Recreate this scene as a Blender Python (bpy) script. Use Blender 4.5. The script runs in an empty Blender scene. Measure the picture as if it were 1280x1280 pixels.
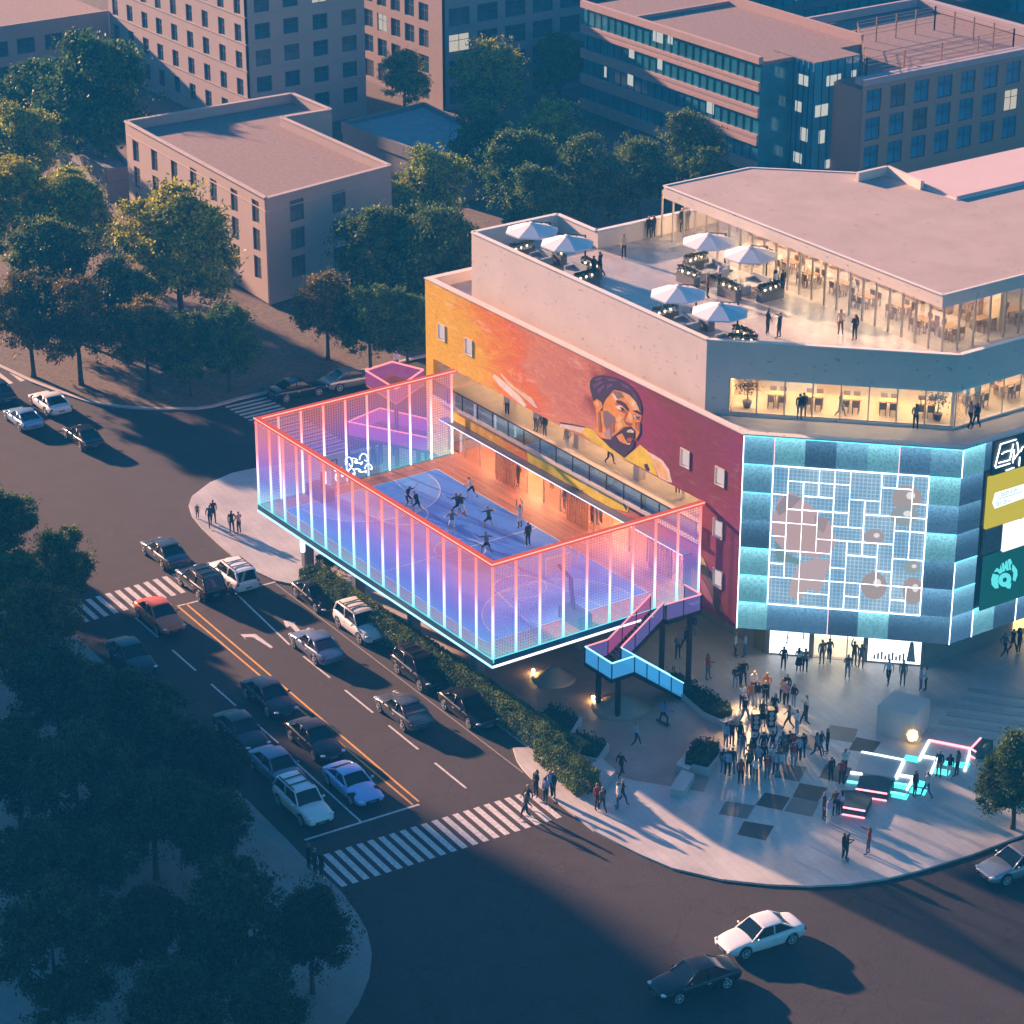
import bpy, bmesh, math, random
from math import radians as RAD, sin, cos, pi, sqrt, hypot, atan2
from mathutils import Vector, Matrix

random.seed(7)
scene = bpy.context.scene
COL = scene.collection

# ------------------------------------------------------------------ camera (fitted to the photo)
FPX = 3291.8
YAW, PITCH = RAD(145.217), RAD(23.9935)
CAM = Vector((110.76, -75.57, 74.0))
FW = Vector((cos(PITCH) * cos(YAW), cos(PITCH) * sin(YAW), -sin(PITCH)))
RT = Vector((sin(YAW), -cos(YAW), 0))
DN = FW.cross(RT)


def ray(px, py):
    return FW + RT * ((px - 640) / FPX) + DN * ((py - 640) / FPX)


def G(px, py, z=0.0):
    "point of the level z that is seen at a pixel of the photo"
    v = ray(px, py)
    return CAM + v * ((z - CAM.z) / v.z)


def onY(px, py, Y):
    v = ray(px, py)
    return CAM + v * ((Y - CAM.y) / v.y)


def onX(px, py, X):
    v = ray(px, py)
    return CAM + v * ((X - CAM.x) / v.x)


def onP(px, py, P0, n):
    v = ray(px, py)
    t = ((P0[0] - CAM.x) * n[0] + (P0[1] - CAM.y) * n[1]) / (v.x * n[0] + v.y * n[1])
    return CAM + v * t


def Zat(p, px, py):
    v = ray(px, py)
    n = (v.x, v.y)
    t = ((p[0] - CAM.x) * n[0] + (p[1] - CAM.y) * n[1]) / (n[0] ** 2 + n[1] ** 2)
    return CAM.z + v.z * t


def PX(p):
    d = Vector(p) - CAM
    w = d.dot(FW)
    return 640 + FPX * d.dot(RT) / w, 640 + FPX * d.dot(DN) / w


# ------------------------------------------------------------------ materials
MATS = {}
EM = .33            # lamps against the exposure


def newmat(name):
    m = bpy.data.materials.new(name)
    m.use_nodes = True
    nt = m.node_tree
    nt.nodes.clear()
    out = nt.nodes.new('ShaderNodeOutputMaterial')
    MATS[name] = m
    return m, nt, out


def N(nt, typ, **kw):
    n = nt.nodes.new(typ)
    for k, v in kw.items():
        if k in n.inputs.keys():
            n.inputs[k].default_value = v
        else:
            setattr(n, k, v)
    return n


def c4(c):
    return (c[0], c[1], c[2], 1.0)


def ramp(nt, stops):
    r = nt.nodes.new('ShaderNodeValToRGB')
    e = r.color_ramp.elements
    while len(e) < len(stops):
        e.new(0.5)
    for k, (p, c) in enumerate(stops):
        e[k].position = p
        e[k].color = c4(c)
    return r


def mat(name, col, rough=.6, metal=0.0, var=.12, scale=1.5, bump=0.0, bscale=20.0, spec=.5, coat=0.0, col2=None, fleck=False):
    if name in MATS:
        return MATS[name]
    m, nt, out = newmat(name)
    L = nt.links.new
    b = N(nt, 'ShaderNodeBsdfPrincipled', Roughness=rough, Metallic=metal)
    b.inputs['Specular IOR Level'].default_value = spec
    b.inputs['Coat Weight'].default_value = coat
    L(b.outputs[0], out.inputs[0])
    tc = N(nt, 'ShaderNodeTexCoord')
    if var > 0 or col2:
        n1 = N(nt, 'ShaderNodeTexNoise', Scale=scale, Detail=6.0, Roughness=.65)
        L(tc.outputs['Object'], n1.inputs['Vector'])
        lo = col2 or tuple(max(0, x * (1 - var)) for x in col)
        hi = col if col2 else tuple(min(1, x * (1 + var)) for x in col)
        r = ramp(nt, [(.3, lo), (.7, hi)])
        L(n1.outputs['Fac'], r.inputs[0])
        L(r.outputs[0], b.inputs['Base Color'])
    else:
        b.inputs['Base Color'].default_value = c4(col)
    if fleck:
        vo = nt.nodes.new('ShaderNodeTexNoise')
        vo.inputs['Scale'].default_value = 1.0
        vo.inputs['Detail'].default_value = 2.0
        mp = N(nt, 'ShaderNodeMapping')
        mp.inputs['Scale'].default_value = (2.2, 2.2, 5.0)
        L(tc.outputs['Object'], mp.inputs['Vector'])
        L(mp.outputs[0], vo.inputs['Vector'])
        rf = ramp(nt, [(.685, (1, 1, 1)), (.71, (.62, .60, .60))])
        L(vo.outputs['Fac'], rf.inputs[0])
        mf = nt.nodes.new('ShaderNodeMix')
        mf.data_type = 'RGBA'
        mf.blend_type = 'MULTIPLY'
        mf.inputs['Factor'].default_value = 1.0
        L(r.outputs[0], mf.inputs['A'])
        L(rf.outputs[0], mf.inputs['B'])
        L(mf.outputs['Result'], b.inputs['Base Color'])
    if bump > 0:
        n2 = N(nt, 'ShaderNodeTexNoise', Scale=bscale, Detail=5.0)
        L(tc.outputs['Object'], n2.inputs['Vector'])
        bp = N(nt, 'ShaderNodeBump', Strength=bump, Distance=.05)
        L(n2.outputs['Fac'], bp.inputs['Height'])
        L(bp.outputs[0], b.inputs['Normal'])
    return m


def emat(name, col, strength):
    if name in MATS:
        return MATS[name]
    m, nt, out = newmat(name)
    e = N(nt, 'ShaderNodeEmission', Color=c4(col), Strength=strength * EM)
    nt.links.new(e.outputs[0], out.inputs[0])
    return m


def glassmat(name, tint=(1, 1, 1), refl=.12, rough=.03):
    if name in MATS:
        return MATS[name]
    m, nt, out = newmat(name)
    L = nt.links.new
    t = N(nt, 'ShaderNodeBsdfTransparent', Color=c4(tint))
    g = N(nt, 'ShaderNodeBsdfGlossy', Roughness=rough)
    lw = N(nt, 'ShaderNodeLayerWeight', Blend=.35)
    ad = N(nt, 'ShaderNodeMath', operation='MULTIPLY_ADD')
    ad.inputs[1].default_value = .3
    ad.inputs[2].default_value = refl
    L(lw.outputs['Fresnel'], ad.inputs[0])
    mx = N(nt, 'ShaderNodeMixShader')
    L(ad.outputs[0], mx.inputs[0])
    L(t.outputs[0], mx.inputs[1])
    L(g.outputs[0], mx.inputs[2])
    L(mx.outputs[0], out.inputs[0])
    return m


# ------------------------------------------------------------------ mesh builder
class MB:
    def __init__(s):
        s.v, s.f, s.m = [], [], []

    def quad(s, *pts, mi=0):
        k = len(s.v)
        s.v += [tuple(p) for p in pts]
        s.f.append(tuple(range(k, k + len(pts))))
        s.m.append(mi)

    def box(s, x0, y0, z0, x1, y1, z1, mi=0):
        k = len(s.v)
        s.v += [(x0, y0, z0), (x1, y0, z0), (x1, y1, z0), (x0, y1, z0), (x0, y0, z1), (x1, y0, z1), (x1, y1, z1), (x0, y1, z1)]
        for f in ((0, 3, 2, 1), (4, 5, 6, 7), (0, 1, 5, 4), (1, 2, 6, 5), (2, 3, 7, 6), (3, 0, 4, 7)):
            s.f.append(tuple(k + i for i in f))
            s.m.append(mi)

    def obox(s, c, sx, sy, sz, rz=0.0, mi=0, tilt=None):
        k = len(s.v)
        M = Matrix.Rotation(rz, 3, 'Z')
        if tilt:
            M = M @ Matrix.Rotation(tilt[1], 3, tilt[0])
        for dz in (0, 1):
            for dx, dy in ((-.5, -.5), (.5, -.5), (.5, .5), (-.5, .5)):
                p = M @ Vector((dx * sx, dy * sy, (dz - .5) * sz if tilt else dz * sz))
                s.v.append((c[0] + p.x, c[1] + p.y, c[2] + p.z))
        for f in ((0, 3, 2, 1), (4, 5, 6, 7), (0, 1, 5, 4), (1, 2, 6, 5), (2, 3, 7, 6), (3, 0, 4, 7)):
            s.f.append(tuple(k + i for i in f))
            s.m.append(mi)

    def prism(s, poly, z0, z1, mi=0, mside=None):
        n = len(poly)
        k = len(s.v)
        s.v += [(p[0], p[1], z0) for p in poly] + [(p[0], p[1], z1) for p in poly]
        s.f.append(tuple(range(k + n - 1, k - 1, -1)))
        s.f.append(tuple(range(k + n, k + 2 * n)))
        s.m += [mi, mi]
        for i in range(n):
            j = (i + 1) % n
            s.f.append((k + i, k + j, k + n + j, k + n + i))
            s.m.append(mi if mside is None else mside)

    def ext(s, pts, nrm, d, mi=0):
        "a flat outline in space given thickness d along nrm"
        n = len(pts)
        k = len(s.v)
        o = Vector(nrm) * d
        s.v += [tuple(p) for p in pts] + [tuple(Vector(p) + o) for p in pts]
        s.f.append(tuple(range(k + n - 1, k - 1, -1)))
        s.f.append(tuple(range(k + n, k + 2 * n)))
        s.m += [mi, mi]
        for i in range(n):
            j = (i + 1) % n
            s.f.append((k + i, k + j, k + n + j, k + n + i))
            s.m.append(mi)

    def bar(s, a, b, w, h=None, mi=0):
        "square bar between two points"
        a, b = Vector(a), Vector(b)
        h = h or w
        d = (b - a).normalized()
        up = Vector((0, 0, 1)) if abs(d.z) < .95 else Vector((1, 0, 0))
        u = d.cross(up).normalized()
        v = u.cross(d).normalized()
        k = len(s.v)
        for p in (a, b):
            for du, dv in ((-1, -1), (1, -1), (1, 1), (-1, 1)):
                s.v.append(tuple(p + u * (du * w / 2) + v * (dv * h / 2)))
        for f in ((0, 3, 2, 1), (4, 5, 6, 7), (0, 1, 5, 4), (1, 2, 6, 5), (2, 3, 7, 6), (3, 0, 4, 7)):
            s.f.append(tuple(k + i for i in f))
            s.m.append(mi)

    def tube(s, pts, r, n=8, mi=0, caps=True):
        "tube through points; r a number or one per point"
        pts = [Vector(p) for p in pts]
        rs = r if isinstance(r, (list, tuple)) else [r] * len(pts)
        k = len(s.v)
        ref = None
        for i, p in enumerate(pts):
            d = (pts[min(i + 1, len(pts) - 1)] - pts[max(i - 1, 0)]).normalized()
            if ref is None:
                ref = Vector((1, 0, 0)) if abs(d.x) < .8 else Vector((0, 1, 0))
            u = d.cross(ref).normalized()
            w = u.cross(d).normalized()
            for q in range(n):
                t = 2 * pi * q / n
                s.v.append(tuple(p + u * (rs[i] * cos(t)) + w * (rs[i] * sin(t))))
        for i in range(len(pts) - 1):
            for q in range(n):
                a, b = k + i * n + q, k + i * n + (q + 1) % n
                s.f.append((a, b, b + n, a + n))
                s.m.append(mi)
        if caps:
            s.f.append(tuple(range(k + n - 1, k - 1, -1)))
            e = k + (len(pts) - 1) * n
            s.f.append(tuple(range(e, e + n)))
            s.m += [mi, mi]

    def lathe(s, c, prof, n=16, mi=0):
        "profile (r, z) turned round the vertical through c"
        k = len(s.v)
        for r, z in prof:
            for q in range(n):
                t = 2 * pi * q / n
                s.v.append((c[0] + r * cos(t), c[1] + r * sin(t), c[2] + z))
        for i in range(len(prof) - 1):
            for q in range(n):
                a, b = k + i * n + q, k + i * n + (q + 1) % n
                s.f.append((a, b, b + n, a + n))
                s.m.append(mi)
        s.f.append(tuple(range(k + n - 1, k - 1, -1)))
        e = k + (len(prof) - 1) * n
        s.f.append(tuple(range(e, e + n)))
        s.m += [mi, mi]

    def ball(s, c, r, n=10, mi=0, sx=1, sy=1, sz=1, noise=0):
        rows = max(4, n // 2 + 1)
        k = len(s.v)
        for i in range(rows + 1):
            ph = pi * i / rows
            for q in range(n):
                t = 2 * pi * q / n
                rr = r * (1 + noise * (random.random() - .5))
                s.v.append((c[0] + sx * rr * sin(ph) * cos(t), c[1] + sy * rr * sin(ph) * sin(t), c[2] - sz * rr * cos(ph)))
        for i in range(rows):
            for q in range(n):
                a, b = k + i * n + q, k + i * n + (q + 1) % n
                s.f.append((a, b, b + n, a + n))
                s.m.append(mi)

    def mesh(s, name, mats, off=(0, 0, 0), smooth=False):
        me = bpy.data.meshes.new(name)
        o = Vector(off)
        me.from_pydata([tuple(Vector(v) - o) for v in s.v], [], s.f)
        for m in (mats if isinstance(mats, (list, tuple)) else [mats]):
            me.materials.append(m)
        me.polygons.foreach_set('material_index', s.m)
        if smooth:
            me.polygons.foreach_set('use_smooth', [True] * len(me.polygons))
        me.update()
        return me

    def build(s, name, mats, parent=None, smooth=False, fix=True, bevel=0):
        off = parent.matrix_world.translation if parent else (0, 0, 0)
        if parent:
            off = wloc(parent)
        me = s.mesh(name, mats, off, smooth)
        if fix:
            bm = bmesh.new()
            bm.from_mesh(me)
            bmesh.ops.recalc_face_normals(bm, faces=bm.faces)
            if bevel:
                bmesh.ops.bevel(bm, geom=bm.edges[:], offset=bevel, segments=1, affect='EDGES')
            bm.to_mesh(me)
            bm.free()
        o = bpy.data.objects.new(name, me)
        COL.objects.link(o)
        if parent:
            o.parent = parent
        return o


def wloc(o):
    p = Vector((0, 0, 0))
    while o:
        p += o.location
        o = o.parent
    return p


def tag(o, label=None, cat=None, group=None, kind=None):
    if label:
        o['label'] = label
    if cat:
        o['category'] = cat
    if group:
        o['group'] = group
    if kind:
        o['kind'] = kind
    return o


def thing(name, loc, label, cat, group=None, rz=0.0):
    o = bpy.data.objects.new(name, None)
    o.empty_display_size = .3
    COL.objects.link(o)
    o.location = loc
    o.rotation_euler = (0, 0, rz)
    return tag(o, label, cat, group)


def link(name, me, parent=None, loc=(0, 0, 0), rz=0.0, sc=1.0):
    o = bpy.data.objects.new(name, me)
    COL.objects.link(o)
    o.location = loc
    o.rotation_euler = (0, 0, rz)
    o.scale = (sc, sc, sc)
    if parent:
        o.parent = parent
    return o


def dup(root, loc, rz=0.0, label=None, sc=1.0, matmap=None):
    "a copy of a thing with its parts and their sub-parts"
    r = root.copy()
    COL.objects.link(r)
    r.location = loc
    r.rotation_euler = (0, 0, rz)
    r.scale = (sc, sc, sc)
    if label:
        r['label'] = label

    def kids(a, b):
        for ch in KIDS.get(a.name, []):
            c = ch.copy()
            COL.objects.link(c)
            c.parent = b
            if matmap:
                swap(c, matmap)
            kids(ch, c)
    kids(root, r)
    return r


KIDS = {}


def index_kids(root):
    KIDS[root.name] = list(root.children)
    for c in root.children:
        index_kids(c)


def swap(o, matmap):
    for s in o.material_slots:
        if s.material and s.material.name in matmap:
            m = matmap[s.material.name]
            s.link = 'OBJECT'
            s.material = m


def wall(mb, P0, U, n, length, z0, z1, holes, depth, mi=0, mrev=None):
    """wall of the given thickness standing on the line P0 + U*u, outside = n (unit 2D);
    holes (u0,u1,za,zb) are real openings with reveals"""
    us = sorted({0.0, length} | {h[0] for h in holes} | {h[1] for h in holes})
    zs = sorted({z0, z1} | {h[2] for h in holes} | {h[3] for h in holes})
    mrev = mi if mrev is None else mrev

    def p(u, z, d=0):
        return (P0[0] + U[0] * u - n[0] * d, P0[1] + U[1] * u - n[1] * d, z)
    solid = {}
    for i in range(len(us) - 1):
        for j in range(len(zs) - 1):
            uc, zc = (us[i] + us[i + 1]) / 2, (zs[j] + zs[j + 1]) / 2
            solid[i, j] = not any(h[0] < uc < h[1] and h[2] < zc < h[3] for h in holes)
    nu, nz = len(us) - 1, len(zs) - 1
    for (i, j), sld in solid.items():
        if not sld:
            continue
        a, b, c, d = us[i], us[i + 1], zs[j], zs[j + 1]
        mb.quad(p(a, c), p(b, c), p(b, d), p(a, d), mi=mi)
        mb.quad(p(a, d, depth), p(b, d, depth), p(b, c, depth), p(a, c, depth), mi=mrev)
        if not solid.get((i - 1, j), False):
            mb.quad(p(a, c), p(a, d), p(a, d, depth), p(a, c, depth), mi=mrev)
        if not solid.get((i + 1, j), False):
            mb.quad(p(b, d), p(b, c), p(b, c, depth), p(b, d, depth), mi=mrev)
        if not solid.get((i, j - 1), False):
            mb.quad(p(b, c), p(a, c), p(a, c, depth), p(b, c, depth), mi=mrev)
        if not solid.get((i, j + 1), False):
            mb.quad(p(a, d), p(b, d), p(b, d, depth), p(a, d, depth), mi=mrev)
# ------------------------------------------------------------------ shared materials
def asphalt():
    "worn asphalt: broad stains, fine grain, tar patches"
    m, nt, out = newmat('asphalt')
    L = nt.links.new
    b = N(nt, 'ShaderNodeBsdfPrincipled', Roughness=.85)
    tc = N(nt, 'ShaderNodeTexCoord')
    cur = None
    for sc, lo, hi, st in ((.09, .72, 1.2, None), (.7, .8, 1.2, None), (9.0, .55, 1.5, None), (.35, 1.0, .74, (.60, .64))):
        n1 = N(nt, 'ShaderNodeTexNoise', Scale=sc, Detail=5.0, Roughness=.6)
        L(tc.outputs['Object'], n1.inputs['Vector'])
        p0, p1 = st or (.3, .7)
        r = ramp(nt, [(p0, (lo,) * 3), (p1, (hi,) * 3)])
        L(n1.outputs['Fac'], r.inputs[0])
        mx = nt.nodes.new('ShaderNodeMix')
        mx.data_type = 'RGBA'
        mx.blend_type = 'MULTIPLY'
        mx.inputs['Factor'].default_value = 1.0
        if cur is None:
            mx.inputs['A'].default_value = (.028, .0215, .023, 1)
        else:
            L(cur.outputs['Result'], mx.inputs['A'])
        L(r.outputs[0], mx.inputs['B'])
        cur = mx
    vo = nt.nodes.new('ShaderNodeTexVoronoi')      # fine cracks, broken up by noise
    vo.feature = 'DISTANCE_TO_EDGE'
    vo.inputs['Scale'].default_value = .16
    nd = N(nt, 'ShaderNodeTexNoise', Scale=.8, Detail=6.0)
    L(tc.outputs['Object'], nd.inputs['Vector'])
    va = nt.nodes.new('ShaderNodeVectorMath')
    va.operation = 'MULTIPLY_ADD'
    va.inputs[1].default_value = (2.2, 2.2, 2.2)
    L(nd.outputs['Color'], va.inputs[0])
    L(tc.outputs['Object'], va.inputs[2])
    L(va.outputs[0], vo.inputs['Vector'])
    rc = ramp(nt, [(.0, (.45, .45, .45)), (.012, (1, 1, 1))])
    L(vo.outputs['Distance'], rc.inputs[0])
    vp = nt.nodes.new('ShaderNodeTexVoronoi')      # squarish repair patches
    vp.distance = 'CHEBYCHEV'
    vp.inputs['Scale'].default_value = .085
    L(tc.outputs['Object'], vp.inputs['Vector'])
    rp_ = ramp(nt, [(.0, (.70, .70, .72)), (.16, (.74, .74, .76)), (.161, (1, 1, 1))])
    L(vp.outputs['Distance'], rp_.inputs[0])
    for q in (rc, rp_):
        mx = nt.nodes.new('ShaderNodeMix')
        mx.data_type = 'RGBA'
        mx.blend_type = 'MULTIPLY'
        mx.inputs['Factor'].default_value = 1.0
        L(cur.outputs['Result'], mx.inputs['A'])
        L(q.outputs[0], mx.inputs['B'])
        cur = mx
    L(cur.outputs['Result'], b.inputs['Base Color'])
    n2 = N(nt, 'ShaderNodeTexNoise', Scale=14.0, Detail=3.0)
    L(tc.outputs['Object'], n2.inputs['Vector'])
    bp = N(nt, 'ShaderNodeBump', Strength=.4, Distance=.04)
    L(n2.outputs['Fac'], bp.inputs['Height'])
    L(bp.outputs[0], b.inputs['Normal'])
    L(b.outputs[0], out.inputs[0])
    return m


M_ASPH = asphalt()
M_PARK = mat('parking_paver', (.030, .028, .027), .85, var=.3, scale=2.0, bump=.4, bscale=6)
M_WHITE = mat('road_paint', (.60, .57, .56), .7, var=.35, scale=5)
M_YEL = mat('yellow_paint', (.70, .33, .05), .7, var=.25, scale=3)
M_CONC = mat('concrete', (.52, .47, .45), .75, var=.08, scale=.7, bump=.06)
M_CONCD = mat('concrete_dark', (.20, .19, .19), .8, var=.12, scale=.8)
M_STEEL = mat('dark_steel', (.035, .035, .045), .45, .6, var=0)
M_BLACK = mat('black_plastic', (.012, .012, .014), .5, var=0)
M_METAL = mat('light_metal', (.45, .44, .43), .35, .7, var=0)
M_GLASS = glassmat('clear_glass')
M_WOODD = mat('deck_timber', (.34, .13, .075), .6, var=.35, scale=1.2)


def paving(name, c, joint, size, rot=0.0, rough=.5, off=.5):
    m, nt, out = newmat(name)
    L = nt.links.new
    b = N(nt, 'ShaderNodeBsdfPrincipled', Roughness=rough)
    tc = N(nt, 'ShaderNodeTexCoord')
    mp = N(nt, 'ShaderNodeMapping')
    mp.inputs['Rotation'].default_value = (0, 0, rot)
    br = nt.nodes.new('ShaderNodeTexBrick')
    br.offset = off
    br.inputs['Color1'].default_value = c4(c)
    br.inputs['Color2'].default_value = c4(tuple(x * .90 for x in c))
    br.inputs['Mortar'].default_value = c4(joint)
    br.inputs['Scale'].default_value = 1.0 / size
    br.inputs['Mortar Size'].default_value = .012
    br.inputs['Brick Width'].default_value = 1.6
    br.inputs['Row Height'].default_value = .55
    n1 = N(nt, 'ShaderNodeTexNoise', Scale=.35, Detail=6.0)
    r = ramp(nt, [(.3, (.78, .78, .78)), (.75, (1.08, 1.08, 1.08))])
    mx = nt.nodes.new('ShaderNodeMix')
    mx.data_type = 'RGBA'
    mx.blend_type = 'MULTIPLY'
    mx.inputs['Factor'].default_value = 1.0
    L(tc.outputs['Object'], mp.inputs['Vector'])
    L(mp.outputs[0], br.inputs['Vector'])
    L(tc.outputs['Object'], n1.inputs['Vector'])
    L(n1.outputs['Fac'], r.inputs[0])
    L(br.outputs['Color'], mx.inputs['A'])
    L(r.outputs[0], mx.inputs['B'])
    L(mx.outputs['Result'], b.inputs['Base Color'])
    rr = N(nt, 'ShaderNodeMapRange')
    rr.inputs['To Min'].default_value = rough - .15
    rr.inputs['To Max'].default_value = rough + .12
    L(n1.outputs['Fac'], rr.inputs['Value'])
    L(rr.outputs[0], b.inputs['Roughness'])
    L(b.outputs[0], out.inputs[0])
    return m


M_PAVE = paving('plaza_paving', (.60, .57, .55), (.40, .38, .37), .9, RAD(8), .43)
M_WALK = paving('pavement_slabs', (.27, .26, .25), (.15, .14, .14), .8, RAD(-2), .7)
M_LEAFG = mat('leaf_litter', (.20, .14, .10), .9, var=0, scale=3.5, col2=(.055, .052, .045), bump=.5, bscale=8)


def structure(name, mb, m):
    o = mb.build(name, m)
    o['kind'] = 'structure'
    return o


# ------------------------------------------------------------------ ground, roads, pavements
mb = MB()
mb.quad((-900, -500, 0), (500, -500, 0), (500, 900, 0), (-900, 900, 0))
structure('road', mb, M_ASPH)

KB = .12


def gp(*pts):
    return [tuple(G(x, y)[:2]) for x, y in pts]


isl = gp((379, 733), (368, 732.5), (343, 727), (320, 716), (296, 701), (272, 680), (252, 661), (240, 646), (236, 633), (240, 622), (262, 605), (290, 593), (320, 586.5))
isl += [(-41.6, 12), (-41.0, 20), (-41, 60), (-41, 140), (60, 140), (60, 48), (42, 34)]
isl += gp((1280, 1045), (1215, 1070), (1150, 1090), (1105, 1101), (1060, 1107), (1010, 1109.5), (960, 1107.5), (900, 1101), (840, 1087), (800, 1070), (772, 1056), (742, 1040), (700, 1007), (676, 986), (662, 972), (652, 961), (646, 952), (641, 937))
isl += [(2.2, .95), (-23.6, 1.75)]
mb = MB()
mb.prism(isl, -.4, KB)
structure('corner_pavement', mb, M_PAVE)
# parking bay surface between the road edge line and the hedge
mb = MB()
pk = gp((345, 730), (654, 966), (646, 952), (641, 937))
pk = [pk[0], pk[1], pk[2], pk[3], (2.2, .9), (-23.6, 1.7), tuple(G(368, 732.5)[:2])]
mb.prism(pk, -.3, .004)
structure('parking_bay', mb, M_PARK)

far = gp((-60, 428), (-10, 454), (41, 478), (75, 491), (112, 503), (150, 509), (195, 512), (244, 511.5), (268, 508.5))
far += [(-55.2, 14.5), (-54.8, 20), (-54.8, 300), (-400, 300), (-400, 25)]
mb = MB()
mb.prism(far, -.4, KB)
structure('park_pavement', mb, M_LEAFG)
mb = MB()                                                   # light kerb strip along the park corner
edge = gp((-10, 454), (41, 478), (75, 491), (112, 503), (150, 509), (195, 512), (244, 511.5), (266, 508.5)) + [(-55.1, 14.5), (-54.8, 20), (-54.8, 60)]
for a, b in zip(edge[:-1], edge[1:]):
    mb.bar((a[0], a[1], KB * .5 + .006), (b[0], b[1], KB * .5 + .006), .35, KB)
structure('park_kerb', mb, M_CONC)

sth = gp((81, 781), (148, 847), (250, 943), (354, 1047), (383, 1077), (408, 1099), (427, 1117), (446, 1143), (459, 1166), (465, 1194), (462, 1222), (448, 1256), (425, 1290))
sth += [(20, -45), (20, -300), (-60, -300), (-55, -45), (-50, -30), (-43, -21), (-36, -15.8), (-31, -13.8)]
mb = MB()
mb.prism(sth, -.4, KB)
structure('south_pavement', mb, M_WALK)

# ------------------------------------------------------------------ painted markings (sheets 4 mm above the road)
RA = RAD(-2.35)
RU, RN = (cos(RA), sin(RA)), (-sin(RA), cos(RA))


def stripe(mb, x0, y0, x1, y1, w, z=.004):
    d = Vector((x1 - x0, y1 - y0)).normalized()
    n = Vector((-d.y, d.x)) * (w / 2)
    mb.quad((x0 + n.x, y0 + n.y, z), (x0 - n.x, y0 - n.y, z), (x1 - n.x, y1 - n.y, z), (x1 + n.x, y1 + n.y, z))


def px_stripe(mb, a, b, w, z=.004):
    p, q = G(*a), G(*b)
    stripe(mb, p.x, p.y, q.x, q.y, w, z)


mb = MB()
for k in range(21):
    t = k / 20
    y = -15.3 + 13.3 * t
    x = 5.45 + .75 * t
    stripe(mb, x, y + .08, x + 3.35, y - .12, .36)
structure('crosswalk', mb, M_WHITE)
mb = MB()
for k in range(19):
    y = -13.1 + 12.65 * k / 18
    x = -29.95 - .5 * k / 18
    stripe(mb, x, y, x + 2.9, y - .12, .36)
structure('crosswalk', mb, M_WHITE)
mb = MB()
for k in range(19):
    x = -54.2 + .66 * k
    stripe(mb, x, 12.6 + .02 * k, x, 16.1 + .02 * k, .34)
structure('crosswalk', mb, M_WHITE)
mb = MB()
for k in range(14):
    a = G(30 - 14.5 * k, 476 + 3.2 * k)
    stripe(mb, a.x - 3.0, a.y, a.x, a.y - .1, .36)
structure('crosswalk', mb, M_WHITE)

mb = MB()
px_stripe(mb, (222, 757.5), (516, 1006), .13)
px_stripe(mb, (232.5, 754.5), (523.5, 1002), .13)
structure('yellow_centre_line', mb, M_YEL)
mb = MB()
px_stripe(mb, (381, 1050), (524, 1005.5), .17)
px_stripe(mb, (222, 757.5), (346, 727), .15)
structure('stop_line', mb, M_WHITE)
mb = MB()
for k in range(6):
    y0 = -9.72 + (k * 5.35) * sin(RA)
    x0 = -25.9 + k * 5.35
    if k < 4:
        stripe(mb, x0, y0, x0 + 3.3 * RU[0], y0 + 3.3 * RU[1], .13)
px_stripe(mb, (360, 944), (452, 1028), .13)
px_stripe(mb, (288, 705 + 30), (362, 806), .13)
for k in range(4):
    x0 = -15.2 + 5.25 * (k)
    y0 = -3.72 + (x0 + 15.2) * sin(RA)
    stripe(mb, x0, y0, x0 + 3.4 * RU[0], y0 + 3.4 * RU[1], .13)
structure('lane_marking', mb, M_WHITE)
mb = MB()
px_stripe(mb, (345, 730), (654, 966), .09, .009)
structure('parking_line', mb, mat('faded_paint', (.26, .22, .20), .8))
# turn arrows
mb = MB()


def arrow(pts):
    mb.quad(*[tuple(Vector(G(x, y)) + Vector((0, 0, .004))) for x, y in pts])


def q32(*pts):
    return [(x / 3.2, 640 + y / 3.2) for x, y in pts]


arrow(q32((950, 478), (985, 512), (978, 500), (1012, 501), (1085, 546), (1092, 540), (1022, 488), (962, 489)))
arrow(q32((1132, 434), (1146, 465), (1160, 455), (1208, 505), (1260, 488), (1252, 464), (1228, 476), (1214, 487), (1178, 448), (1182, 441)))
arrow([(405, 957), (427, 953), (433, 961), (420, 962)])
structure('turn_arrow', mb, M_WHITE)

# dark inlay panels set in the plaza
M_TILE = paving('inlay_grating', (.055, .055, .055), (.02, .02, .02), .35, RAD(32), .55, 0)
M_TILE2 = paving('inlay_stone', (.19, .18, .18), (.12, .12, .12), .6, RAD(32), .45, 0)
Q = lambda a, b: (820 + a / 4, 780 + b / 4)
for nm, m, quads in (('plaza_inlay', M_TILE, [((545, 842), (672, 868), (630, 933), (497, 905)), ((718, 795), (860, 820), (808, 890), (682, 865)),
                                             ((440, 985), (590, 1010), (548, 1083), (405, 1053)), ((1000, 565), (1125, 590), (1085, 645), (963, 630)),
                                             ((850, 700), (980, 720), (945, 800), (815, 768))]),
                     ('plaza_inlay', M_TILE2, [((735, 545), (850, 575), (800, 640), (690, 610)), ((680, 868), (818, 890), (780, 965), (640, 935)),
                                              ((350, 885), (497, 908), (455, 975), (312, 950)), ((630, 700), (755, 715), (715, 790), (590, 765)), ((870, 505), (1010, 525), (985, 595), (850, 570))])):
    mb = MB()
    for qd in quads:
        mb.quad(*[tuple(Vector(G(*Q(*p), KB)) + Vector((0, 0, .004))) for p in qd])
    structure(nm, mb, m)
# shallow steps on the right of the plaza
mb = MB()
for k in range(6):
    a = G(1165 + 9 * k, 912 - 10 * k, KB)
    b = G(1262 + 9 * k, 925 - 10 * k, KB)
    mb.bar((a.x, a.y, KB + .02), (b.x, b.y, KB + .02), .55 - .02 * k, .05, mi=0)
structure('plaza_steps', mb, mat('step_stone', (.42, .40, .39), .5, var=.1))
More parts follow.
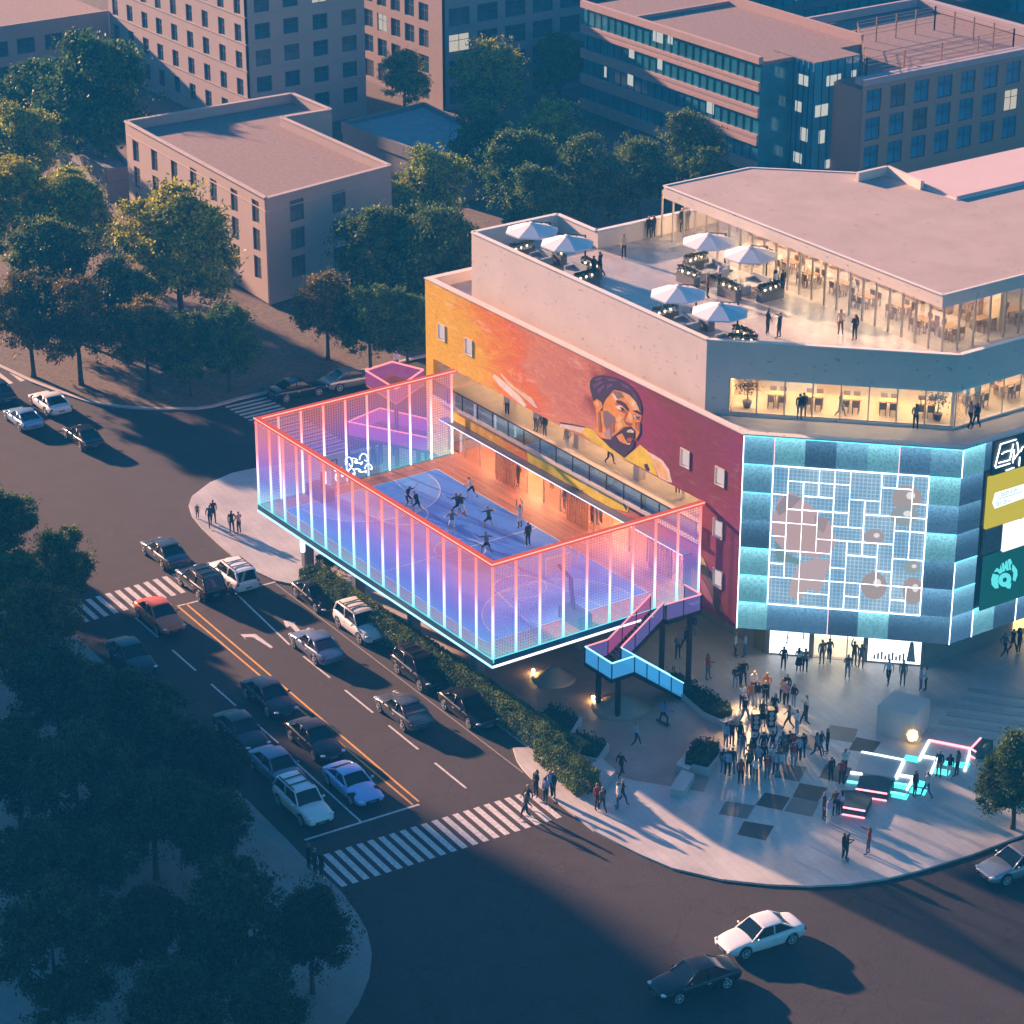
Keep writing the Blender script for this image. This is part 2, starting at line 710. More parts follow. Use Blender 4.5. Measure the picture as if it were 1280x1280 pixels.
# skate ground under and beside the raised court
mb = MB()
sk = [tuple(G(x, y, KB)[:2]) for x, y in ((612, 872), (700, 905), (760, 965), (790, 975), (880, 990), (905, 925), (925, 905), (830, 850))]
mb.prism(sk + [(-4, 12), (-20, 12), (-22, 6), (-8, 3.6)], KB - .1, KB + .004)
structure('skate_floor', mb, mat('skate_floor_paint', (.34, .25, .21), .5, var=.25, scale=.3))
# ------------------------------------------------------------------ the sports building
BLD = thing('sports_building', (-9, 30, 0), 'pale concrete sports building with a painted mural side, glowing cyan glass corner and roof terrace', 'building')
S2 = 1 / sqrt(2)
CU, CN = (S2, S2), (S2, -S2)            # chamfer: direction along the wall and outward normal
X0, XC, YM = -30.3, 3.28, 15.3
ZT, ZB = 16.5, 4.1
CE = (12.1, 24.12)                       # end of the chamfer = start of the east face
YEND = 62.0
XN, YN = -12.4, 41.6                     # the north west part ends earlier
CLEN = hypot(CE[0] - XC, CE[1] - YM)


def mural_material():
    m, nt, out = newmat('mural_paint')
    L = nt.links.new
    b = N(nt, 'ShaderNodeBsdfPrincipled', Roughness=.6)
    tc = N(nt, 'ShaderNodeTexCoord')
    mp = N(nt, 'ShaderNodeMapping')
    mp.inputs['Rotation'].default_value = (0, RAD(-38), 0)
    mp.inputs['Scale'].default_value = (.16, .16, .5)
    n1 = N(nt, 'ShaderNodeTexNoise', Scale=1.0, Detail=7.0, Roughness=.62, Distortion=.8)
    L(tc.outputs['Object'], mp.inputs['Vector'])
    L(mp.outputs[0], n1.inputs['Vector'])
    sx = nt.nodes.new('ShaderNodeSeparateXYZ')
    L(tc.outputs['Object'], sx.inputs[0])
    # position along the wall, wobbled by brush noise (object x runs -21.3 .. 12.3)
    a = N(nt, 'ShaderNodeMath', operation='MULTIPLY_ADD')
    a.inputs[1].default_value = 1 / 33.6
    a.inputs[2].default_value = .634
    L(sx.outputs['X'], a.inputs[0])
    z = N(nt, 'ShaderNodeMath', operation='MULTIPLY_ADD')
    z.inputs[1].default_value = .012
    z.inputs[2].default_value = -.15
    L(sx.outputs['Z'], z.inputs[0])
    w = N(nt, 'ShaderNodeMath', operation='MULTIPLY_ADD')
    w.inputs[1].default_value = .52
    w.inputs[2].default_value = -.26
    L(n1.outputs['Fac'], w.inputs[0])
    s1 = N(nt, 'ShaderNodeMath', operation='ADD')
    L(a.outputs[0], s1.inputs[0])
    L(w.outputs[0], s1.inputs[1])
    s2 = N(nt, 'ShaderNodeMath', operation='ADD')
    L(s1.outputs[0], s2.inputs[0])
    L(z.outputs[0], s2.inputs[1])
    r = ramp(nt, [(.0, (.86, .52, .01)), (.17, (.88, .48, .01)), (.27, (.86, .25, .01)), (.36, (.80, .17, .03)), (.44, (.70, .26, .13)), (.58, (.62, .20, .12)),
                  (.66, (.27, .035, .022)), (.74, (.31, .012, .09)), (.86, (.22, .022, .032)), (1.0, (.25, .02, .10))])
    L(s2.outputs[0], r.inputs[0])
    # pale streaks
    n2 = N(nt, 'ShaderNodeTexNoise', Scale=2.3, Detail=8.0, Roughness=.7, Distortion=1.6)
    L(mp.outputs[0], n2.inputs['Vector'])
    r2 = ramp(nt, [(.56, (0, 0, 0)), (.72, (.55, .55, .55))])
    L(n2.outputs['Fac'], r2.inputs[0])
    mx = nt.nodes.new('ShaderNodeMix')
    mx.data_type = 'RGBA'
    L(r2.outputs[0], mx.inputs['Factor'])
    L(r.outputs[0], mx.inputs['A'])
    hs = N(nt, 'ShaderNodeHueSaturation', Saturation=.55, Value=1.5)
    L(r.outputs[0], hs.inputs['Color'])
    L(hs.outputs[0], mx.inputs['B'])
    n3 = N(nt, 'ShaderNodeTexNoise', Scale=5.5, Detail=8.0, Roughness=.75, Distortion=2.2)
    L(mp.outputs[0], n3.inputs['Vector'])
    r3 = ramp(nt, [(.3, (.62, .62, .66)), (.7, (1.2, 1.15, 1.1))])
    L(n3.outputs['Fac'], r3.inputs[0])
    m3 = nt.nodes.new('ShaderNodeMix')
    m3.data_type = 'RGBA'
    m3.blend_type = 'MULTIPLY'
    m3.inputs['Factor'].default_value = .8
    L(mx.outputs['Result'], m3.inputs['A'])
    L(r3.outputs[0], m3.inputs['B'])
    L(m3.outputs['Result'], b.inputs['Base Color'])
    L(b.outputs[0], out.inputs[0])
    return m


M_MUR = mural_material()
M_CREAM = mat('cream_concrete', (.66, .58, .53), .75, var=.06, scale=.5, bump=.05, bscale=12, fleck=True)
M_SOFF = mat('soffit_dark', (.10, .10, .11), .7, var=0)
M_ROOFP = mat('roof_membrane', (.42, .34, .315), .85, var=.10, scale=.4, fleck=True)

# --- mural wall (real openings: balcony, deck shopfront, square windows)
WSQ = []
for (px, py) in ((552, 415.5), (586, 434), (856.5, 573), (900, 596), (897.5, 661), (897, 723)):
    p = onY(px, py, YM)
    WSQ.append((p.x - X0 - .45, p.x - X0 + .45, p.z - .58, p.z + .58))
holes = [(.9, 30.0, 8.5, 11.05), (2.6, 28.4, 4.9, 7.22)] + WSQ
mb = MB()
wall(mb, (X0, YM), (1, 0), (0, -1), XC - X0, ZB, ZT, holes, .35, 0, 0)
mb.build('mural_wall', [M_MUR], BLD)
for k, h in enumerate(WSQ):
    mb = MB()
    a, b = X0 + h[0], X0 + h[1]
    fr = .06
    for x0, x1, z0, z1 in ((a, a + fr, h[2], h[3]), (b - fr, b, h[2], h[3]), (a + fr, b - fr, h[2], h[2] + fr), (a + fr, b - fr, h[3] - fr, h[3])):
        mb.box(x0, YM - .05, z0, x1, YM + .25, z1)
    w = mb.build('window', M_CREAM, BLD)
    mb = MB()
    mb.box(a + fr, YM + .12, h[2] + fr, b - fr, YM + .16, h[3] - fr)
    mb.build('pane', emat('lit_blind', (.95, .72, .70), .55), w)

# --- cornice, ledge and core
mb = MB()
outer = [(X0 - .06, YM - .06), (XC + .02, YM - .06), (CE[0] + .06, CE[1] - .02), (CE[0] + .06, YEND), (XN, YEND), (XN, YN), (X0 - .06, YN)]
inner = [(X0 + .45, YM + .45), (XC - .2, YM + .45), (CE[0] - .45, CE[1] + .2), (CE[0] - .45, YEND - .4), (XN + .4, YEND - .4), (XN + .4, YN - .4), (X0 + .45, YN - .4)]
for i in range(7):
    j = (i + 1) % 7
    mb.ext([(outer[i][0], outer[i][1], ZT), (outer[j][0], outer[j][1], ZT), (inner[j][0], inner[j][1], ZT), (inner[i][0], inner[i][1], ZT)], (0, 0, 1), .07)
mb.build('cornice', M_CREAM, BLD)
mb = MB()
mb.prism([(X0 + .36, YM + .36), (XC - .15, YM + .36), (CE[0] - .36, CE[1] + .15), (CE[0] - .36, YEND - .3), (XN + .3, YEND - .3), (XN + .3, YN - .3), (X0 + .36, YN - .3)], 15.6, 15.8)
mb.build('ledge_floor', mat('ledge_stone', (.40, .36, .34), .6, var=.1, scale=.6), BLD)
mb = MB()
mb.box(X0, YM + .36, ZB, X0 + .35, YN, ZT - .002)
mb.box(X0 + .36, YN - .35, ZB, XN, YN, ZT - .002)
mb.build('west_wall', M_CREAM, BLD)
mb = MB()                                # core behind the balcony and shop
mb.prism([(X0 + .36, 20.6), (3.0, 20.6), (9.9, 27.4), (9.9, YEND - .4), (XN + .3, YEND - .4), (XN + .3, YN - .36), (X0 + .36, YN - .36)], 4.31, 15.59)
mb.build('core', mat('core_plaster', (.50, .44, .38), .8, var=.06), BLD)
mb = MB()                                # mural parapet inside face, slab over the walkway
mb.prism([(X0 + .36, YM + .36), (XC, YM + .36), (CE[0] - .36, CE[1] + .2), (CE[0] - .36, 45), (X0 + .36, 40)], ZB - .12, ZB + .2)
mb.build('underside', M_SOFF, BLD)
mb = MB()
mb.prism([(X0 + .9, YM - .25), (-.3, YM - .25), (-.3, 20.58), (X0 + .9, 20.58)], 8.28, 8.495)
mb.build('balcony_floor', mat('balcony_stone', (.60, .52, .45), .5, var=.12, scale=1.2), BLD)
mb = MB()
mb.box(X0 + .36, YM + .36, 11.06, -.2, 20.59, 11.3)
mb.build('balcony_ceiling', M_CREAM, BLD)
mb = MB()
for x in (-24.2, -16.4, -10.0, -3.0):
    mb.box(x, 17.6, 8.496, x + .55, 18.15, 11.058)
mb.build('balcony_pillars', M_CREAM, BLD)
M_WARM = emat('warm_lamp', (1.0, .62, .30), 75.0)
for k in range(9):                       # round ceiling lamps over the balcony
    mb = MB()
    x = -28 + 3.2 * k
    mb.lathe((x, 18.9, 11.0), [(.2, 0), (.22, .03), (.22, .055)], 10)
    mb.build('ceiling_lamp', M_WARM, BLD)
# balcony glass railing
bal = MB()
for k in range(17):
    x = -29.2 + 1.79 * k
    bal.box(x - .025, YM - .21, 8.5, x + .025, YM - .15, 9.55)
bal.box(-29.3, YM - .22, 9.55, -.4, YM - .14, 9.61)
r_ = bal.build('balcony_railing', M_STEEL, BLD)
mb = MB()
mb.box(-29.2, YM - .19, 8.56, -.5, YM - .175, 9.54)
mb.build('railing_glass', glassmat('railing_glass', (.55, .75, .85), .1), r_)

# --- shop at deck level
mb = MB()
mb.box(X0 + 2.0, 15.66, 4.86, -1.2, 20.58, 5.0)
mb.build('shop_floor', M_WOODD, BLD)
mb = MB()
mb.box(X0 + 2.4, 20.3, 5.0, -1.7, 20.55, 7.2)
mb.build('shop_back_wall', mat('orange_plaster', (.62, .30, .07), .7, var=.3, scale=.7), BLD)
for k in range(12):
    mb = MB()
    x = -26.5 + 2.1 * k
    mb.box(x, 17.2, 7.12, x + 1.2, 17.5, 7.2)
    mb.build('shop_lamp', M_WARM, BLD)
mb = MB()
for k in range(15):
    x = -27.6 + 1.84 * k
    mb.box(x - .03, YM + .02, 4.92, x + .03, YM + .12, 7.2)
mb.box(-27.65, YM + .01, 7.12, -1.95, YM + .13, 7.215)
g_ = mb.build('shopfront', M_METAL, BLD)
mb = MB()
for a, b in ((-27.5, -18.6), (-16.6, -9.4), (-7.5, -2.0)):
    mb.box(a, YM + .06, 4.95, b, YM + .08, 7.1)
mb.build('shop_glazing', glassmat('shop_glass', (.95, .92, .9), .06), g_)
mb = MB()
mb.box(-27.8, YM - .62, 7.24, -1.2, YM - .005, 7.36)
mb.build('shop_canopy', mat('canopy_metal', (.12, .13, .20), .45, .3, var=0), BLD)
mb = MB()
mb.box(-27.8, YM - .65, 7.26, -1.2, YM - .62, 7.31)
mb.build('canopy_light', emat('canopy_led', (.75, .75, 1.0), 1.6), BLD)
for xx in (-21.5, -13.5, -4.9):           # timber slat screens in front of the glass
    mb = MB()
    for k in range(9):
        mb.box(xx + .26 * k, YM - .30, 5.02, xx + .26 * k + .1, YM - .2, 7.2)
    mb.build('slat_screen', mat('orange_timber', (.50, .22, .08), .55, var=.3, scale=3), BLD)

# --- the painted portrait, flat paint 4 mm proud of the wall, layer by layer
PAINT = {}


def paint(col):
    k = 'paint_%02d%02d%02d' % tuple(int(c * 99) for c in col)
    return mat(k, col, .6, var=.22, scale=1.4)


pieces = []


def art(col, pts, layer, src=(700, 440, 6.4)):
    q = [onY(src[0] + x / src[2], src[1] + y / src[2], YM) for x, y in pts]
    d = .004 * layer + .00012 * len(pieces)
    mbx = MB()
    mbx.ext([(p.x, YM - .002, p.z) for p in q], (0, -1, 0), d)
    pieces.append((mbx, paint(col)))
    return mbx


PUR = (.030, .006, .045)
ORG = (.80, .30, .035)
ORL = (.88, .48, .16)
CRM = (.85, .66, .48)
YLW = (.80, .58, .02)
GRY = (.22, .14, .13)
DRK = (.05, .02, .03)
art(CRM, [(0, 568), (100, 583), (205, 605), (172, 650), (100, 625), (0, 600)], 1)
art(ORG, [(285, 455), (345, 470), (390, 640), (440, 700), (430, 730), (360, 700), (320, 668), (262, 632), (300, 585)], 1)
art(YLW, [(170, 640), (203, 603), (262, 622), (320, 690), (440, 790), (512, 842), (500, 852), (400, 800), (250, 712)], 2)
art(YLW, [(506, 852), (600, 780), (640, 742), (700, 790), (742, 860), (782, 992), (700, 952), (600, 897)], 2)
art(CRM, [(700, 795), (760, 828), (822, 868), (872, 940), (897, 1045), (860, 1037), (790, 1002), (742, 862)], 1)
art(ORL, [(742, 850), (800, 880), (850, 950), (868, 1030), (800, 1000)], 2)
art(PUR, [(672, 900), (700, 892), (720, 940), (712, 955), (688, 945)], 3)
art(DRK, [(0, 560), (100, 575), (205, 598), (205, 606), (100, 586), (0, 572)], 3)
art(ORG, [(400, 330), (430, 300), (500, 315), (560, 345), (610, 400), (645, 470), (655, 520), (640, 570), (642, 640), (612, 700), (560, 750), (520, 738), (440, 690), (380, 640), (350, 560), (343, 430), (350, 400), (370, 368)], 3)
art(GRY, [(345, 470), (382, 470), (440, 520), (446, 560), (420, 640), (400, 690), (372, 640), (352, 560)], 4)
art(ORL, [(520, 320), (565, 350), (612, 402), (640, 468), (600, 470), (570, 440), (545, 400), (520, 380)], 4)
art(GRY, [(430, 306), (492, 326), (515, 362), (470, 372), (440, 362), (420, 340)], 4)
art(CRM, [(415, 335), (432, 330), (462, 380), (450, 392)], 5)
art(PUR, [(243, 300), (239, 262), (245, 226), (266, 202), (300, 190), (345, 184), (430, 198), (500, 222), (560, 262), (610, 318), (645, 388), (657, 450), (655, 492), (640, 470), (610, 400), (560, 345), (500, 315), (430, 300), (402, 332), (370, 370), (350, 402), (345, 432), (300, 375), (268, 392), (252, 330)], 5)
art(ORG, [(268, 398), (298, 375), (335, 402), (344, 442), (322, 468), (290, 452)], 6)
art(ORL, [(285, 405), (300, 392), (318, 420), (310, 440)], 7)
art(PUR, [(450, 385), (490, 388), (530, 416), (552, 458), (545, 472), (500, 428), (455, 405)], 6)
art(PUR, [(582, 468), (622, 464), (652, 488), (646, 502), (604, 484)], 6)
art(CRM, [(445, 432), (488, 426), (522, 462), (500, 470), (465, 455)], 5)
art(DRK, [(482, 436), (512, 450), (520, 472), (496, 470)], 6)
art(CRM, [(588, 505), (622, 508), (642, 530), (608, 532)], 5)
art(DRK, [(606, 508), (636, 520), (632, 534), (612, 528)], 6)
art(ORL, [(552, 480), (580, 502), (592, 556), (562, 548), (548, 520)], 5)
art((.30, .08, .04), [(510, 540), (538, 558), (582, 572), (560, 592), (528, 578)], 5)
art(ORL, [(470, 500), (505, 525), (478, 570), (448, 545)], 4)
HL = (.11, .035, .15)
SH = (.42, .12, .03)
for q in ([(275, 215), (330, 200), (345, 212), (290, 235)], [(265, 260), (330, 232), (350, 240), (275, 290)], [(360, 205), (430, 215), (470, 235), (400, 232)], [(300, 300), (350, 262), (362, 275), (312, 335)], [(480, 240), (540, 270), (580, 310), (510, 278)], [(380, 262), (420, 250), (425, 268), (375, 300)], [(570, 300), (610, 350), (625, 395), (588, 345)]):
    art(HL, q, 6)
for q in ([(440, 410), (470, 405), (540, 480), (530, 495), (470, 470)], [(585, 492), (645, 515), (640, 545), (600, 536)], [(535, 470), (548, 480), (520, 545), (508, 540)], [(600, 560), (640, 560), (636, 640), (606, 610)], [(400, 585), (435, 560), (440, 640), (410, 655)]):
    art(SH, q, 4)
art(DRK, [(640, 565), (648, 570), (648, 645), (616, 706), (610, 700), (640, 640)], 5)
art(ORL, [(455, 575), (500, 560), (512, 590), (465, 630)], 4)
art(CRM, [(570, 385), (600, 410), (612, 440), (585, 430)], 5)
art(SH, [(300, 480), (320, 478), (335, 640), (315, 640)], 3)
art(PUR, [(432, 668), (470, 640), (520, 600), (570, 594), (602, 630), (602, 662), (590, 700), (600, 722), (582, 770), (512, 842), (440, 790), (400, 722), (415, 690)], 6)
art(ORG, [(455, 672), (500, 648), (522, 690), (542, 724), (520, 735), (480, 712)], 7)
art(CRM, [(536, 640), (548, 622), (576, 617), (596, 634), (592, 646), (556, 642)], 9)
art(ORL, [(524, 702), (545, 728), (572, 726), (560, 742), (536, 738)], 9)
art((.02, .004, .012), [(514, 660), (536, 630), (566, 622), (597, 640), (600, 688), (576, 722), (546, 722), (524, 698)], 8)
art((.45, .06, .06), [(536, 695), (560, 682), (586, 695), (572, 718), (548, 716)], 8.5)
art((.40, .28, .27), [(350, 650), (400, 600), (412, 680), (420, 700), (385, 690)], 5)
art(PUR, [(330, 688), (400, 700), (440, 790), (400, 762)], 5)
art((.82, .70, .55), [(485, 195), (500, 178), (580, 240), (700, 350), (760, 430), (740, 440), (640, 360), (540, 270)], 1, (540, 440, 6.4))
art((.80, .62, .42), [(540, 165), (560, 180), (660, 280), (800, 370), (850, 450), (820, 440), (720, 350), (600, 250)], 1, (540, 440, 6.4))
# lower band: raised arm
art(YLW, [(760, 770), (880, 800), (1010, 860), (1190, 960), (1220, 1050), (1200, 1110), (1100, 1060), (980, 1000), (860, 930), (770, 880)], 1, (540, 440, 6.4))
art(YLW, [(150, 985), (210, 1030), (330, 1070), (470, 1150), (560, 1230), (540, 1280), (420, 1250), (300, 1190), (190, 1120)], 2)
art(CRM, [(160, 965), (190, 1000), (215, 1060), (200, 1075), (170, 1040)], 3)
art(DRK, [(440, 1110), (475, 1130), (540, 1255), (530, 1268), (470, 1150)], 3)
art(CRM, [(250, 1050), (275, 1045), (310, 1120), (300, 1140)], 3)
art((.10, .035, .03), [(640, 745), (660, 775), (700, 900), (755, 1050), (770, 1120), (735, 1105), (690, 1000), (640, 860), (610, 780)], 2, (760, 560, 16 / 3))
art((.45, .28, .12), [(600, 690), (640, 740), (655, 780), (615, 780), (600, 740)], 3, (760, 560, 16 / 3))
art((.30, .07, .12), [(618, 850), (650, 900), (700, 1010), (725, 1095), (680, 1050), (630, 960)], 3, (760, 560, 16 / 3))
mall = MB()
ml, idx = [], {}
for mbx, m in pieces:
    if m.name not in idx:
        idx[m.name] = len(ml)
        ml.append(m)
    k = len(mall.v)
    mall.v += mbx.v
    mall.f += [tuple(i + k for i in f) for f in mbx.f]
    mall.m += [idx[m.name]] * len(mbx.f)
mall.build('portrait_mural', ml, BLD)

# --- cyan media facade -------------------------------------------------------------
def panel_mat(name, c, es, base, seam=.0):
    "edge lit perforated panel: light enters at the upper edge and dies away downwards"
    m, nt, out = newmat(name)
    L = nt.links.new
    tc = N(nt, 'ShaderNodeTexCoord')
    sp = nt.nodes.new('ShaderNodeSeparateXYZ')
    L(tc.outputs['Generated'], sp.inputs[0])
    pw = N(nt, 'ShaderNodeMath', operation='POWER')
    pw.inputs[1].default_value = 3.0
    L(sp.outputs['Z'], pw.inputs[0])
    st = N(nt, 'ShaderNodeMath', operation='MULTIPLY_ADD')
    es *= EM
    st.inputs[1].default_value = es
    st.inputs[2].default_value = es * .32
    L(pw.outputs[0], st.inputs[0])
    ck = nt.nodes.new('ShaderNodeTexVoronoi')
    ck.inputs['Scale'].default_value = 7.0
    L(tc.outputs['Object'], ck.inputs['Vector'])
    mul = N(nt, 'ShaderNodeMath', operation='MULTIPLY')
    rr = N(nt, 'ShaderNodeMapRange')
    rr.inputs['From Max'].default_value = .6
    rr.inputs['To Min'].default_value = .55
    rr.inputs['To Max'].default_value = 1.25
    L(ck.outputs['Distance'], rr.inputs['Value'])
    L(st.outputs[0], mul.inputs[0])
    L(rr.outputs[0], mul.inputs[1])
    b = N(nt, 'ShaderNodeBsdfPrincipled', Roughness=.3)
    b.inputs['Base Color'].default_value = c4(base)
    b.inputs['Emission Color'].default_value = c4(c)
    L(mul.outputs[0], b.inputs['Emission Strength'])
    L(b.outputs[0], out.inputs[0])
    return m


PM = [panel_mat('panel_bright', (.22, .53, .58), .95, (.08, .25, .30)),
      panel_mat('panel_mid', (.19, .43, .54), .82, (.06, .18, .28)),
      panel_mat('panel_blue', (.15, .33, .48), .72, (.05, .12, .22)),
      panel_mat('panel_dark', (.10, .23, .36), .62, (.03, .06, .10))]
M_LEDW = emat('led_white', (.85, .93, 1.0), 2.4)
M_LEDC = emat('led_cyan', (.12, .80, .90), 1.5)
M_LEDP = emat('led_pink', (1.0, .55, .60), 1.1)
ROWS = 7
RH = (ZT - .02 - ZB) / ROWS
CW = CLEN / 7


def facade_panel(P0, U, n, u0, u1, z0, z1, m, led_top, led_left):
    mbp = MB()
    a = (P0[0] + U[0] * u0, P0[1] + U[1] * u0)
    b = (P0[0] + U[0] * u1, P0[1] + U[1] * u1)
    t = .12
    mbp.ext([(a[0], a[1], z0 + .02), (b[0], b[1], z0 + .02), (b[0], b[1], z1 - .02), (a[0], a[1], z1 - .02)], (-n[0], -n[1], 0), t)
    o = mbp.build('facade_panel', m, BLD)
    if led_top is not None:
        e = MB()
        e.ext([(a[0] + n[0] * .03, a[1] + n[1] * .03, z1 - .045), (b[0] + n[0] * .03, b[1] + n[1] * .03, z1 - .045), (b[0] + n[0] * .03, b[1] + n[1] * .03, z1 + .005), (a[0] + n[0] * .03, a[1] + n[1] * .03, z1 + .005)], (-n[0], -n[1], 0), .026)
        e.build('led_strip', led_top, o)
    if led_left is not None:
        e = MB()
        w = .05
        e.ext([(a[0] + n[0] * .035, a[1] + n[1] * .035, z0), (a[0] + U[0] * w + n[0] * .035, a[1] + U[1] * w + n[1] * .035, z0),
               (a[0] + U[0] * w + n[0] * .035, a[1] + U[1] * w + n[1] * .035, z1 - .05), (a[0] + n[0] * .035, a[1] + n[1] * .035, z1 - .05)], (-n[0], -n[1], 0), .026)
        e.build('led_strip', led_left, o)


# rows from the top; letters: b bright, m mid, u blue, d dark; centre is the screen
plan = ['mbdmbum', 'm.....b', 'm.....u', 'd.....b', 'b.....d', 'b.....u', 'buudbdd']
key = {'b': PM[0], 'm': PM[1], 'u': PM[2], 'd': PM[3]}
for r in range(ROWS):
    for c in range(7):
        ch = plan[r][c]
        if ch == '.':
            continue
        z1 = ZT - .02 - r * RH
        lt = M_LEDC if ch in 'bm' or r == 0 else None
        ll = (M_LEDW if c == 0 else (M_LEDP if (r + c) % 4 == 1 else None))
        if c == 6 and r in (1, 3):
            ll = None
        facade_panel((XC, YM), CU, CN, c * CW, (c + 1) * CW, z1 - RH, z1, key[ch], lt, ll)
# east face
EU, EN = (0, 1), (1, 0)
plan2 = ['b', 'd', 'd', 'd', 'm', 'm', 'u']
for r in range(ROWS):
    z1 = ZT - .02 - r * RH
    facade_panel(CE, EU, EN, 0, CW, z1 - RH, z1, key[plan2[r]], M_LEDC if plan2[r] in 'bm' else None, M_LEDW if r in (0, 4, 5, 6) else None)
for c in range(1, 9):
    for r in range(ROWS):
        if 1 <= r <= 5 and c < 5:
            continue
        ch = 'bmud'[(c * 3 + r * 2 + (r == 6)) % 4] if (r, c) != (6, 1) else 'b'
        z1 = ZT - .02 - r * RH
        facade_panel(CE, EU, EN, c * CW, (c + 1) * CW, z1 - RH, z1, key[ch], M_LEDC if ch in 'bm' else None, M_LEDW if r == 6 and c % 2 else None)
mb = MB()
mb.box(CE[0] - .35, CE[1] + .3 + CW, ZB + RH, CE[0] - .1, YEND, ZT - RH - .05)
mb.build('east_wall', mat('east_backing', (.05, .09, .13), .5, var=.1), BLD)
mb = MB()
a, b = (XC + CU[0] * CW * 1 - CN[0] * .3, YM + CU[1] * CW - CN[1] * .3), (XC + CU[0] * CW * 6 - CN[0] * .3, YM + CU[1] * CW * 6 - CN[1] * .3)
mb.ext([(a[0], a[1], ZB + RH), (b[0], b[1], ZB + RH), (b[0], b[1], ZT - RH), (a[0], a[1], ZT - RH)], (-CN[0], -CN[1], 0), .1)
mb.build('screen_backing', mat('screen_backing', (.06, .08, .11), .5, var=0), BLD)


def screen_mat():
    m, nt, out = newmat('media_screen')
    L = nt.links.new
    tc = N(nt, 'ShaderNodeTexCoord')
    mp = N(nt, 'ShaderNodeMapping')
    mp.inputs['Rotation'].default_value = (0, 0, RAD(-45))
    L(tc.outputs['Object'], mp.inputs['Vector'])
    ws = []
    sx = nt.nodes.new('ShaderNodeSeparateXYZ')
    L(mp.outputs[0], sx.inputs[0])
    for ax in ('X', 'Z'):                 # fine LED grid
        mm = N(nt, 'ShaderNodeMath', operation='MULTIPLY')
        mm.inputs[1].default_value = 4.2
        L(sx.outputs[ax], mm.inputs[0])
        fr = N(nt, 'ShaderNodeMath', operation='FRACT')
        L(mm.outputs[0], fr.inputs[0])
        gt = N(nt, 'ShaderNodeMath', operation='GREATER_THAN')
        gt.inputs[1].default_value = .22
        L(fr.outputs[0], gt.inputs[0])
        ws.append(gt)
    mul = N(nt, 'ShaderNodeMath', operation='MULTIPLY')
    L(ws[0].outputs[0], mul.inputs[0])
    L(ws[1].outputs[0], mul.inputs[1])
    st = N(nt, 'ShaderNodeMath', operation='MULTIPLY_ADD')
    st.inputs[1].default_value = -.32 * EM
    st.inputs[2].default_value = .80 * EM
    L(mul.outputs[0], st.inputs[0])
    nz = N(nt, 'ShaderNodeTexNoise', Scale=.4, Detail=3.0)
    L(tc.outputs['Object'], nz.inputs['Vector'])
    r = ramp(nt, [(.3, (.18, .36, .52)), (.7, (.42, .58, .68))])
    L(nz.outputs['Fac'], r.inputs[0])
    b = N(nt, 'ShaderNodeBsdfPrincipled', Roughness=.35)
    b.inputs['Base Color'].default_value = (.12, .17, .22, 1)
    L(r.outputs[0], b.inputs['Emission Color'])
    L(st.outputs[0], b.inputs['Emission Strength'])
    L(b.outputs[0], out.inputs[0])
    return m


def cp(u, z, d=0.0):
    "point of the chamfer: u along the wall, d proud of it"
    return (XC + CU[0] * u + CN[0] * d, YM + CU[1] * u + CN[1] * d, z)


SU0, SU1, SZ0, SZ1 = CW, CW * 6, ZB + RH, ZT - .02 - RH
mb = MB()
mb.ext([cp(SU0, SZ0 + .02, .02), cp(SU1, SZ0 + .02, .02), cp(SU1, SZ1 - .02, .02), cp(SU0, SZ1 - .02, .02)], (-CN[0], -CN[1], 0), .14)
SCR = mb.build('media_screen', screen_mat(), BLD)


def spx(x, y):
    "pixel of the zoomed facade -> (u, z)"
    p = onP(880 + x / 3.2, 460 + y / 3.2, (XC, YM), CN)
    return (p.x - XC) / CU[0], p.z


NPIC = [0]


def picture(col, es, pts, d):
    NPIC[0] += 1
    d += .0002 * NPIC[0]
    q = [spx(*p) for p in pts]
    m_ = MB()
    m_.ext([cp(u, z, d) for u, z in q], (-CN[0], -CN[1], 0), .006)
    m_.build('screen_image', emat('image_%03d_%03d' % (int(col[0] * 99), int(col[1] * 99)), col, es), SCR)


picture((.62, .42, .43), .6, [(275, 600), (300, 520), (350, 495), (400, 530), (440, 560), (470, 600), (500, 610), (520, 660), (530, 700), (500, 740), (440, 760), (380, 740), (330, 735), (285, 690), (270, 640)], .026)
picture((.70, .48, .46), .52, [(320, 640), (400, 590), (470, 640), (480, 700), (420, 730), (340, 700)], .033)
picture((.42, .34, .38), .55, [(285, 560), (330, 500), (390, 520), (350, 560), (300, 590)], .033)
picture((.48, .36, .38), .55, [(440, 590), (500, 600), (480, 660), (450, 640)], .04)
picture((.26, .42, .44), .5, [(285, 690), (330, 740), (390, 770), (380, 785), (290, 770)], .033)
picture((.60, .45, .45), .6, [(345, 860), (380, 780), (450, 760), (510, 770), (480, 850), (460, 900), (420, 880), (380, 930), (340, 910)], .033)
for (cx, cy, rx, ry, c) in ((812, 520, 60, 52, (.56, .47, .46)), (800, 590, 55, 40, (.44, .50, .50)), (680, 675, 42, 32, (.56, .48, .48)), (680, 870, 52, 55, (.55, .45, .44)), (835, 890, 42, 55, (.56, .46, .44)), (832, 797, 34, 26, (.45, .52, .52))):
    pts = [(cx + rx * cos(2 * pi * k / 20), cy + ry * sin(2 * pi * k / 20)) for k in range(20)]
    picture(c, .5, pts, .026)
    pts = [(cx + rx * .25 + rx * .3 * cos(2 * pi * k / 12), cy - ry * .2 + ry * .3 * sin(2 * pi * k / 12)) for k in range(12)]
    picture((.85, .80, .78), .7, pts, .036)
# white LED mosaic lines on the screen
mb = MB()


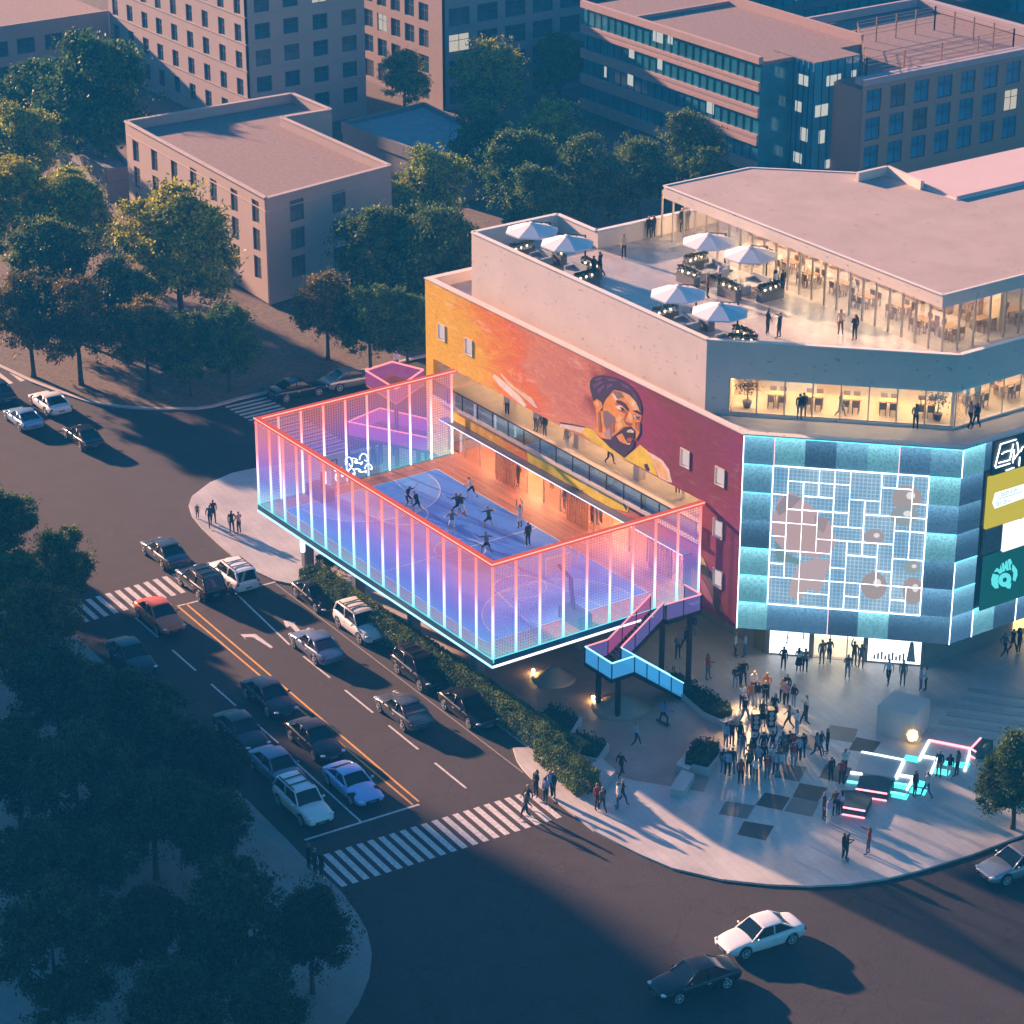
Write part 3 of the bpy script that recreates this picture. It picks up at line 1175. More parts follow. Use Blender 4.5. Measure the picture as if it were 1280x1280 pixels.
def led(u0, z0, u1, z1, w=.03):
    if abs(u1 - u0) > abs(z1 - z0):
        mb.ext([cp(u0, z0 - w, .06), cp(u1, z0 - w, .06), cp(u1, z0 + w, .06), cp(u0, z0 + w, .06)], (-CN[0], -CN[1], 0), .05)
    else:
        mb.ext([cp(u0 - w, z0, .064), cp(u0 + w, z0, .064), cp(u0 + w, z1, .064), cp(u0 - w, z1, .064)], (-CN[0], -CN[1], 0), .05)


led(SU0, SZ0, SU1, SZ0)
led(SU0, SZ1, SU1, SZ1)
led(SU0, SZ0, SU0, SZ1)
led(SU1, SZ0, SU1, SZ1)
h2, w2 = RH / 2, CW / 2
rnd = random.Random(11)
cells = {}
for j in range(10):
    for i in range(10):
        if (i, j) in cells:
            continue
        w = rnd.choice((1, 1, 2, 2))
        h = rnd.choice((1, 1, 2, 2))
        while w > 1 and (i + w > 10 or any((i + k, j) in cells for k in range(w))):
            w -= 1
        if j + h > 10:
            h = 10 - j
        for a in range(w):
            for b in range(h):
                cells[i + a, j + b] = (i, j, w, h)
for (i, j, w, h) in set(cells.values()):
    u0, z0 = SU0 + i * w2, SZ0 + j * h2
    th = rnd.choice((.013, .018, .028))
    if j > 0:
        led(u0, z0, u0 + w * w2, z0, th)
    if i > 0:
        led(u0, z0, u0, z0 + h * h2, th)
mb.build('led_mosaic', M_LEDW, SCR, fix=False)

# --- signs on the east face (plane x = CE.x)
M_SGD = mat('sign_dark', (.012, .05, .055), .5, var=0)


def eplane(pts, d0, th):
    m_ = MB()
    q = [onX(x, y, CE[0] + d0) for x, y in pts]
    m_.ext([(CE[0] + d0, p.y, p.z) for p in q], (-1, 0, 0), th)
    return m_


def sign(name, label, cat, m, pts, d0=.18, th=.16):
    q = [onX(x, y, CE[0] + d0) for x, y in pts]
    # keep the sign square on: level top and bottom, upright sides; runs on past the picture edge
    ys = [p.y for p in q]
    z0 = min(q[2].z, q[3].z) if len(q) > 3 else min(p.z for p in q)
    z1 = q[0].z
    y0, y1 = q[0].y, ys[1]
    t = thing(name, (CE[0] + .05, y0, z0), label, cat)
    m_ = MB()
    m_.box(CE[0] + .02, y0, z0, CE[0] + d0, y1, z1)
    m_.build('panel', m, t)
    return t, (y0, y1, z0, z1)


SGY, ry_ = sign('billboard', 'mustard yellow lit billboard with a slanted white wordmark on the cyan east facade', 'billboard', emat('mustard_screen', (.52, .42, .035), .80), ((1237, 597), (1330, 560), (1330, 628), (1233.5, 662)))
SGW, rw_ = sign('billboard', 'plain white lit billboard below the mustard yellow one', 'billboard', emat('white_screen', (.95, .95, .95), 1.0), ((1256, 656), (1330, 630), (1330, 665), (1253.5, 690)))
SGT, rt_ = sign('billboard', 'dark teal billboard with turquoise hand drawn lettering', 'billboard', emat('teal_screen', (.008, .085, .09), .8), ((1231, 697), (1300, 671), (1300, 738), (1228, 761)))
SGK, rk_ = sign('wall_panel', 'speckled grey panel left of the white billboard', 'panel', mat('speckle_grey', (.30, .30, .30), .6, scale=14, var=.1, col2=(.07, .07, .08)), ((1231, 662), (1254, 654), (1254, 685), (1228.5, 694)))
SGE, re_ = sign('neon_sign', 'white neon letters EX on a dark board above the mustard billboard', 'sign', M_SGD, ((1243, 553), (1300, 532), (1300, 575), (1240, 595)))
# strokes of the neon letters
Z1 = lambda x, y: (1190 + x * 90 / 960, 530 + y * 120 / 1280)


def strokes(parent, lines, m, d0, w, name):
    m_ = MB()
    for ln in lines:
        q = [onX(*Z1(*p), CE[0] + d0) for p in ln]
        for a, b in zip(q[:-1], q[1:]):
            m_.bar((CE[0] + d0, a.y, a.z), (CE[0] + d0, b.y, b.z), w, w * .7)
    m_.build(name, m, parent)


strokes(SGE, [[(575, 570), (650, 270), (860, 205)], [(620, 520), (770, 480), (820, 265)], [(665, 405), (700, 375), (790, 350)], [(580, 585), (775, 525)], [(870, 240), (890, 380), (810, 490)],
              [(830, 340), (812, 520)], [(720, 622), (830, 580)], [(905, 440), (895, 560)], [(915, 370), (940, 310), (990, 290)]], emat('neon_white', (.95, .97, 1), 3.0), .24, .055, 'neon_tube')
# white slanted wordmark on the yellow board
m_ = eplane([Z1(575, 920), Z1(990, 790), Z1(960, 990), Z1(570, 1130), Z1(540, 1050)], .2, .02)
m_.build('wordmark', emat('wordmark_white', (.85, .92, .9), 1.0), SGY)
strokes(SGY, [[(650, 960), (700, 945), (690, 920), (650, 935)], [(720, 950), (725, 905)], [(725, 905), (770, 890)], [(745, 920), (770, 912)], [(790, 920), (795, 880)], [(820, 915), (850, 860), (870, 895)], [(620, 1000), (940, 900)],
              [(580, 1060), (620, 1045), (625, 1080), (590, 1095)], [(650, 1040), (655, 1075)], [(680, 1030), (720, 1015), (720, 1050), (685, 1065)], [(760, 1010), (765, 1045)]], emat('wordmark_teal', (.16, .50, .55), .8), .215, .035, 'lettering')
# turquoise emblem of letters round a big O
Z2 = lambda x, y: (1180 + x * 100 / 753, 650 + y * 170 / 1280)
TQ = emat('turquoise_print', (.10, .62, .64), .95)


def tq(pts, d):
    q = [onX(*Z2(*p), CE[0] + d) for p in pts]
    m2 = MB()
    m2.ext([(CE[0] + d, p.y, p.z) for p in q], (-1, 0, 0), .012)
    m2.build('lettering', TQ, SGT)


tq([(445, 560), (460, 505), (520, 520), (508, 560), (515, 640), (480, 645), (450, 610)], .2)
tq([(470, 490), (500, 450), (525, 470), (535, 420), (552, 490), (525, 510), (505, 485)], .2)
tq([(545, 410), (562, 400), (575, 440), (580, 388), (596, 382), (612, 470), (590, 478), (580, 450), (572, 482), (552, 488)], .2)
tq([(602, 375), (625, 365), (642, 400), (625, 430), (632, 470), (618, 472)], .2)
tq([(645, 415), (662, 430), (690, 470), (692, 520), (670, 580), (648, 565), (655, 500), (640, 470)], .2)
tq([(575, 625), (635, 590), (625, 645), (600, 645)], .2)
q = []
ring = MB()
oc, ov = (573, 563), []
for k in range(24):
    t = 2 * pi * k / 24
    for f in (1.0, .34):
        x, y = oc[0] + 60 * f * cos(t), oc[1] + 65 * f * sin(t) - 8 * f * cos(t)
        p = onX(*Z2(x, y), CE[0] + .2)
        ov.append((CE[0] + .2, p.y, p.z))
for k in range(24):
    a, b, c, d = ov[2 * k], ov[(2 * k + 2) % 48], ov[(2 * k + 3) % 48], ov[2 * k + 1]
    ring.ext([a, b, c, d], (-1, 0, 0), .012)
ring.build('lettering', TQ, SGT, fix=False)
# marks on white
strokes(SGW, [[(900, 1268), (930, 1262)], [(905, 1330), (940, 1300)]], mat('print_grey', (.5, .5, .5), .6, var=0), .19, .03, 'printed_mark')

# --- ground floor shopfront under the overhang: chamfer recessed 4.4 m
RP = (1.0, 19.75)                        # left end of the recessed wall
REC = hypot(7.75 - 1.0, 26.5 - 19.75)


def rp(u, z, d=0.0):
    return (RP[0] + CU[0] * u + CN[0] * d, RP[1] + CU[1] * u + CN[1] * d, z)


mb = MB()
hs = [(.15, 2.55, .2, 3.5), (2.8, 5.9, .14, 3.5), (6.15, 9.35, .2, 3.5)]
wall(mb, RP, CU, CN, REC, KB, 4.0, hs, .25)
mb.box(X0 + .36, 19.75, KB, RP[0], 20.0, 4.0)
mb.box(7.5, 26.55, KB, 7.75, YEND, 4.0)
mb.build('ground_floor_wall', mat('taupe_wall', (.30, .27, .25), .7, var=.08), BLD)
mb = MB()
mb.box(-.2, 19.66, KB + .004, .75, 19.744, 3.95)
mb.build('olive_panel', mat('olive_panel', (.20, .17, .05), .6), BLD)
M_LB = emat('lightbox_white', (.93, .96, 1.0), 1.7)
sketch = mat('print_charcoal', (.10, .11, .12), .6, var=0)
for h in (hs[0], hs[2]):
    m_ = MB()
    m_.ext([rp(h[0], h[2], -.05), rp(h[1], h[2], -.05), rp(h[1], h[3], -.05), rp(h[0], h[3], -.05)], (-CN[0], -CN[1], 0), .1)
    o = m_.build('display_window', M_LB, BLD)
    m_ = MB()
    rr_ = random.Random(3 + int(h[0]))
    if h is hs[0]:                       # reclining figure drawing
        for a, b in (((.7, .95), (1.3, 1.35)), ((1.3, 1.35), (2.0, 1.25)), ((.95, 1.0), (2.1, .95)), ((1.2, .9), (1.25, 1.7)), ((1.25, 1.7), (1.45, 1.6)), ((1.9, .9), (2.25, 1.5)), ((2.2, 1.3), (2.2, 2.1))):
            m_.bar(rp(a[0], a[1], -.03), rp(b[0], b[1], -.03), .08, .02)
    else:                                # shelves of goods and a tall figure
        for k in range(9):
            u = h[0] + .35 + .22 * k
            z = .45 + .12 * (k % 3)
            m_.ext([rp(u, .35, -.03), rp(u + .12, .35, -.03), rp(u + .12, z + .2, -.03), rp(u, z + .2, -.03)], (-CN[0], -CN[1], 0), .02)
        u = h[1] - .6
        m_.ext([rp(u - .25, .35, -.03), rp(u + .3, .35, -.03), rp(u + .12, 1.7, -.03), rp(u - .08, 1.7, -.03)], (-CN[0], -CN[1], 0), .02)
    m_.build('window_print', mat('print_pale', (.30, .33, .38), .6, var=.3, scale=6), o)
# lit lobby behind the doors
mb = MB()
for u in (2.8, 3.8, 4.85, 5.85):
    mb.ext([rp(u, .14, .0), rp(u + .06, .14, .0), rp(u + .06, 3.5, .0), rp(u, 3.5, .0)], (-CN[0], -CN[1], 0), .08)
d_ = mb.build('door_frames', M_METAL, BLD)
mb = MB()
mb.ext([rp(2.86, .15, -.03), rp(5.85, .15, -.03), rp(5.85, 3.48, -.03), rp(2.86, 3.48, -.03)], (-CN[0], -CN[1], 0), .015)
mb.build('door_glass', M_GLASS, d_)
mb = MB()
mb.ext([rp(2.6, .13, -2.9), rp(6.1, .13, -2.9), rp(6.1, 3.6, -2.9), rp(2.6, 3.6, -2.9)], (-CN[0], -CN[1], 0), .05)
mb.build('lobby_wall', emat('lobby_glow', (1.0, .88, .68), 2.4), BLD)
mb = MB()
mb.prism([rp(2.6, 0, -.3)[:2], rp(6.1, 0, -.3)[:2], rp(6.1, 0, -2.85)[:2], rp(2.6, 0, -2.85)[:2]], .06, .135)
mb.build('lobby_floor', mat('lobby_floor', (.5, .45, .38), .3), BLD)
mb = MB()
mb.prism([rp(2.6, 0, -.3)[:2], rp(6.1, 0, -.3)[:2], rp(6.1, 0, -2.85)[:2], rp(2.6, 0, -2.85)[:2]], 3.62, 3.7)
mb.build('lobby_light', emat('lobby_ceiling', (1.0, .85, .62), 9.0), BLD)
# warm shop window on the far right of the ground floor
mb = MB()
mb.box(7.76, 34.0, .4, 7.84, 42.0, 3.6)
mb.build('display_window', emat('amber_window', (1.0, .66, .22), 1.6), BLD)
# soffit lamps (small warm downlights seen under the edge)
for (x, y) in ((3.4, 16.6), (2.0, 16.0), (-.6, 16.0), (-3.2, 16.0)):
    mb = MB()
    mb.box(x - .28, y - .28, ZB - .17, x + .28, y + .28, ZB - .124)
    mb.build('soffit_lamp', emat('soffit_glow', (1.0, .74, .38), 7.0), BLD)

# --- upper block with the roof terrace ------------------------------------------------
ZP, ZF = 20.45, 19.3
PB = [(-26.6, 16.6), (-1.9, 16.6), (8.4, 26.9), (8.4, YEND - .5), (XN, YEND - .5), (XN, 41.4), (-22.2, 41.4), (-22.2, 23.45), (-26.6, 23.45)]
mb = MB()
wall(mb, PB[0], (1, 0), (0, -1), PB[1][0] - PB[0][0], 15.8, ZP, [], .3)
L1_ = hypot(PB[2][0] - PB[1][0], PB[2][1] - PB[1][1])
wall(mb, PB[1], CU, CN, L1_, 15.81, ZP, [(1.35, L1_ - .001, 15.95, 18.15)], .3)
wall(mb, PB[2], (0, 1), (1, 0), PB[3][1] - PB[2][1], 15.81, ZP, [(.001, 30, 15.95, 18.15)], .3)
mb.box(-22.2, 23.75, 15.8, -21.9, 41.4, ZP)
mb.box(-26.6, 23.45, 15.8, -21.9, 23.75, ZP)
mb.box(-26.6, 16.9, 15.8, -26.3, 23.45, ZP)
mb.box(-21.9, 41.1, 15.8, XN, 41.4, ZP)
mb.build('upper_block', M_CREAM, BLD)
mb = MB()                                # thin light coping
for a, b in ((PB[0], PB[1]), (PB[1], PB[2]), (PB[2], PB[3]), (PB[7], PB[6]), (PB[8], PB[7]), (PB[0], PB[8])):
    mb.bar((a[0], a[1] + .1, ZP + .035), (b[0], b[1] + .1, ZP + .035), .34, .06)
mb.build('coping', mat('coping_white', (.78, .72, .68), .6, var=.04), BLD)
mb = MB()
ins = [(-26.3, 16.91), (-2.02, 16.91), (8.09, 27.02), (8.09, YEND - .8), (XN + .3, YEND - .8), (XN + .3, 41.1), (-21.9, 41.1), (-21.9, 23.44), (-26.3, 23.44)]
mb.prism(ins, 18.35, ZF)
mb.build('terrace_floor', paving('terrace_stone', (.50, .45, .44), (.36, .33, .32), 1.4, 0, .28, 0), BLD)
# restaurant behind the strip window
mb = MB()
rb = [(-1.0, 17.9), (8.08, 26.98), (8.08, YEND - 1), (2.0, YEND - 1), (2.0, 29.5), (-5.6, 22.0)]
mb.prism(rb, 15.81, 15.94)
mb.build('restaurant_floor', mat('restaurant_floor', (.46, .36, .25), .4, var=.1), BLD)
mb = MB()
mb.bar((-5.6, 22.0, 17.08), (2.0, 29.5, 17.08), .2, 2.25)
mb.box(1.9, 29.6, 15.95, 2.1, YEND - 1, 18.2)
mb.bar((-5.6, 22.1, 17.08), (-1.0, 17.6, 17.08), .2, 2.25)
mb.build('restaurant_wall', mat('restaurant_plaster', (.70, .56, .38), .7, var=.18, scale=.8), BLD)
M_CEIL = emat('ceiling_panel', (1.0, .72, .42), 46.0)
for k in range(11):
    u = 1.2 + 1.15 * k
    mb = MB()
    c = (-1.9 + CU[0] * u - CN[0] * 2.0, 16.6 + CU[1] * u - CN[1] * 2.0, 18.26)
    mb.obox((c[0], c[1], 18.26), .7, .7, .07, RAD(45))
    mb.build('ceiling_lamp', M_CEIL, BLD)
for k in range(8):
    mb = MB()
    mb.obox((6.0, 29 + 2.2 * k, 18.26), .8, .8, .07)
    mb.build('ceiling_lamp', M_CEIL, BLD)
pa = (PB[1][0] + CU[0] * 1.4 - CN[0] * .1, PB[1][1] + CU[1] * 1.4 - CN[1] * .1)
mb = MB()
mb.bar((pa[0], pa[1], 15.985), (8.28, 26.95, 15.985), .08, .06)
f_ = mb.build('strip_window', M_METAL, BLD)
for k in range(9):
    u = 1.4 + (L1_ - 1.45) * k / 8
    p = (PB[1][0] + CU[0] * u - CN[0] * .1, PB[1][1] + CU[1] * u - CN[1] * .1)
    mb = MB()
    mb.bar((p[0], p[1], 15.95), (p[0], p[1], 18.14), .06)
    mb.build('mullion', M_METAL, f_)
for k in range(12):
    mb = MB()
    mb.bar((8.3, 27.1 + 1.9 * k, 15.95), (8.3, 27.1 + 1.9 * k, 18.14), .06)
    mb.build('mullion', M_METAL, f_)
mb = MB()
a, b = [(PB[1][0] + CU[0] * u - CN[0] * .12, PB[1][1] + CU[1] * u - CN[1] * .12) for u in (1.4, L1_ - .12)]
mb.ext([(a[0], a[1], 15.96), (b[0], b[1], 15.96), (b[0], b[1], 18.13), (a[0], a[1], 18.13)], (-CN[0], -CN[1], 0), .02)
mb.box(8.26, 27.1, 15.96, 8.28, 56, 18.13)
mb.build('strip_glass', M_GLASS, f_)

# --- penthouse
RO = [(-20.0, 27.35), (6.3, 27.4), (6.3, YEND - 1.5), (-6.85, YEND - 1.5), (-6.85, 41.0), (-13.7, 41.05), (-20.0, 34.6)]
mb = MB()
mb.prism(RO, 22.6, 23.4, 0, 1)
mb.build('penthouse_roof', [M_ROOFP, M_CREAM], BLD)
mb = MB()
for a, b in zip(RO, RO[1:] + RO[:1]):
    mb.bar((a[0], a[1], 23.43), (b[0], b[1], 23.43), .16, .06)
mb.build('roof_edge', mat('coping_white', (.78, .72, .68)), BLD)
mb = MB()
p2 = G(1280, 197.6, 23.5)
mb.prism([(-6.9, 41.06), (-6.9, YEND - .5), (-12.6, YEND - .5), (-12.6, 41.06)], 20.46, 23.62)
mb.build('upper_roof', mat('pink_roof', (.62, .47, .47), .8, var=.04, scale=.5), BLD)
a, b, c = G(1072, 215.6, 24.0), G(1108.6, 207.4, 24.0), G(1153, 226, 24.0)
mb = MB()
mb.bar((a.x, a.y, 23.3), (b.x, b.y, 23.3), .25, 1.4)
mb.bar((b.x, b.y + .1, 23.3), (c.x, c.y, 23.3), .25, 1.4)
mb.build('roof_parapet', M_CREAM, BLD)
mb = MB()
mb.prism([(-19.6, 34.5), (-13.6, 40.6), (-6.0, 40.6), (-6.0, YEND - 2), (-12.0, YEND - 2), (-12.0, 40.7), (-13.6, 40.7), (-19.6, 34.6)], 19.31, 22.59)
mb.prism([(-19.6, 33.9), (4.6, 33.9), (4.6, 34.4), (-19.6, 34.4)], 19.31, 22.59)
mb.build('penthouse_wall', mat('restaurant_plaster', (.70, .56, .38)), BLD)
mb = MB()
gx0, gx1, gy = -21.5, 5.45, 28.45
for k in range(24):
    x = gx0 + (gx1 - gx0) * k / 23
    mb.box(x - .05, gy - .05, ZF, x + .05, gy + .05, 22.595)
for k in range(1, 16):
    y = gy + 1.25 * k
    mb.box(gx1 - .05, y - .05, ZF, gx1 + .05, y + .05, 22.595)
f_ = mb.build('penthouse_mullions', M_METAL, BLD)
mb = MB()
mb.box(-19.2, gy - .01, ZF + .02, gx1 - .06, gy + .01, 22.58)
mb.box(gx1 - .01, gy + .06, ZF + .02, gx1 + .01, 50, 22.58)
mb.build('penthouse_glass', M_GLASS, f_)
for k in range(13):
    for y in (30.0, 32.4):
        mb = MB()
        mb.obox((-18.6 + 1.9 * k, y, 22.5), .8, .5, .08)
        mb.build('ceiling_lamp', M_CEIL, BLD)
for k in range(6):
    mb = MB()
    mb.obox((3.0, 35.5 + 2.2 * k, 22.5), .8, .5, .08)
    mb.build('ceiling_lamp', M_CEIL, BLD)
M_SHELF = mat('oak', (.30, .17, .08), .6, var=.3, scale=4)
for k in range(9):                       # shelving against the back wall
    mb = MB()
    x = -18.5 + 2.5 * k
    for z in (19.4, 20.1, 20.8, 21.5):
        mb.box(x, 33.5, z, x + 1.7, 33.88, z + .06)
    for xx in (x, x + 1.64):
        mb.box(xx, 33.5, ZF, xx + .06, 33.88, 21.9)
    rr_ = random.Random(k)
    for z in (19.46, 20.16, 20.86):
        q = x + .1
        while q < x + 1.5:
            w = rr_.uniform(.08, .22)
            mb.box(q, 33.55, z, q + w, 33.8, z + rr_.uniform(.2, .5), 1)
            q += w + rr_.uniform(.03, .2)
    mb.build('shelving', [M_SHELF, mat('bottle_mix', (.30, .20, .14), .4, var=.8, scale=9)], BLD)
# ------------------------------------------------------------------ raised court with the glowing mesh cage
CT = thing('court_cage', (-13.4, 7.5, 0), 'raised basketball court inside a tall glowing coral and cyan mesh cage on columns', 'sports court')
BX0, BX1, BY0, BY1, BZ0, BZ1, DZ = -26.8, 0.0, 0.0, 15.02, 4.6, 11.12, 5.06
mb = MB()
mb.box(BX0 + .05, BY0 + .05, BZ0 + .02, BX1 - .05, BY1, DZ - .02)
mb.build('slab', mat('slab_steel', (.06, .08, .12), .5, .2, var=0), CT)


def timber():
    m, nt, out = newmat('deck_boards')
    L = nt.links.new
    b = N(nt, 'ShaderNodeBsdfPrincipled', Roughness=.5)
    tc = N(nt, 'ShaderNodeTexCoord')
    br = nt.nodes.new('ShaderNodeTexBrick')
    br.inputs['Color1'].default_value = (.58, .21, .11, 1)
    br.inputs['Color2'].default_value = (.40, .14, .08, 1)
    br.inputs['Mortar'].default_value = (.05, .02, .02, 1)
    br.inputs['Scale'].default_value = 1.0
    br.inputs['Mortar Size'].default_value = .012
    br.inputs['Brick Width'].default_value = 3.6
    br.inputs['Row Height'].default_value = .22
    L(tc.outputs['Object'], br.inputs['Vector'])
    L(br.outputs['Color'], b.inputs['Base Color'])
    L(b.outputs[0], out.inputs[0])
    return m


mb = MB()
mb.box(BX0 + .1, BY0 + .1, DZ - .019, BX1 - .1, BY1 + .6, DZ)
mb.build('deck', timber(), CT)
CX0, CX1, CY0, CY1 = -25.1, -2.0, .95, 12.7
mb = MB()
mb.quad((CX0, CY0, DZ + .004), (CX1, CY0, DZ + .004), (CX1, CY1, DZ + .004), (CX0, CY1, DZ + .004))
mb.build('playing_surface', mat('court_blue', (.05, .25, .88), .42, var=.10, scale=.6), CT)
# lighter key areas
M_CL = mat('court_line', (.72, .74, .78), .5, var=0)
M_CK = mat('court_light_blue', (.14, .38, .92), .42, var=.08, scale=.6)
ym = (CY0 + CY1) / 2
lines, keys = MB(), MB()


def lq(x0, y0, x1, y1, w=.07, z=DZ + .012):
    stripe(lines, x0, y0, x1, y1, w, z)


def arc(cx, cy, r, t0, t1, n=28, w=.07, z=DZ + .0121):
    pr = None
    for k in range(n + 1):
        t = t0 + (t1 - t0) * k / n
        p = (cx + r * cos(t), cy + r * sin(t))
        if pr:
            lines.quad((cx + (r - w / 2) * cos(tp), cy + (r - w / 2) * sin(tp), z), (cx + (r + w / 2) * cos(tp), cy + (r + w / 2) * sin(tp), z),
                       (cx + (r + w / 2) * cos(t), cy + (r + w / 2) * sin(t), z), (cx + (r - w / 2) * cos(t), cy + (r - w / 2) * sin(t), z))
        pr, tp = p, t


for a in ((CX0, CY0, CX1, CY0), (CX0, CY1, CX1, CY1), (CX0, CY0, CX0, CY1), (CX1, CY0, CX1, CY1)):
    lq(*a)
lq((CX0 + CX1) / 2, CY0, (CX0 + CX1) / 2, CY1, z=DZ + .0125)
arc((CX0 + CX1) / 2, ym, 1.6, 0, 2 * pi, z=DZ + .013)
for sx, x in ((1, CX0), (-1, CX1)):
    arc(x + sx * .4, ym, 4.9, -pi / 2 if sx > 0 else pi / 2, pi / 2 if sx > 0 else 3 * pi / 2, z=DZ + .0135)
    pts = [(x + sx * .4 + 4.85 * sx * cos(t), ym + 4.85 * sin(t)) for t in [(-pi / 2 + pi * k / 30) for k in range(31)]]
    pts = [(x, ym - 4.85)] + pts + [(x, ym + 4.85)]
    keys = MB()
    keys.quad(*[(p[0], p[1], DZ + .008) for p in pts])
    keys.build('key_area', M_CK, CT)
    lq(x, ym - 2.5, x + sx * 5.0, ym - 1.6, z=DZ + .014)
    lq(x, ym + 2.5, x + sx * 5.0, ym + 1.6, z=DZ + .0145)
    lq(x + sx * 5.0, ym - 1.6, x + sx * 5.0, ym + 1.6, z=DZ + .015)
    arc(x + sx * 5.0, ym, 1.6, 0, 2 * pi, z=DZ + .0155)
lines.build('court_lines', M_CL, CT)


# --- LED posts: coral at the head, white in the middle, cyan at the foot
def led_post(name, lo, hi, stops, strength):
    m, nt, out = newmat(name)
    L = nt.links.new
    tc = N(nt, 'ShaderNodeTexCoord')
    sp = nt.nodes.new('ShaderNodeSeparateXYZ')
    L(tc.outputs['Generated'], sp.inputs[0])
    r = ramp(nt, stops)
    L(sp.outputs['Z'], r.inputs[0])
    e = N(nt, 'ShaderNodeEmission', Strength=strength * EM)
    L(r.outputs[0], e.inputs['Color'])
    L(e.outputs[0], out.inputs[0])
    return m


M_POST = led_post('led_post_front', 0, 1, [(0, (.16, .85, .95)), (.22, (.55, .92, 1.0)), (.42, (.95, .75, .95)), (.62, (1.0, .30, .28)), (1, (.95, .16, .12))], 1.25)
M_POSTB = led_post('led_post_rear', 0, 1, [(0, (.75, .9, 1.0)), (.35, (1, .85, 1.0)), (.6, (1.0, .45, .5)), (.8, (1.0, .22, .18)), (1, (.95, .2, .14))], 1.7)


def cage_mat(name, rot):
    "fine lit wire mesh: mostly open, printed LED colour from cyan through violet to coral"
    m, nt, out = newmat(name)
    L = nt.links.new
    tc = N(nt, 'ShaderNodeTexCoord')
    sp = nt.nodes.new('ShaderNodeSeparateXYZ')
    L(tc.outputs['Generated'], sp.inputs[0])
    r = ramp(nt, [(0, (.20, .72, .86)), (.14, (.22, .46, .86)), (.36, (.26, .24, .76)), (.56, (.48, .22, .68)), (.78, (.78, .24, .44)), (1.0, (.90, .25, .24))])
    nz = N(nt, 'ShaderNodeTexNoise', Scale=.16, Detail=2.0)
    L(tc.outputs['Object'], nz.inputs['Vector'])
    ad = N(nt, 'ShaderNodeMath', operation='MULTIPLY_ADD')
    ad.inputs[1].default_value = .5
    ad.inputs[2].default_value = -.25
    L(nz.outputs['Fac'], ad.inputs[0])
    a2 = N(nt, 'ShaderNodeMath', operation='ADD')
    L(sp.outputs['Z'], a2.inputs[0])
    L(ad.outputs[0], a2.inputs[1])
    L(a2.outputs[0], r.inputs[0])
    e = N(nt, 'ShaderNodeEmission', Strength=.85 * EM)
    L(r.outputs[0], e.inputs['Color'])
    sx = nt.nodes.new('ShaderNodeSeparateXYZ')
    L(tc.outputs['Object'], sx.inputs[0])
    ad2 = N(nt, 'ShaderNodeMath', operation='MULTIPLY')
    ad2.inputs[1].default_value = 5.5
    L(sx.outputs[rot], ad2.inputs[0])
    fr = N(nt, 'ShaderNodeMath', operation='FRACT')
    L(ad2.outputs[0], fr.inputs[0])
    az = N(nt, 'ShaderNodeMath', operation='MULTIPLY')
    az.inputs[1].default_value = 5.5
    L(sx.outputs['Z'], az.inputs[0])
    fz = N(nt, 'ShaderNodeMath', operation='FRACT')
    L(az.outputs[0], fz.inputs[0])
    g1 = N(nt, 'ShaderNodeMath', operation='LESS_THAN')
    g1.inputs[1].default_value = .36
    L(fr.outputs[0], g1.inputs[0])
    g2 = N(nt, 'ShaderNodeMath', operation='LESS_THAN')
    g2.inputs[1].default_value = .30
    L(fz.outputs[0], g2.inputs[0])
    mxm = N(nt, 'ShaderNodeMath', operation='MAXIMUM')
    L(g1.outputs[0], mxm.inputs[0])
    L(g2.outputs[0], mxm.inputs[1])
    fac = N(nt, 'ShaderNodeMath', operation='MULTIPLY_ADD')
    fac.inputs[1].default_value = .27
    fac.inputs[2].default_value = .12
    L(mxm.outputs[0], fac.inputs[0])
    t = nt.nodes.new('ShaderNodeBsdfTransparent')
    mx = nt.nodes.new('ShaderNodeMixShader')
    L(fac.outputs[0], mx.inputs[0])
    L(t.outputs[0], mx.inputs[1])
    L(e.outputs[0], mx.inputs[2])
    L(mx.outputs[0], out.inputs[0])
    return m


MCX, MCY = cage_mat('cage_mesh_long', 'X'), cage_mat('cage_mesh_short', 'Y')
M_RIM = emat('coral_rim', (1.0, .13, .075), .62)
M_RIML = emat('rim_line', (1.0, .50, .42), 1.1)
NF, NS = 16, 9
pw = .05
for k in range(NF + 1):
    x = BX0 + (BX1 - BX0) * k / NF
    m_ = MB()
    m_.box(x - pw, BY0 - .02, BZ0 + .25, x + pw, BY0 + .10, BZ1 - .18)
    m_.build('led_post', M_POST, CT)
for k in range(1, NS + 1):
    y = BY0 + (BY1 - BY0) * k / NS
    m_ = MB()
    m_.box(BX1 - .10, y - pw, BZ0 + .25, BX1 + .02, y + pw, BZ1 - .18)
    m_.build('led_post', M_POST, CT)
    m_ = MB()
    m_.box(BX0 - .02, y - pw, BZ0 + .25, BX0 + .10, y + pw, BZ1 - .18)
    m_.build('led_post', M_POSTB, CT)
m_ = MB()
m_.box(BX0 + .1, BY0 + .02, BZ0 + .3, BX1 - .1, BY0 + .045, BZ1 - .2)
m_.build('mesh_screen', MCX, CT)
for x in (BX0 + .02, BX1 - .045):
    m_ = MB()
    m_.box(x, BY0 + .12, BZ0 + .3, x + .025, BY1, BZ1 - .2)
    m_.build('mesh_screen', MCY, CT)
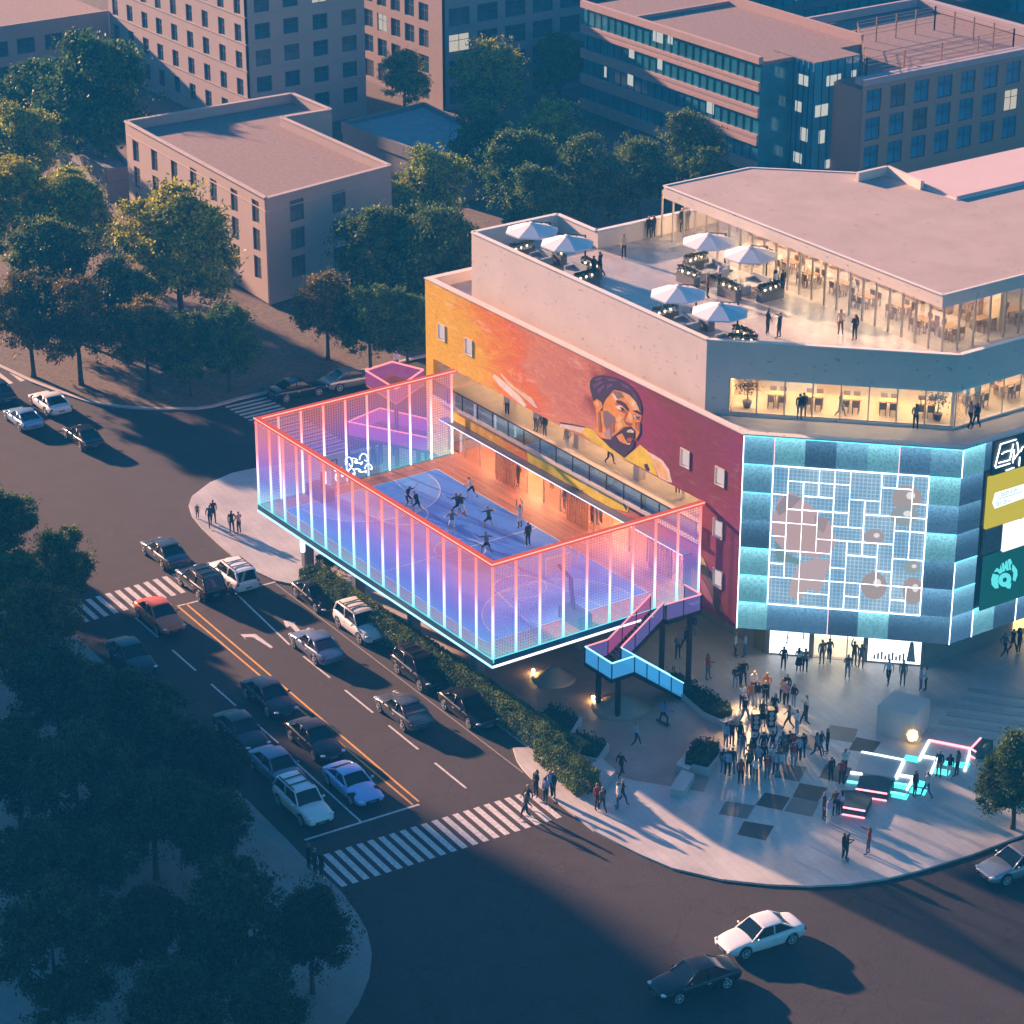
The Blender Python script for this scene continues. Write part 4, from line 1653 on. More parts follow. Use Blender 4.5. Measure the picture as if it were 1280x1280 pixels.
# rim
m_ = MB()
m_.box(BX0 - .06, BY0 - .06, BZ1 - .18, BX1 + .06, BY0 + .30, BZ1)
m_.box(BX0 - .06, BY0 + .301, BZ1 - .18, BX0 + .30, BY1 + .25, BZ1)
m_.box(BX1 - .30, BY0 + .301, BZ1 - .18, BX1 + .06, BY1 + .25, BZ1)
m_.build('top_rim', M_RIM, CT)
m_ = MB()
m_.box(BX0 - .09, BY0 - .09, BZ1 - .04, BX1 + .09, BY0 - .06, BZ1 + .01)
m_.box(BX1 + .06, BY0 - .06, BZ1 - .04, BX1 + .09, BY1 + .2, BZ1 + .01)
m_.box(BX0 + .302, BY0 + .31, BZ1 - .04, BX0 + .33, BY1 + .2, BZ1 + .01)
m_.build('rim_light', M_RIML, CT)
# lower beam and LED edge
m_ = MB()
m_.box(BX0 - .05, BY0 - .05, BZ0 + .10, BX1 + .05, BY0 + .04, BZ0 + .48)
m_.box(BX1 - .04, BY0 + .05, BZ0 + .10, BX1 + .05, BY1, BZ0 + .48)
m_.box(BX0 - .05, BY0 + .05, BZ0 + .10, BX0 + .04, BY1, BZ0 + .48)
m_.build('edge_beam', mat('edge_beam', (.05, .14, .22), .35, .3, var=0), CT)
m_ = MB()
m_.box(BX0 - .08, BY0 - .08, BZ0 - .04, BX1 + .08, BY0 + .02, BZ0 + .07)
m_.build('edge_light', emat('edge_cyan', (.35, .72, 1.0), 1.6), CT)
m_ = MB()
m_.box(BX1 - .02, BY0 + .021, BZ0 - .04, BX1 + .08, BY1, BZ0 + .07)
m_.build('edge_light', emat('edge_white', (.95, .86, 1.0), 1.9), CT)
m_ = MB()
m_.box(BX0 - .07, BY0 - .075, BZ0 + .50, BX1 + .07, BY0 - .03, BZ0 + .53)
m_.box(BX1 + .03, BY0 - .02, BZ0 + .50, BX1 + .075, BY1, BZ0 + .53)
m_.build('edge_light', emat('edge_teal', (.10, .62, .75), 1.2), CT)
# columns
for x in (-26.0, -19.6, -13.1, -6.0):
    m_ = MB()
    m_.box(x - .3, 2.75, .1, x + .3, 3.35, BZ0 + .03)
    m_.box(x - .18, 2.70, .3, x + .18, 2.749, BZ0 - .1)
    m_.build('column', mat('column_concrete', (.16, .16, .18), .7, var=.1), CT)
    m_ = MB()
    m_.box(x - .3, 10.5, .1, x + .3, 11.1, BZ0 + .03)
    m_.build('column', mat('column_concrete', (.16, .16, .18), .7, var=.1), CT)
m_ = MB()
m_.lathe((-26.0, 2.73, 1.2), [(.0, 0), (.18, .1), (.2, .5), (.18, .9), (0, 1.0)], 12)
m_.build('column_lamp', emat('column_lamp', (.9, .92, 1.0), 3.0), CT)


# --- hoops
def hoop(x, y, rz, lab):
    t = thing('basketball_hoop', (x, y, DZ + .006), lab, 'basketball hoop', 'hoops at the ends of the court', rz)
    m = MB()
    m.box(-1.0, -.5, .0, 1.0, .5, .75)
    link('base', m.mesh('base', mat('pad_navy', (.02, .04, .12), .6, var=0)), t)
    m = MB()
    m.bar((.2, 0, .75), (.5, 0, 2.6), .2)
    m.bar((.5, 0, 2.6), (1.7, 0, 3.0), .16)
    link('arm', m.mesh('arm', M_STEEL), t)
    m = MB()
    m.box(1.70, -.9, 2.55, 1.75, .9, 3.6)
    link('backboard', m.mesh('backboard', mat('backboard_white', (.75, .72, .78), .4, var=0)), t)
    m = MB()
    m.box(1.751, -.3, 2.75, 1.757, .3, 2.80)
    m.box(1.751, -.3, 3.15, 1.757, .3, 3.20)
    m.box(1.751, -.3, 2.80, 1.757, -.25, 3.15)
    m.box(1.751, .25, 2.80, 1.757, .3, 3.15)
    link('target_square', m.mesh('target_square', M_BLACK), t)
    m = MB()
    pts = [(2.0 + .23 * cos(q * pi / 8), .23 * sin(q * pi / 8), 2.85) for q in range(17)]
    m.tube(pts, .02, 6)
    link('rim', m.mesh('rim', mat('rim_orange', (.7, .12, .03), .4, var=0)), t)


hoop(-1.35, ym, pi, 'basketball hoop at the near end of the court beside the front corner')
hoop(-25.6, ym - 2.9, 0, 'basketball hoop at the far end of the court, by the neon scribble')
# white neon scribble leaning on the far mesh
t = thing('neon_sign', (-26.4, ym, DZ), 'white neon scribble on a glass board behind the far hoop', 'sign')
m = MB()
m.box(-26.45, ym - 1.6, DZ + .05, -26.40, ym + 2.2, DZ + 2.0)
m.build('board', glassmat('board_glass', (.8, .85, .95), .2), t)
m = MB()
rs = random.Random(5)
for row, (z_, sc_, ln_) in enumerate(((1.5, .26, 2.6), (.75, .20, 3.0))):
    prv = None
    for k in range(150):
        a_ = k * .28
        q_ = (-26.38, ym - 1.4 + ln_ * k / 150 + sc_ * .8 * sin(a_), DZ + z_ + sc_ * cos(a_ * (.5 if k % 60 > 40 else 1)) * (1 + .5 * sin(k * .11)))
        if prv and k % 42 > 3:
            m.bar(prv, q_, .03)
        prv = q_
m.build('neon_tube', emat('neon_white', (.95, .97, 1), 3.0), t)

# ------------------------------------------------------------------ neon stair at the east end
ST = thing('neon_stair', (1.4, 9.5, 0), 'steel switchback stair with pink and cyan neon handrails beside the court cage', 'stairs')
M_STEP = mat('step_steel', (.10, .09, .13), .5, .3, var=0)
M_PINK = emat('neon_pink', (1.0, .26, .30), 1.3)
M_CYAN = emat('neon_cyan', (.30, .80, 1.0), 1.7)
xl0, xl1, xr0, xr1 = .12, 1.30, 1.42, 2.62
ya, yb, yc, yd = 6.5, 8.2, 11.3, 13.8
zl, zu = 3.0, DZ
m = MB()
n = 13
for k in range(n):
    y = yb + (yc - yb) * k / n
    z = zl + (zu - zl) * (k + 1) / n
    m.box(xl0, y, z - .05, xl1, y + (yc - yb) / n + .02, z)
m.build('upper_flight', M_STEP, ST)
m = MB()
ye = 11.9
for k in range(18):
    y = yb + (ye - yb) * k / 18
    z = zl - (zl - KB) * (k) / 18
    m.box(xr0, y, z - .05, xr1, y + (ye - yb) / 18 + .02, z)
m.build('lower_flight', M_STEP, ST)
m = MB()
m.box(xl0 - .1, ya, zl - .22, xr1 + .1, yb + .02, zl)
m.box(xl0 - .05, yc, zu - .25, 1.75, yd, zu - .004)
m.bar((xl0, yb, zl - .15), (xl0, yc, zu - .18), .08, .28)
m.bar((xl1, yb, zl - .15), (xl1, yc, zu - .18), .08, .28)
m.bar((xr0, yb, zl - .15), (xr0, ye, KB - .02), .08, .28)
m.bar((xr1, yb, zl - .15), (xr1, ye, KB - .02), .08, .28)
m.build('frame', M_STEEL, ST)
for (x, y, z) in ((2.3, 7.3, zl - .22), (.4, 7.3, zl - .22), (1.5, 13.2, zu - .25), (.4, 12.0, zu - .25)):
    m = MB()
    m.box(x - .12, y - .12, KB - .02, x + .12, y + .12, z)
    m.build('leg', M_STEEL, ST)
RH_ = 1.02


def rail(a, b, za, zb, m_neon, gcol):
    m = MB()
    d = Vector((b[0] - a[0], b[1] - a[1], zb - za))
    L_ = max(1, round(d.length / 1.2))
    for k in range(L_ + 1):
        t_ = k / L_
        m.bar((a[0] + d.x * t_, a[1] + d.y * t_, za + d.z * t_ - .1), (a[0] + d.x * t_, a[1] + d.y * t_, za + d.z * t_ + RH_), .05)
    r = m.build('railing', M_STEEL, ST)
    m = MB()
    m.bar((a[0], a[1], za + RH_ + .03), (b[0], b[1], zb + RH_ + .03), .07, .06)
    m.build('neon_handrail', m_neon, r)
    m = MB()
    nrm = Vector((-d.y, d.x, 0)).normalized()
    m.ext([(a[0], a[1], za + .02), (b[0], b[1], zb + .02), (b[0], b[1], zb + RH_ - .02), (a[0], a[1], za + RH_ - .02)], nrm, .015)
    m.build('railing_panel', gcol, r)


def tint(name, c, e):
    m, nt, out = newmat(name)
    t_ = nt.nodes.new('ShaderNodeBsdfTransparent')
    em = N(nt, 'ShaderNodeEmission', Color=c4(c), Strength=e * EM)
    mx = N(nt, 'ShaderNodeMixShader', Fac=.62)
    nt.links.new(t_.outputs[0], mx.inputs[1])
    nt.links.new(em.outputs[0], mx.inputs[2])
    nt.links.new(mx.outputs[0], out.inputs[0])
    return m


T_CY, T_VI, T_PK = tint('glow_glass_cyan', (.05, .32, .68), .75), tint('glow_glass_violet', (.16, .13, .42), .55), tint('glow_glass_pink', (.50, .10, .32), .5)
rail((xl0 - .08, ya + .05), (xr1 + .05, ya + .05), zl, zl, M_CYAN, T_CY)
rail((xr1 + .05, ya + .05), (xr1 + .05, yb), zl, zl, M_CYAN, T_CY)
rail((xr1 + .05, yb), (xr1 + .05, ye), zl, KB, M_CYAN, T_CY)
rail((xr0 - .05, yb), (xr0 - .05, ye), zl, KB, M_CYAN, T_CY)
rail((xl0 - .05, ya + .05), (xl0 - .05, yb), zl, zl, M_PINK, T_VI)
rail((xl0 - .05, yb), (xl0 - .05, yc), zl, zu, M_PINK, T_PK)
rail((xl1 + .04, yb), (xl1 + .04, yc), zl, zu, M_PINK, T_VI)
rail((xl1 + .3, yc), (1.72, yd), zu, zu, M_PINK, T_VI)
rail((1.72, yd), (xl0, yd + .02), zu, zu, M_PINK, T_VI)

# ------------------------------------------------------------------ pink lookout and ramp at the west end
LO = thing('lookout_platform', (-36.5, 16.3, 0), 'small raised lookout platform with a glowing pink railing beyond the court cage', 'platform')
q = [G(*p, 7.2) for p in ((457, 463), (490, 452), (529, 462), (495, 486))]
m = MB()
m.prism([(p.x, p.y) for p in q], 6.0, 6.15)
m.build('floor', M_WOODD, LO)
m = MB()
cx_, cy_ = sum(p.x for p in q) / 4, sum(p.y for p in q) / 4
for p in q:
    f = .8
    x, y = cx_ + (p.x - cx_) * f, cy_ + (p.y - cy_) * f
    m.box(x - .12, y - .12, .1, x + .12, y + .12, 6.0)
m.build('legs', M_STEEL, LO)
m, g = MB(), MB()
for a, b in zip(q, q[1:] + q[:1]):
    m.bar((a.x, a.y, 7.2), (b.x, b.y, 7.2), .09)
    nrm = Vector((-(b.y - a.y), b.x - a.x, 0)).normalized()
    g.ext([(a.x, a.y, 6.16), (b.x, b.y, 6.16), (b.x, b.y, 7.15), (a.x, a.y, 7.15)], nrm, .015)
m.build('neon_handrail', emat('neon_coral', (1.0, .22, .22), 1.5), LO)
g.build('railing_panel', T_PK, LO)
RAMP = thing('neon_ramp', (-33, 13, 0), 'pink edged ramp with violet glowing sides behind the far mesh of the cage', 'ramp')
q = [G(*p, 4.4) for p in ((435, 527), (475, 510), (532, 523), (560, 552))]
m = MB()
m.prism([(p.x, p.y) for p in q], 3.2, 3.4)
m.build('deck', mat('ramp_violet', (.20, .06, .28), .5, var=.1), RAMP)
m, g = MB(), MB()
for a, b in zip(q, q[1:] + q[:1]):
    m.bar((a.x, a.y, 4.4), (b.x, b.y, 4.4), .07)
    nrm = Vector((-(b.y - a.y), b.x - a.x, 0)).normalized()
    g.ext([(a.x, a.y, 3.4), (b.x, b.y, 3.4), (b.x, b.y, 4.35), (a.x, a.y, 4.35)], nrm, .015)
m.build('neon_handrail', emat('neon_coral', (1.0, .22, .22), 1.5), RAMP)
g.build('railing_panel', tint('glow_glass_magenta', (.55, .08, .55), .6), RAMP)
m = MB()
for p in q:
    m.box(p.x - .1, p.y - .1, .1, p.x + .1, p.y + .1, 3.2)
m.build('legs', M_STEEL, RAMP)
# ------------------------------------------------------------------ foliage
def leaf_mat(name, lo, hi, tr=.34):
    m, nt, out = newmat(name)
    L = nt.links.new
    ge = nt.nodes.new('ShaderNodeNewGeometry')
    oi = nt.nodes.new('ShaderNodeObjectInfo')
    r = ramp(nt, [(0, lo), (.55, tuple((a + b) / 2 for a, b in zip(lo, hi))), (1, hi)])
    L(ge.outputs['Random Per Island'], r.inputs[0])
    hs = N(nt, 'ShaderNodeHueSaturation')
    mr = N(nt, 'ShaderNodeMapRange')
    mr.inputs['To Min'].default_value = .475
    mr.inputs['To Max'].default_value = .515
    L(oi.outputs['Random'], mr.inputs['Value'])
    L(mr.outputs[0], hs.inputs['Hue'])
    tc = nt.nodes.new('ShaderNodeTexCoord')     # clumps differ in tone
    nz = N(nt, 'ShaderNodeTexNoise', Scale=.95, Detail=2.0)
    L(tc.outputs['Object'], nz.inputs['Vector'])
    rn = ramp(nt, [(.35, (.50, .55, .60)), (.65, (1.4, 1.35, 1.1))])
    L(nz.outputs['Fac'], rn.inputs[0])
    mm = nt.nodes.new('ShaderNodeMix')
    mm.data_type = 'RGBA'
    mm.blend_type = 'MULTIPLY'
    mm.inputs['Factor'].default_value = 1.0
    L(r.outputs[0], mm.inputs['A'])
    L(rn.outputs[0], mm.inputs['B'])
    L(mm.outputs['Result'], hs.inputs['Color'])
    d = N(nt, 'ShaderNodeBsdfPrincipled', Roughness=.6)
    d.inputs['Specular IOR Level'].default_value = .25
    L(hs.outputs[0], d.inputs['Base Color'])
    t = nt.nodes.new('ShaderNodeBsdfTranslucent')
    L(hs.outputs[0], t.inputs['Color'])
    mx = N(nt, 'ShaderNodeMixShader', Fac=tr)
    L(d.outputs[0], mx.inputs[1])
    L(t.outputs[0], mx.inputs[2])
    L(mx.outputs[0], out.inputs[0])
    return m


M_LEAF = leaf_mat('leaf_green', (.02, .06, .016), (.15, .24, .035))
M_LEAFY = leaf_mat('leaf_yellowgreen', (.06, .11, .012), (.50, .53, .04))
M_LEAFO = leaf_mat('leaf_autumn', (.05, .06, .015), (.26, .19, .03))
M_LEAFD = leaf_mat('leaf_shaded', (.006, .020, .013), (.080, .14, .06))  # leaf colours darkened to carry the shade of the near wood
M_LEAF_SHADEB = leaf_mat('leaf_shaded_brown', (.014, .014, .010), (.085, .062, .035))
M_HEDGE = leaf_mat('leaf_hedge', (.03, .075, .015), (.17, .26, .05))
M_SHRUB = leaf_mat('leaf_shrub', (.02, .045, .03), (.06, .10, .06))
M_GRASSY = leaf_mat('leaf_gold', (.25, .16, .05), (.60, .42, .18))
M_BARK = mat('bark', (.055, .042, .035), .9, var=.3, scale=6)


def leaf(v, f, p, s, rnd_):
    n = Vector((rnd_.gauss(0, 1), rnd_.gauss(0, 1), rnd_.gauss(.5, .8)))
    if n.length < .01:
        n = Vector((0, 0, 1))
    n.normalize()
    a = n.orthogonal().normalized()
    a = (Matrix.Rotation(rnd_.uniform(0, 6.28), 3, n) @ a)
    b = n.cross(a)
    k = len(v)
    l, w = s * rnd_.uniform(.7, 1.3), s * rnd_.uniform(.35, .6)
    v += [tuple(p - a * l * .5), tuple(p + b * w * .5 - a * l * .05), tuple(p + a * l * .5), tuple(p - b * w * .5 - a * l * .05)]
    f.append((k, k + 1, k + 2, k + 3))


def crown_mesh(name, seed, R=3.2, ch=5.0, squash=1.05, nclump=210, nleaf=130, ls=.27):
    rnd_ = random.Random(seed)
    v, f = [], []
    lobes = [(Vector((0, 0, ch)), R * .78)]
    for k in range(7):
        t = 2 * pi * k / 7 + rnd_.uniform(-.4, .4)
        zz = rnd_.uniform(-.6, .4)
        lobes.append((Vector((cos(t) * R * .52, sin(t) * R * .52, ch + zz * R * squash)), R * rnd_.uniform(.36, .52)))
    for k in range(3):
        t = rnd_.uniform(0, 6.28)
        lobes.append((Vector((cos(t) * R * .22, sin(t) * R * .22, ch + R * squash * rnd_.uniform(.5, .72))), R * rnd_.uniform(.28, .4)))
    for k in range(nclump):
        c, r = lobes[rnd_.randrange(len(lobes))]
        d = Vector((rnd_.gauss(0, 1), rnd_.gauss(0, 1), rnd_.gauss(.25, 1))).normalized()
        p = c + d * r * rnd_.uniform(.72, 1.05)
        cr = rnd_.uniform(.28, .62)
        for q in range(int(nleaf * cr / .45)):
            e = Vector((rnd_.gauss(0, 1), rnd_.gauss(0, 1), rnd_.gauss(0, .75)))
            leaf(v, f, p + e * cr * .55, ls, rnd_)
    # loose twigs
    for k in range(40):
        d = Vector((rnd_.gauss(0, 1), rnd_.gauss(0, 1), rnd_.gauss(.1, .8))).normalized()
        p = Vector((0, 0, ch)) + Vector((d.x * R, d.y * R, d.z * R * squash)) * rnd_.uniform(.9, 1.12)
        for q in range(14):
            leaf(v, f, p + Vector((rnd_.gauss(0, .2), rnd_.gauss(0, .2), rnd_.gauss(0, .18))), ls * .9, rnd_)
    me = bpy.data.meshes.new(name)
    me.from_pydata(v, [], f)
    me.update()
    return me


def trunk_mesh(name, seed, R=3.2, ch=5.0):
    rnd_ = random.Random(seed)
    m = MB()
    top = Vector((rnd_.uniform(-.2, .2), rnd_.uniform(-.2, .2), ch * .62))
    m.tube([(0, 0, -.1), (.02, .01, .5), tuple(top * .6 + Vector((0, 0, .4))), tuple(top)], [.26, .19, .16, .13], 8)
    for k in range(6):
        t = 2 * pi * k / 6 + rnd_.uniform(-.4, .4)
        e = Vector((cos(t) * R * .55, sin(t) * R * .55, ch + rnd_.uniform(-.2, .5) * R))
        mid = (top + e) / 2 + Vector((0, 0, -.2))
        m.tube([tuple(top * .92), tuple(mid), tuple(e)], [.10, .07, .025], 6)
    m.tube([tuple(top), (top.x, top.y, ch + R * .6)], [.12, .03], 6)
    return m.mesh(name, M_BARK, smooth=True)


CROWNS = []
for k in range(6):
    me = crown_mesh('crown', 20 + k, squash=(1.05, .95, 1.2, 1.0, 1.1, .9)[k])
    me.materials.append(M_LEAF)
    CROWNS.append((me, trunk_mesh('trunk', 40 + k)))


def tree(cx, cy, rpx, name, label, group, leafm, k=None, z0=0.0, hc=5.0):
    "a tree whose crown is seen round (cx, cy) with a radius of rpx picture units; stands on the ground"
    r = 3.2
    for _ in range(3):
        p = G(cx, cy, z0 + r * hc / 3.2)
        w = (p - CAM).dot(FW)
        r = rpx * w / FPX
    s = r / 3.2
    t = thing(name, (p.x, p.y, z0), label, 'tree', group, random.uniform(0, 6.28))
    cm, tm = CROWNS[random.randrange(6) if k is None else k]
    c = link('crown', cm, t, sc=s)
    c.material_slots[0].link = 'OBJECT'
    c.material_slots[0].material = leafm
    link('trunk', tm, t, sc=s)
    return t


TREES = []
A_, B_, O_ = M_LEAF, M_LEAFY, M_LEAFO
g1, g2, g3, g4 = 'trees in the park by the far corner', 'trees between the background buildings', 'trees along the left side of the road', 'dark trees in the near left corner'
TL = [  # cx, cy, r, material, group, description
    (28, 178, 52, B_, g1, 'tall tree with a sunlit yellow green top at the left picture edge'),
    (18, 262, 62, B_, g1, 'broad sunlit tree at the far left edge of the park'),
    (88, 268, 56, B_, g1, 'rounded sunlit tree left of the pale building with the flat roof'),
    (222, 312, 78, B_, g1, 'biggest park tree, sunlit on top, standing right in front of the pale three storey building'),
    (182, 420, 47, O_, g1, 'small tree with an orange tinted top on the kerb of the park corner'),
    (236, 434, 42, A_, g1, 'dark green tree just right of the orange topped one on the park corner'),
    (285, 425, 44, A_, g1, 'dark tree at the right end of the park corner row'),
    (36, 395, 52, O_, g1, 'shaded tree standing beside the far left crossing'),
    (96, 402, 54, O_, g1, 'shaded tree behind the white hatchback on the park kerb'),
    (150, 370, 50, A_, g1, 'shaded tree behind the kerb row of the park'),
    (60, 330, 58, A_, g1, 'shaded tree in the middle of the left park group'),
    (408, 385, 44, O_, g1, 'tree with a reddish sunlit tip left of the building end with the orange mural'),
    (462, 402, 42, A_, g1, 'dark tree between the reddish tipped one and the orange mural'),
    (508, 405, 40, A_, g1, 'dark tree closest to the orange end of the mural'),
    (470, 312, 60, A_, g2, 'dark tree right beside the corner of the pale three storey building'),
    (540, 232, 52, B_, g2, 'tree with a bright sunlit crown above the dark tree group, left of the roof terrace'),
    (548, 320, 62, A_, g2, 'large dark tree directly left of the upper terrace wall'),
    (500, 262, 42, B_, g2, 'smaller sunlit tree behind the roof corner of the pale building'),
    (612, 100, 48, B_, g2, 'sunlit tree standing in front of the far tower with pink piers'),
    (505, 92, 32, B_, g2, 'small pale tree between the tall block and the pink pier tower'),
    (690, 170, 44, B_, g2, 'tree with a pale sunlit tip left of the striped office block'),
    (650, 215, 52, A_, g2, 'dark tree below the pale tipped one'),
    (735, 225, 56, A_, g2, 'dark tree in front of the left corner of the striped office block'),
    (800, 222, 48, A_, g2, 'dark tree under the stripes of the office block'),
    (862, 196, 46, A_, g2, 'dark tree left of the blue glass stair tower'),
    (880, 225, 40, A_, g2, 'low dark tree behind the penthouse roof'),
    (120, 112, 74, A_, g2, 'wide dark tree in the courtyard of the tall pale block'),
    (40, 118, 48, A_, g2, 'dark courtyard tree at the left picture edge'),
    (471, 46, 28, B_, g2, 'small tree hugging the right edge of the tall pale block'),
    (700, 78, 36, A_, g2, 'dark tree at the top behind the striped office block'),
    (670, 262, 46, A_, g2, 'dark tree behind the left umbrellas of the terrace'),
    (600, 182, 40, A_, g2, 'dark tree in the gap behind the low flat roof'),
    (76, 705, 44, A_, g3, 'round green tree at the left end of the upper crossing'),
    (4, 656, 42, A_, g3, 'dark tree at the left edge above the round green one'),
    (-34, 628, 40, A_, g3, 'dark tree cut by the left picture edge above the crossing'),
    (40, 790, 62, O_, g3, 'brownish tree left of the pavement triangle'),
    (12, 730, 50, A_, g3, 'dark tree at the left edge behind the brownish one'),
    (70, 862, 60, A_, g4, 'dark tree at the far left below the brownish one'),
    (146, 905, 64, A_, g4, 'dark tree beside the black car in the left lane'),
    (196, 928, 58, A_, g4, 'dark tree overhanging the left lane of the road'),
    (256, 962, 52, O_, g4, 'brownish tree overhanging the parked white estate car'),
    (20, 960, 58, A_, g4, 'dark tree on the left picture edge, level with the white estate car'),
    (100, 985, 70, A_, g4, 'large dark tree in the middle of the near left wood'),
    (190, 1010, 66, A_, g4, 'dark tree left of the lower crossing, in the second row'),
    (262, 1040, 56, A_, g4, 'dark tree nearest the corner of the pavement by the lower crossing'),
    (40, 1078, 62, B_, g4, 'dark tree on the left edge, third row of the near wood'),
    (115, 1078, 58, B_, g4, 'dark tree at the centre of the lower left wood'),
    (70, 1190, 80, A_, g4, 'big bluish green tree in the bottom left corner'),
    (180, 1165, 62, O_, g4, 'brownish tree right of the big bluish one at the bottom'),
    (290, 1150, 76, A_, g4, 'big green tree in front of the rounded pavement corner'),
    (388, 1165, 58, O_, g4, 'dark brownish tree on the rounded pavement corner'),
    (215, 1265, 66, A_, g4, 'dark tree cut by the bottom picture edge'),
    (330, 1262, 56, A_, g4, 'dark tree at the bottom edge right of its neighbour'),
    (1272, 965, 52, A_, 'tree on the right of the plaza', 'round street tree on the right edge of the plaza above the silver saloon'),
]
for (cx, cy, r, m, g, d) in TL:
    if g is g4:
        m = M_LEAF_SHADEB if m is O_ else M_LEAFD  # near wood swaps to the darkened copies, shade put into the leaf colour
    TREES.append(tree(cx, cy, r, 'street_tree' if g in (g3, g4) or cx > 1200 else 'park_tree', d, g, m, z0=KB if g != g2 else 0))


def shrub_mesh(name, L_, W_, H_, n, seed, ls=.16, box=True):
    rnd_ = random.Random(seed)
    v, f = [], []
    for k in range(n):
        x, y = rnd_.uniform(-L_ / 2, L_ / 2), rnd_.uniform(-W_ / 2, W_ / 2)
        top = H_ * (.92 + .05 * sin(x * 2.1 + seed) * sin(y * 3 + x) + rnd_.uniform(-.08, .08))
        z = top if rnd_.random() < .62 else rnd_.uniform(.05, top)
        if z < top:
            if rnd_.random() < .75:
                y = (W_ / 2) * rnd_.choice((-1, 1)) + rnd_.gauss(0, .05)
            else:
                x = (L_ / 2) * rnd_.choice((-1, 1)) + rnd_.gauss(0, .05)
        leaf(v, f, Vector((x, y, z)), ls, rnd_)
    me = bpy.data.meshes.new(name)
    me.from_pydata(v, [], f)
    me.update()
    return me


def shrub(name, loc, L_, W_, H_, n, seed, m, label, cat, group=None, rz=0, ls=.16):
    me = shrub_mesh(name, L_, W_, H_, n, seed, ls)
    me.materials.append(m)
    o = link(name, me, None, loc, rz)
    return tag(o, label, cat, group)


shrub('clipped_hedge', (-9.6, 1.75, KB), 28.0, 1.5, 1.35, 38000, 3, M_HEDGE, 'long clipped green hedge between the parked cars and the raised court', 'hedge')
shrub('clipped_hedge', (6.1, .85, KB), 4.8, 1.5, 1.3, 11000, 5, M_HEDGE, 'bushy end of the hedge beside the pavement with the three waiting people', 'hedge', rz=RAD(-6))
shrub('round_bush', (-24.6, 4.0, KB), 1.8, 1.3, .9, 2600, 6, M_HEDGE, 'small rounded bush behind the first court column', 'bush')

# planters along the skate floor
def planter(pxs, h, label, shr, seed, leafm=M_SHRUB):
    q = [G(x, y, KB + h) for x, y in pxs]
    t = thing('concrete_planter', (sum(p.x for p in q) / len(q), sum(p.y for p in q) / len(q), KB), label, 'planter', 'concrete planters round the skate floor')
    m = MB()
    m.prism([(p.x, p.y) for p in q], KB - .02, KB + h)
    m.build('kerb', M_CONC, t)
    cx = sum(p.x for p in q) / len(q)
    cy = sum(p.y for p in q) / len(q)
    rnd_ = random.Random(seed)
    v, f = [], []
    inner = [((p.x - cx) * .86 + cx, (p.y - cy) * .86 + cy) for p in q]
    m = MB()
    m.prism(inner, KB + h - .05, KB + h + .012)
    m.build('soil', mat('soil', (.03, .025, .02), .9), t)
    for k in range(shr):
        a, b = sorted((rnd_.random(), rnd_.random()))
        w = (a, b - a, 1 - b)
        i = rnd_.randrange(len(inner) - 2)
        tri = (inner[0], inner[i + 1], inner[i + 2])
        x = sum(w[j] * tri[j][0] for j in range(3))
        y = sum(w[j] * tri[j][1] for j in range(3))
        leaf(v, f, Vector((x - t.location.x, y - t.location.y, h + abs(rnd_.gauss(.12, .2)))), .2, rnd_)
    me = bpy.data.meshes.new('plants')
    me.from_pydata(v, [], f)
    me.materials.append(leafm)
    link('plants', me, t)
    return t


planter([(822, 842), (838, 838), (918, 885), (921, 897), (905, 903), (880, 892)], .35, 'long dark planted bed between the stair foot and the street band', 2600, 1)
planter([(858, 938), (868, 926), (902, 930), (902, 942), (886, 962), (856, 955)], .45, 'planted bed with pale seats left of the watching crowd', 1400, 2)
planter([(672, 895), (686, 880), (728, 897), (712, 922), (690, 915)], .45, 'upper planted bed behind the hedge', 1300, 3)
planter([(708, 930), (722, 914), (762, 930), (748, 950), (725, 945)], .45, 'lower planted bed behind the hedge', 1300, 4)
for (x, y, lb) in ((683, 908, 'golden grass tuft lit warm behind the hedge, upper one'), (722, 932, 'golden grass tuft lit warm behind the hedge, lower one')):
    p = G(x, y, KB + .6)
    shrub('grass_tuft', (p.x, p.y, KB + .45), 1.5, .7, .55, 900, int(x), M_GRASSY, lb, 'plant', 'golden grasses by the hedge', ls=.18)
for pts, lb in (([(735, 957), (752, 948), (770, 963), (752, 980)], 'pale pink topped concrete bench at the end of the hedge'), ([(845, 955), (860, 938), (876, 943), (860, 962)], 'pale square concrete seat beside the bed left of the crowd'),
                ([(838, 985), (852, 962), (868, 968), (855, 988)], 'low concrete step seat at the corner of the skate floor'), ([(700, 930), (716, 914), (724, 918), (708, 936)], 'slim concrete bench between the two beds behind the hedge')):
    q = [G(x, y, KB + .45) for x, y in pts]
    m = MB()
    m.prism([(p.x, p.y) for p in q], KB - .02, KB + .38)
    c = (sum(p.x for p in q) / 4, sum(p.y for p in q) / 4)
    m.prism([((p.x - c[0]) * 1.04 + c[0], (p.y - c[1]) * 1.04 + c[1]) for p in q], KB + .38, KB + .45)
    tag(m.build('concrete_bench', M_CONC), lb, 'bench', 'concrete benches')
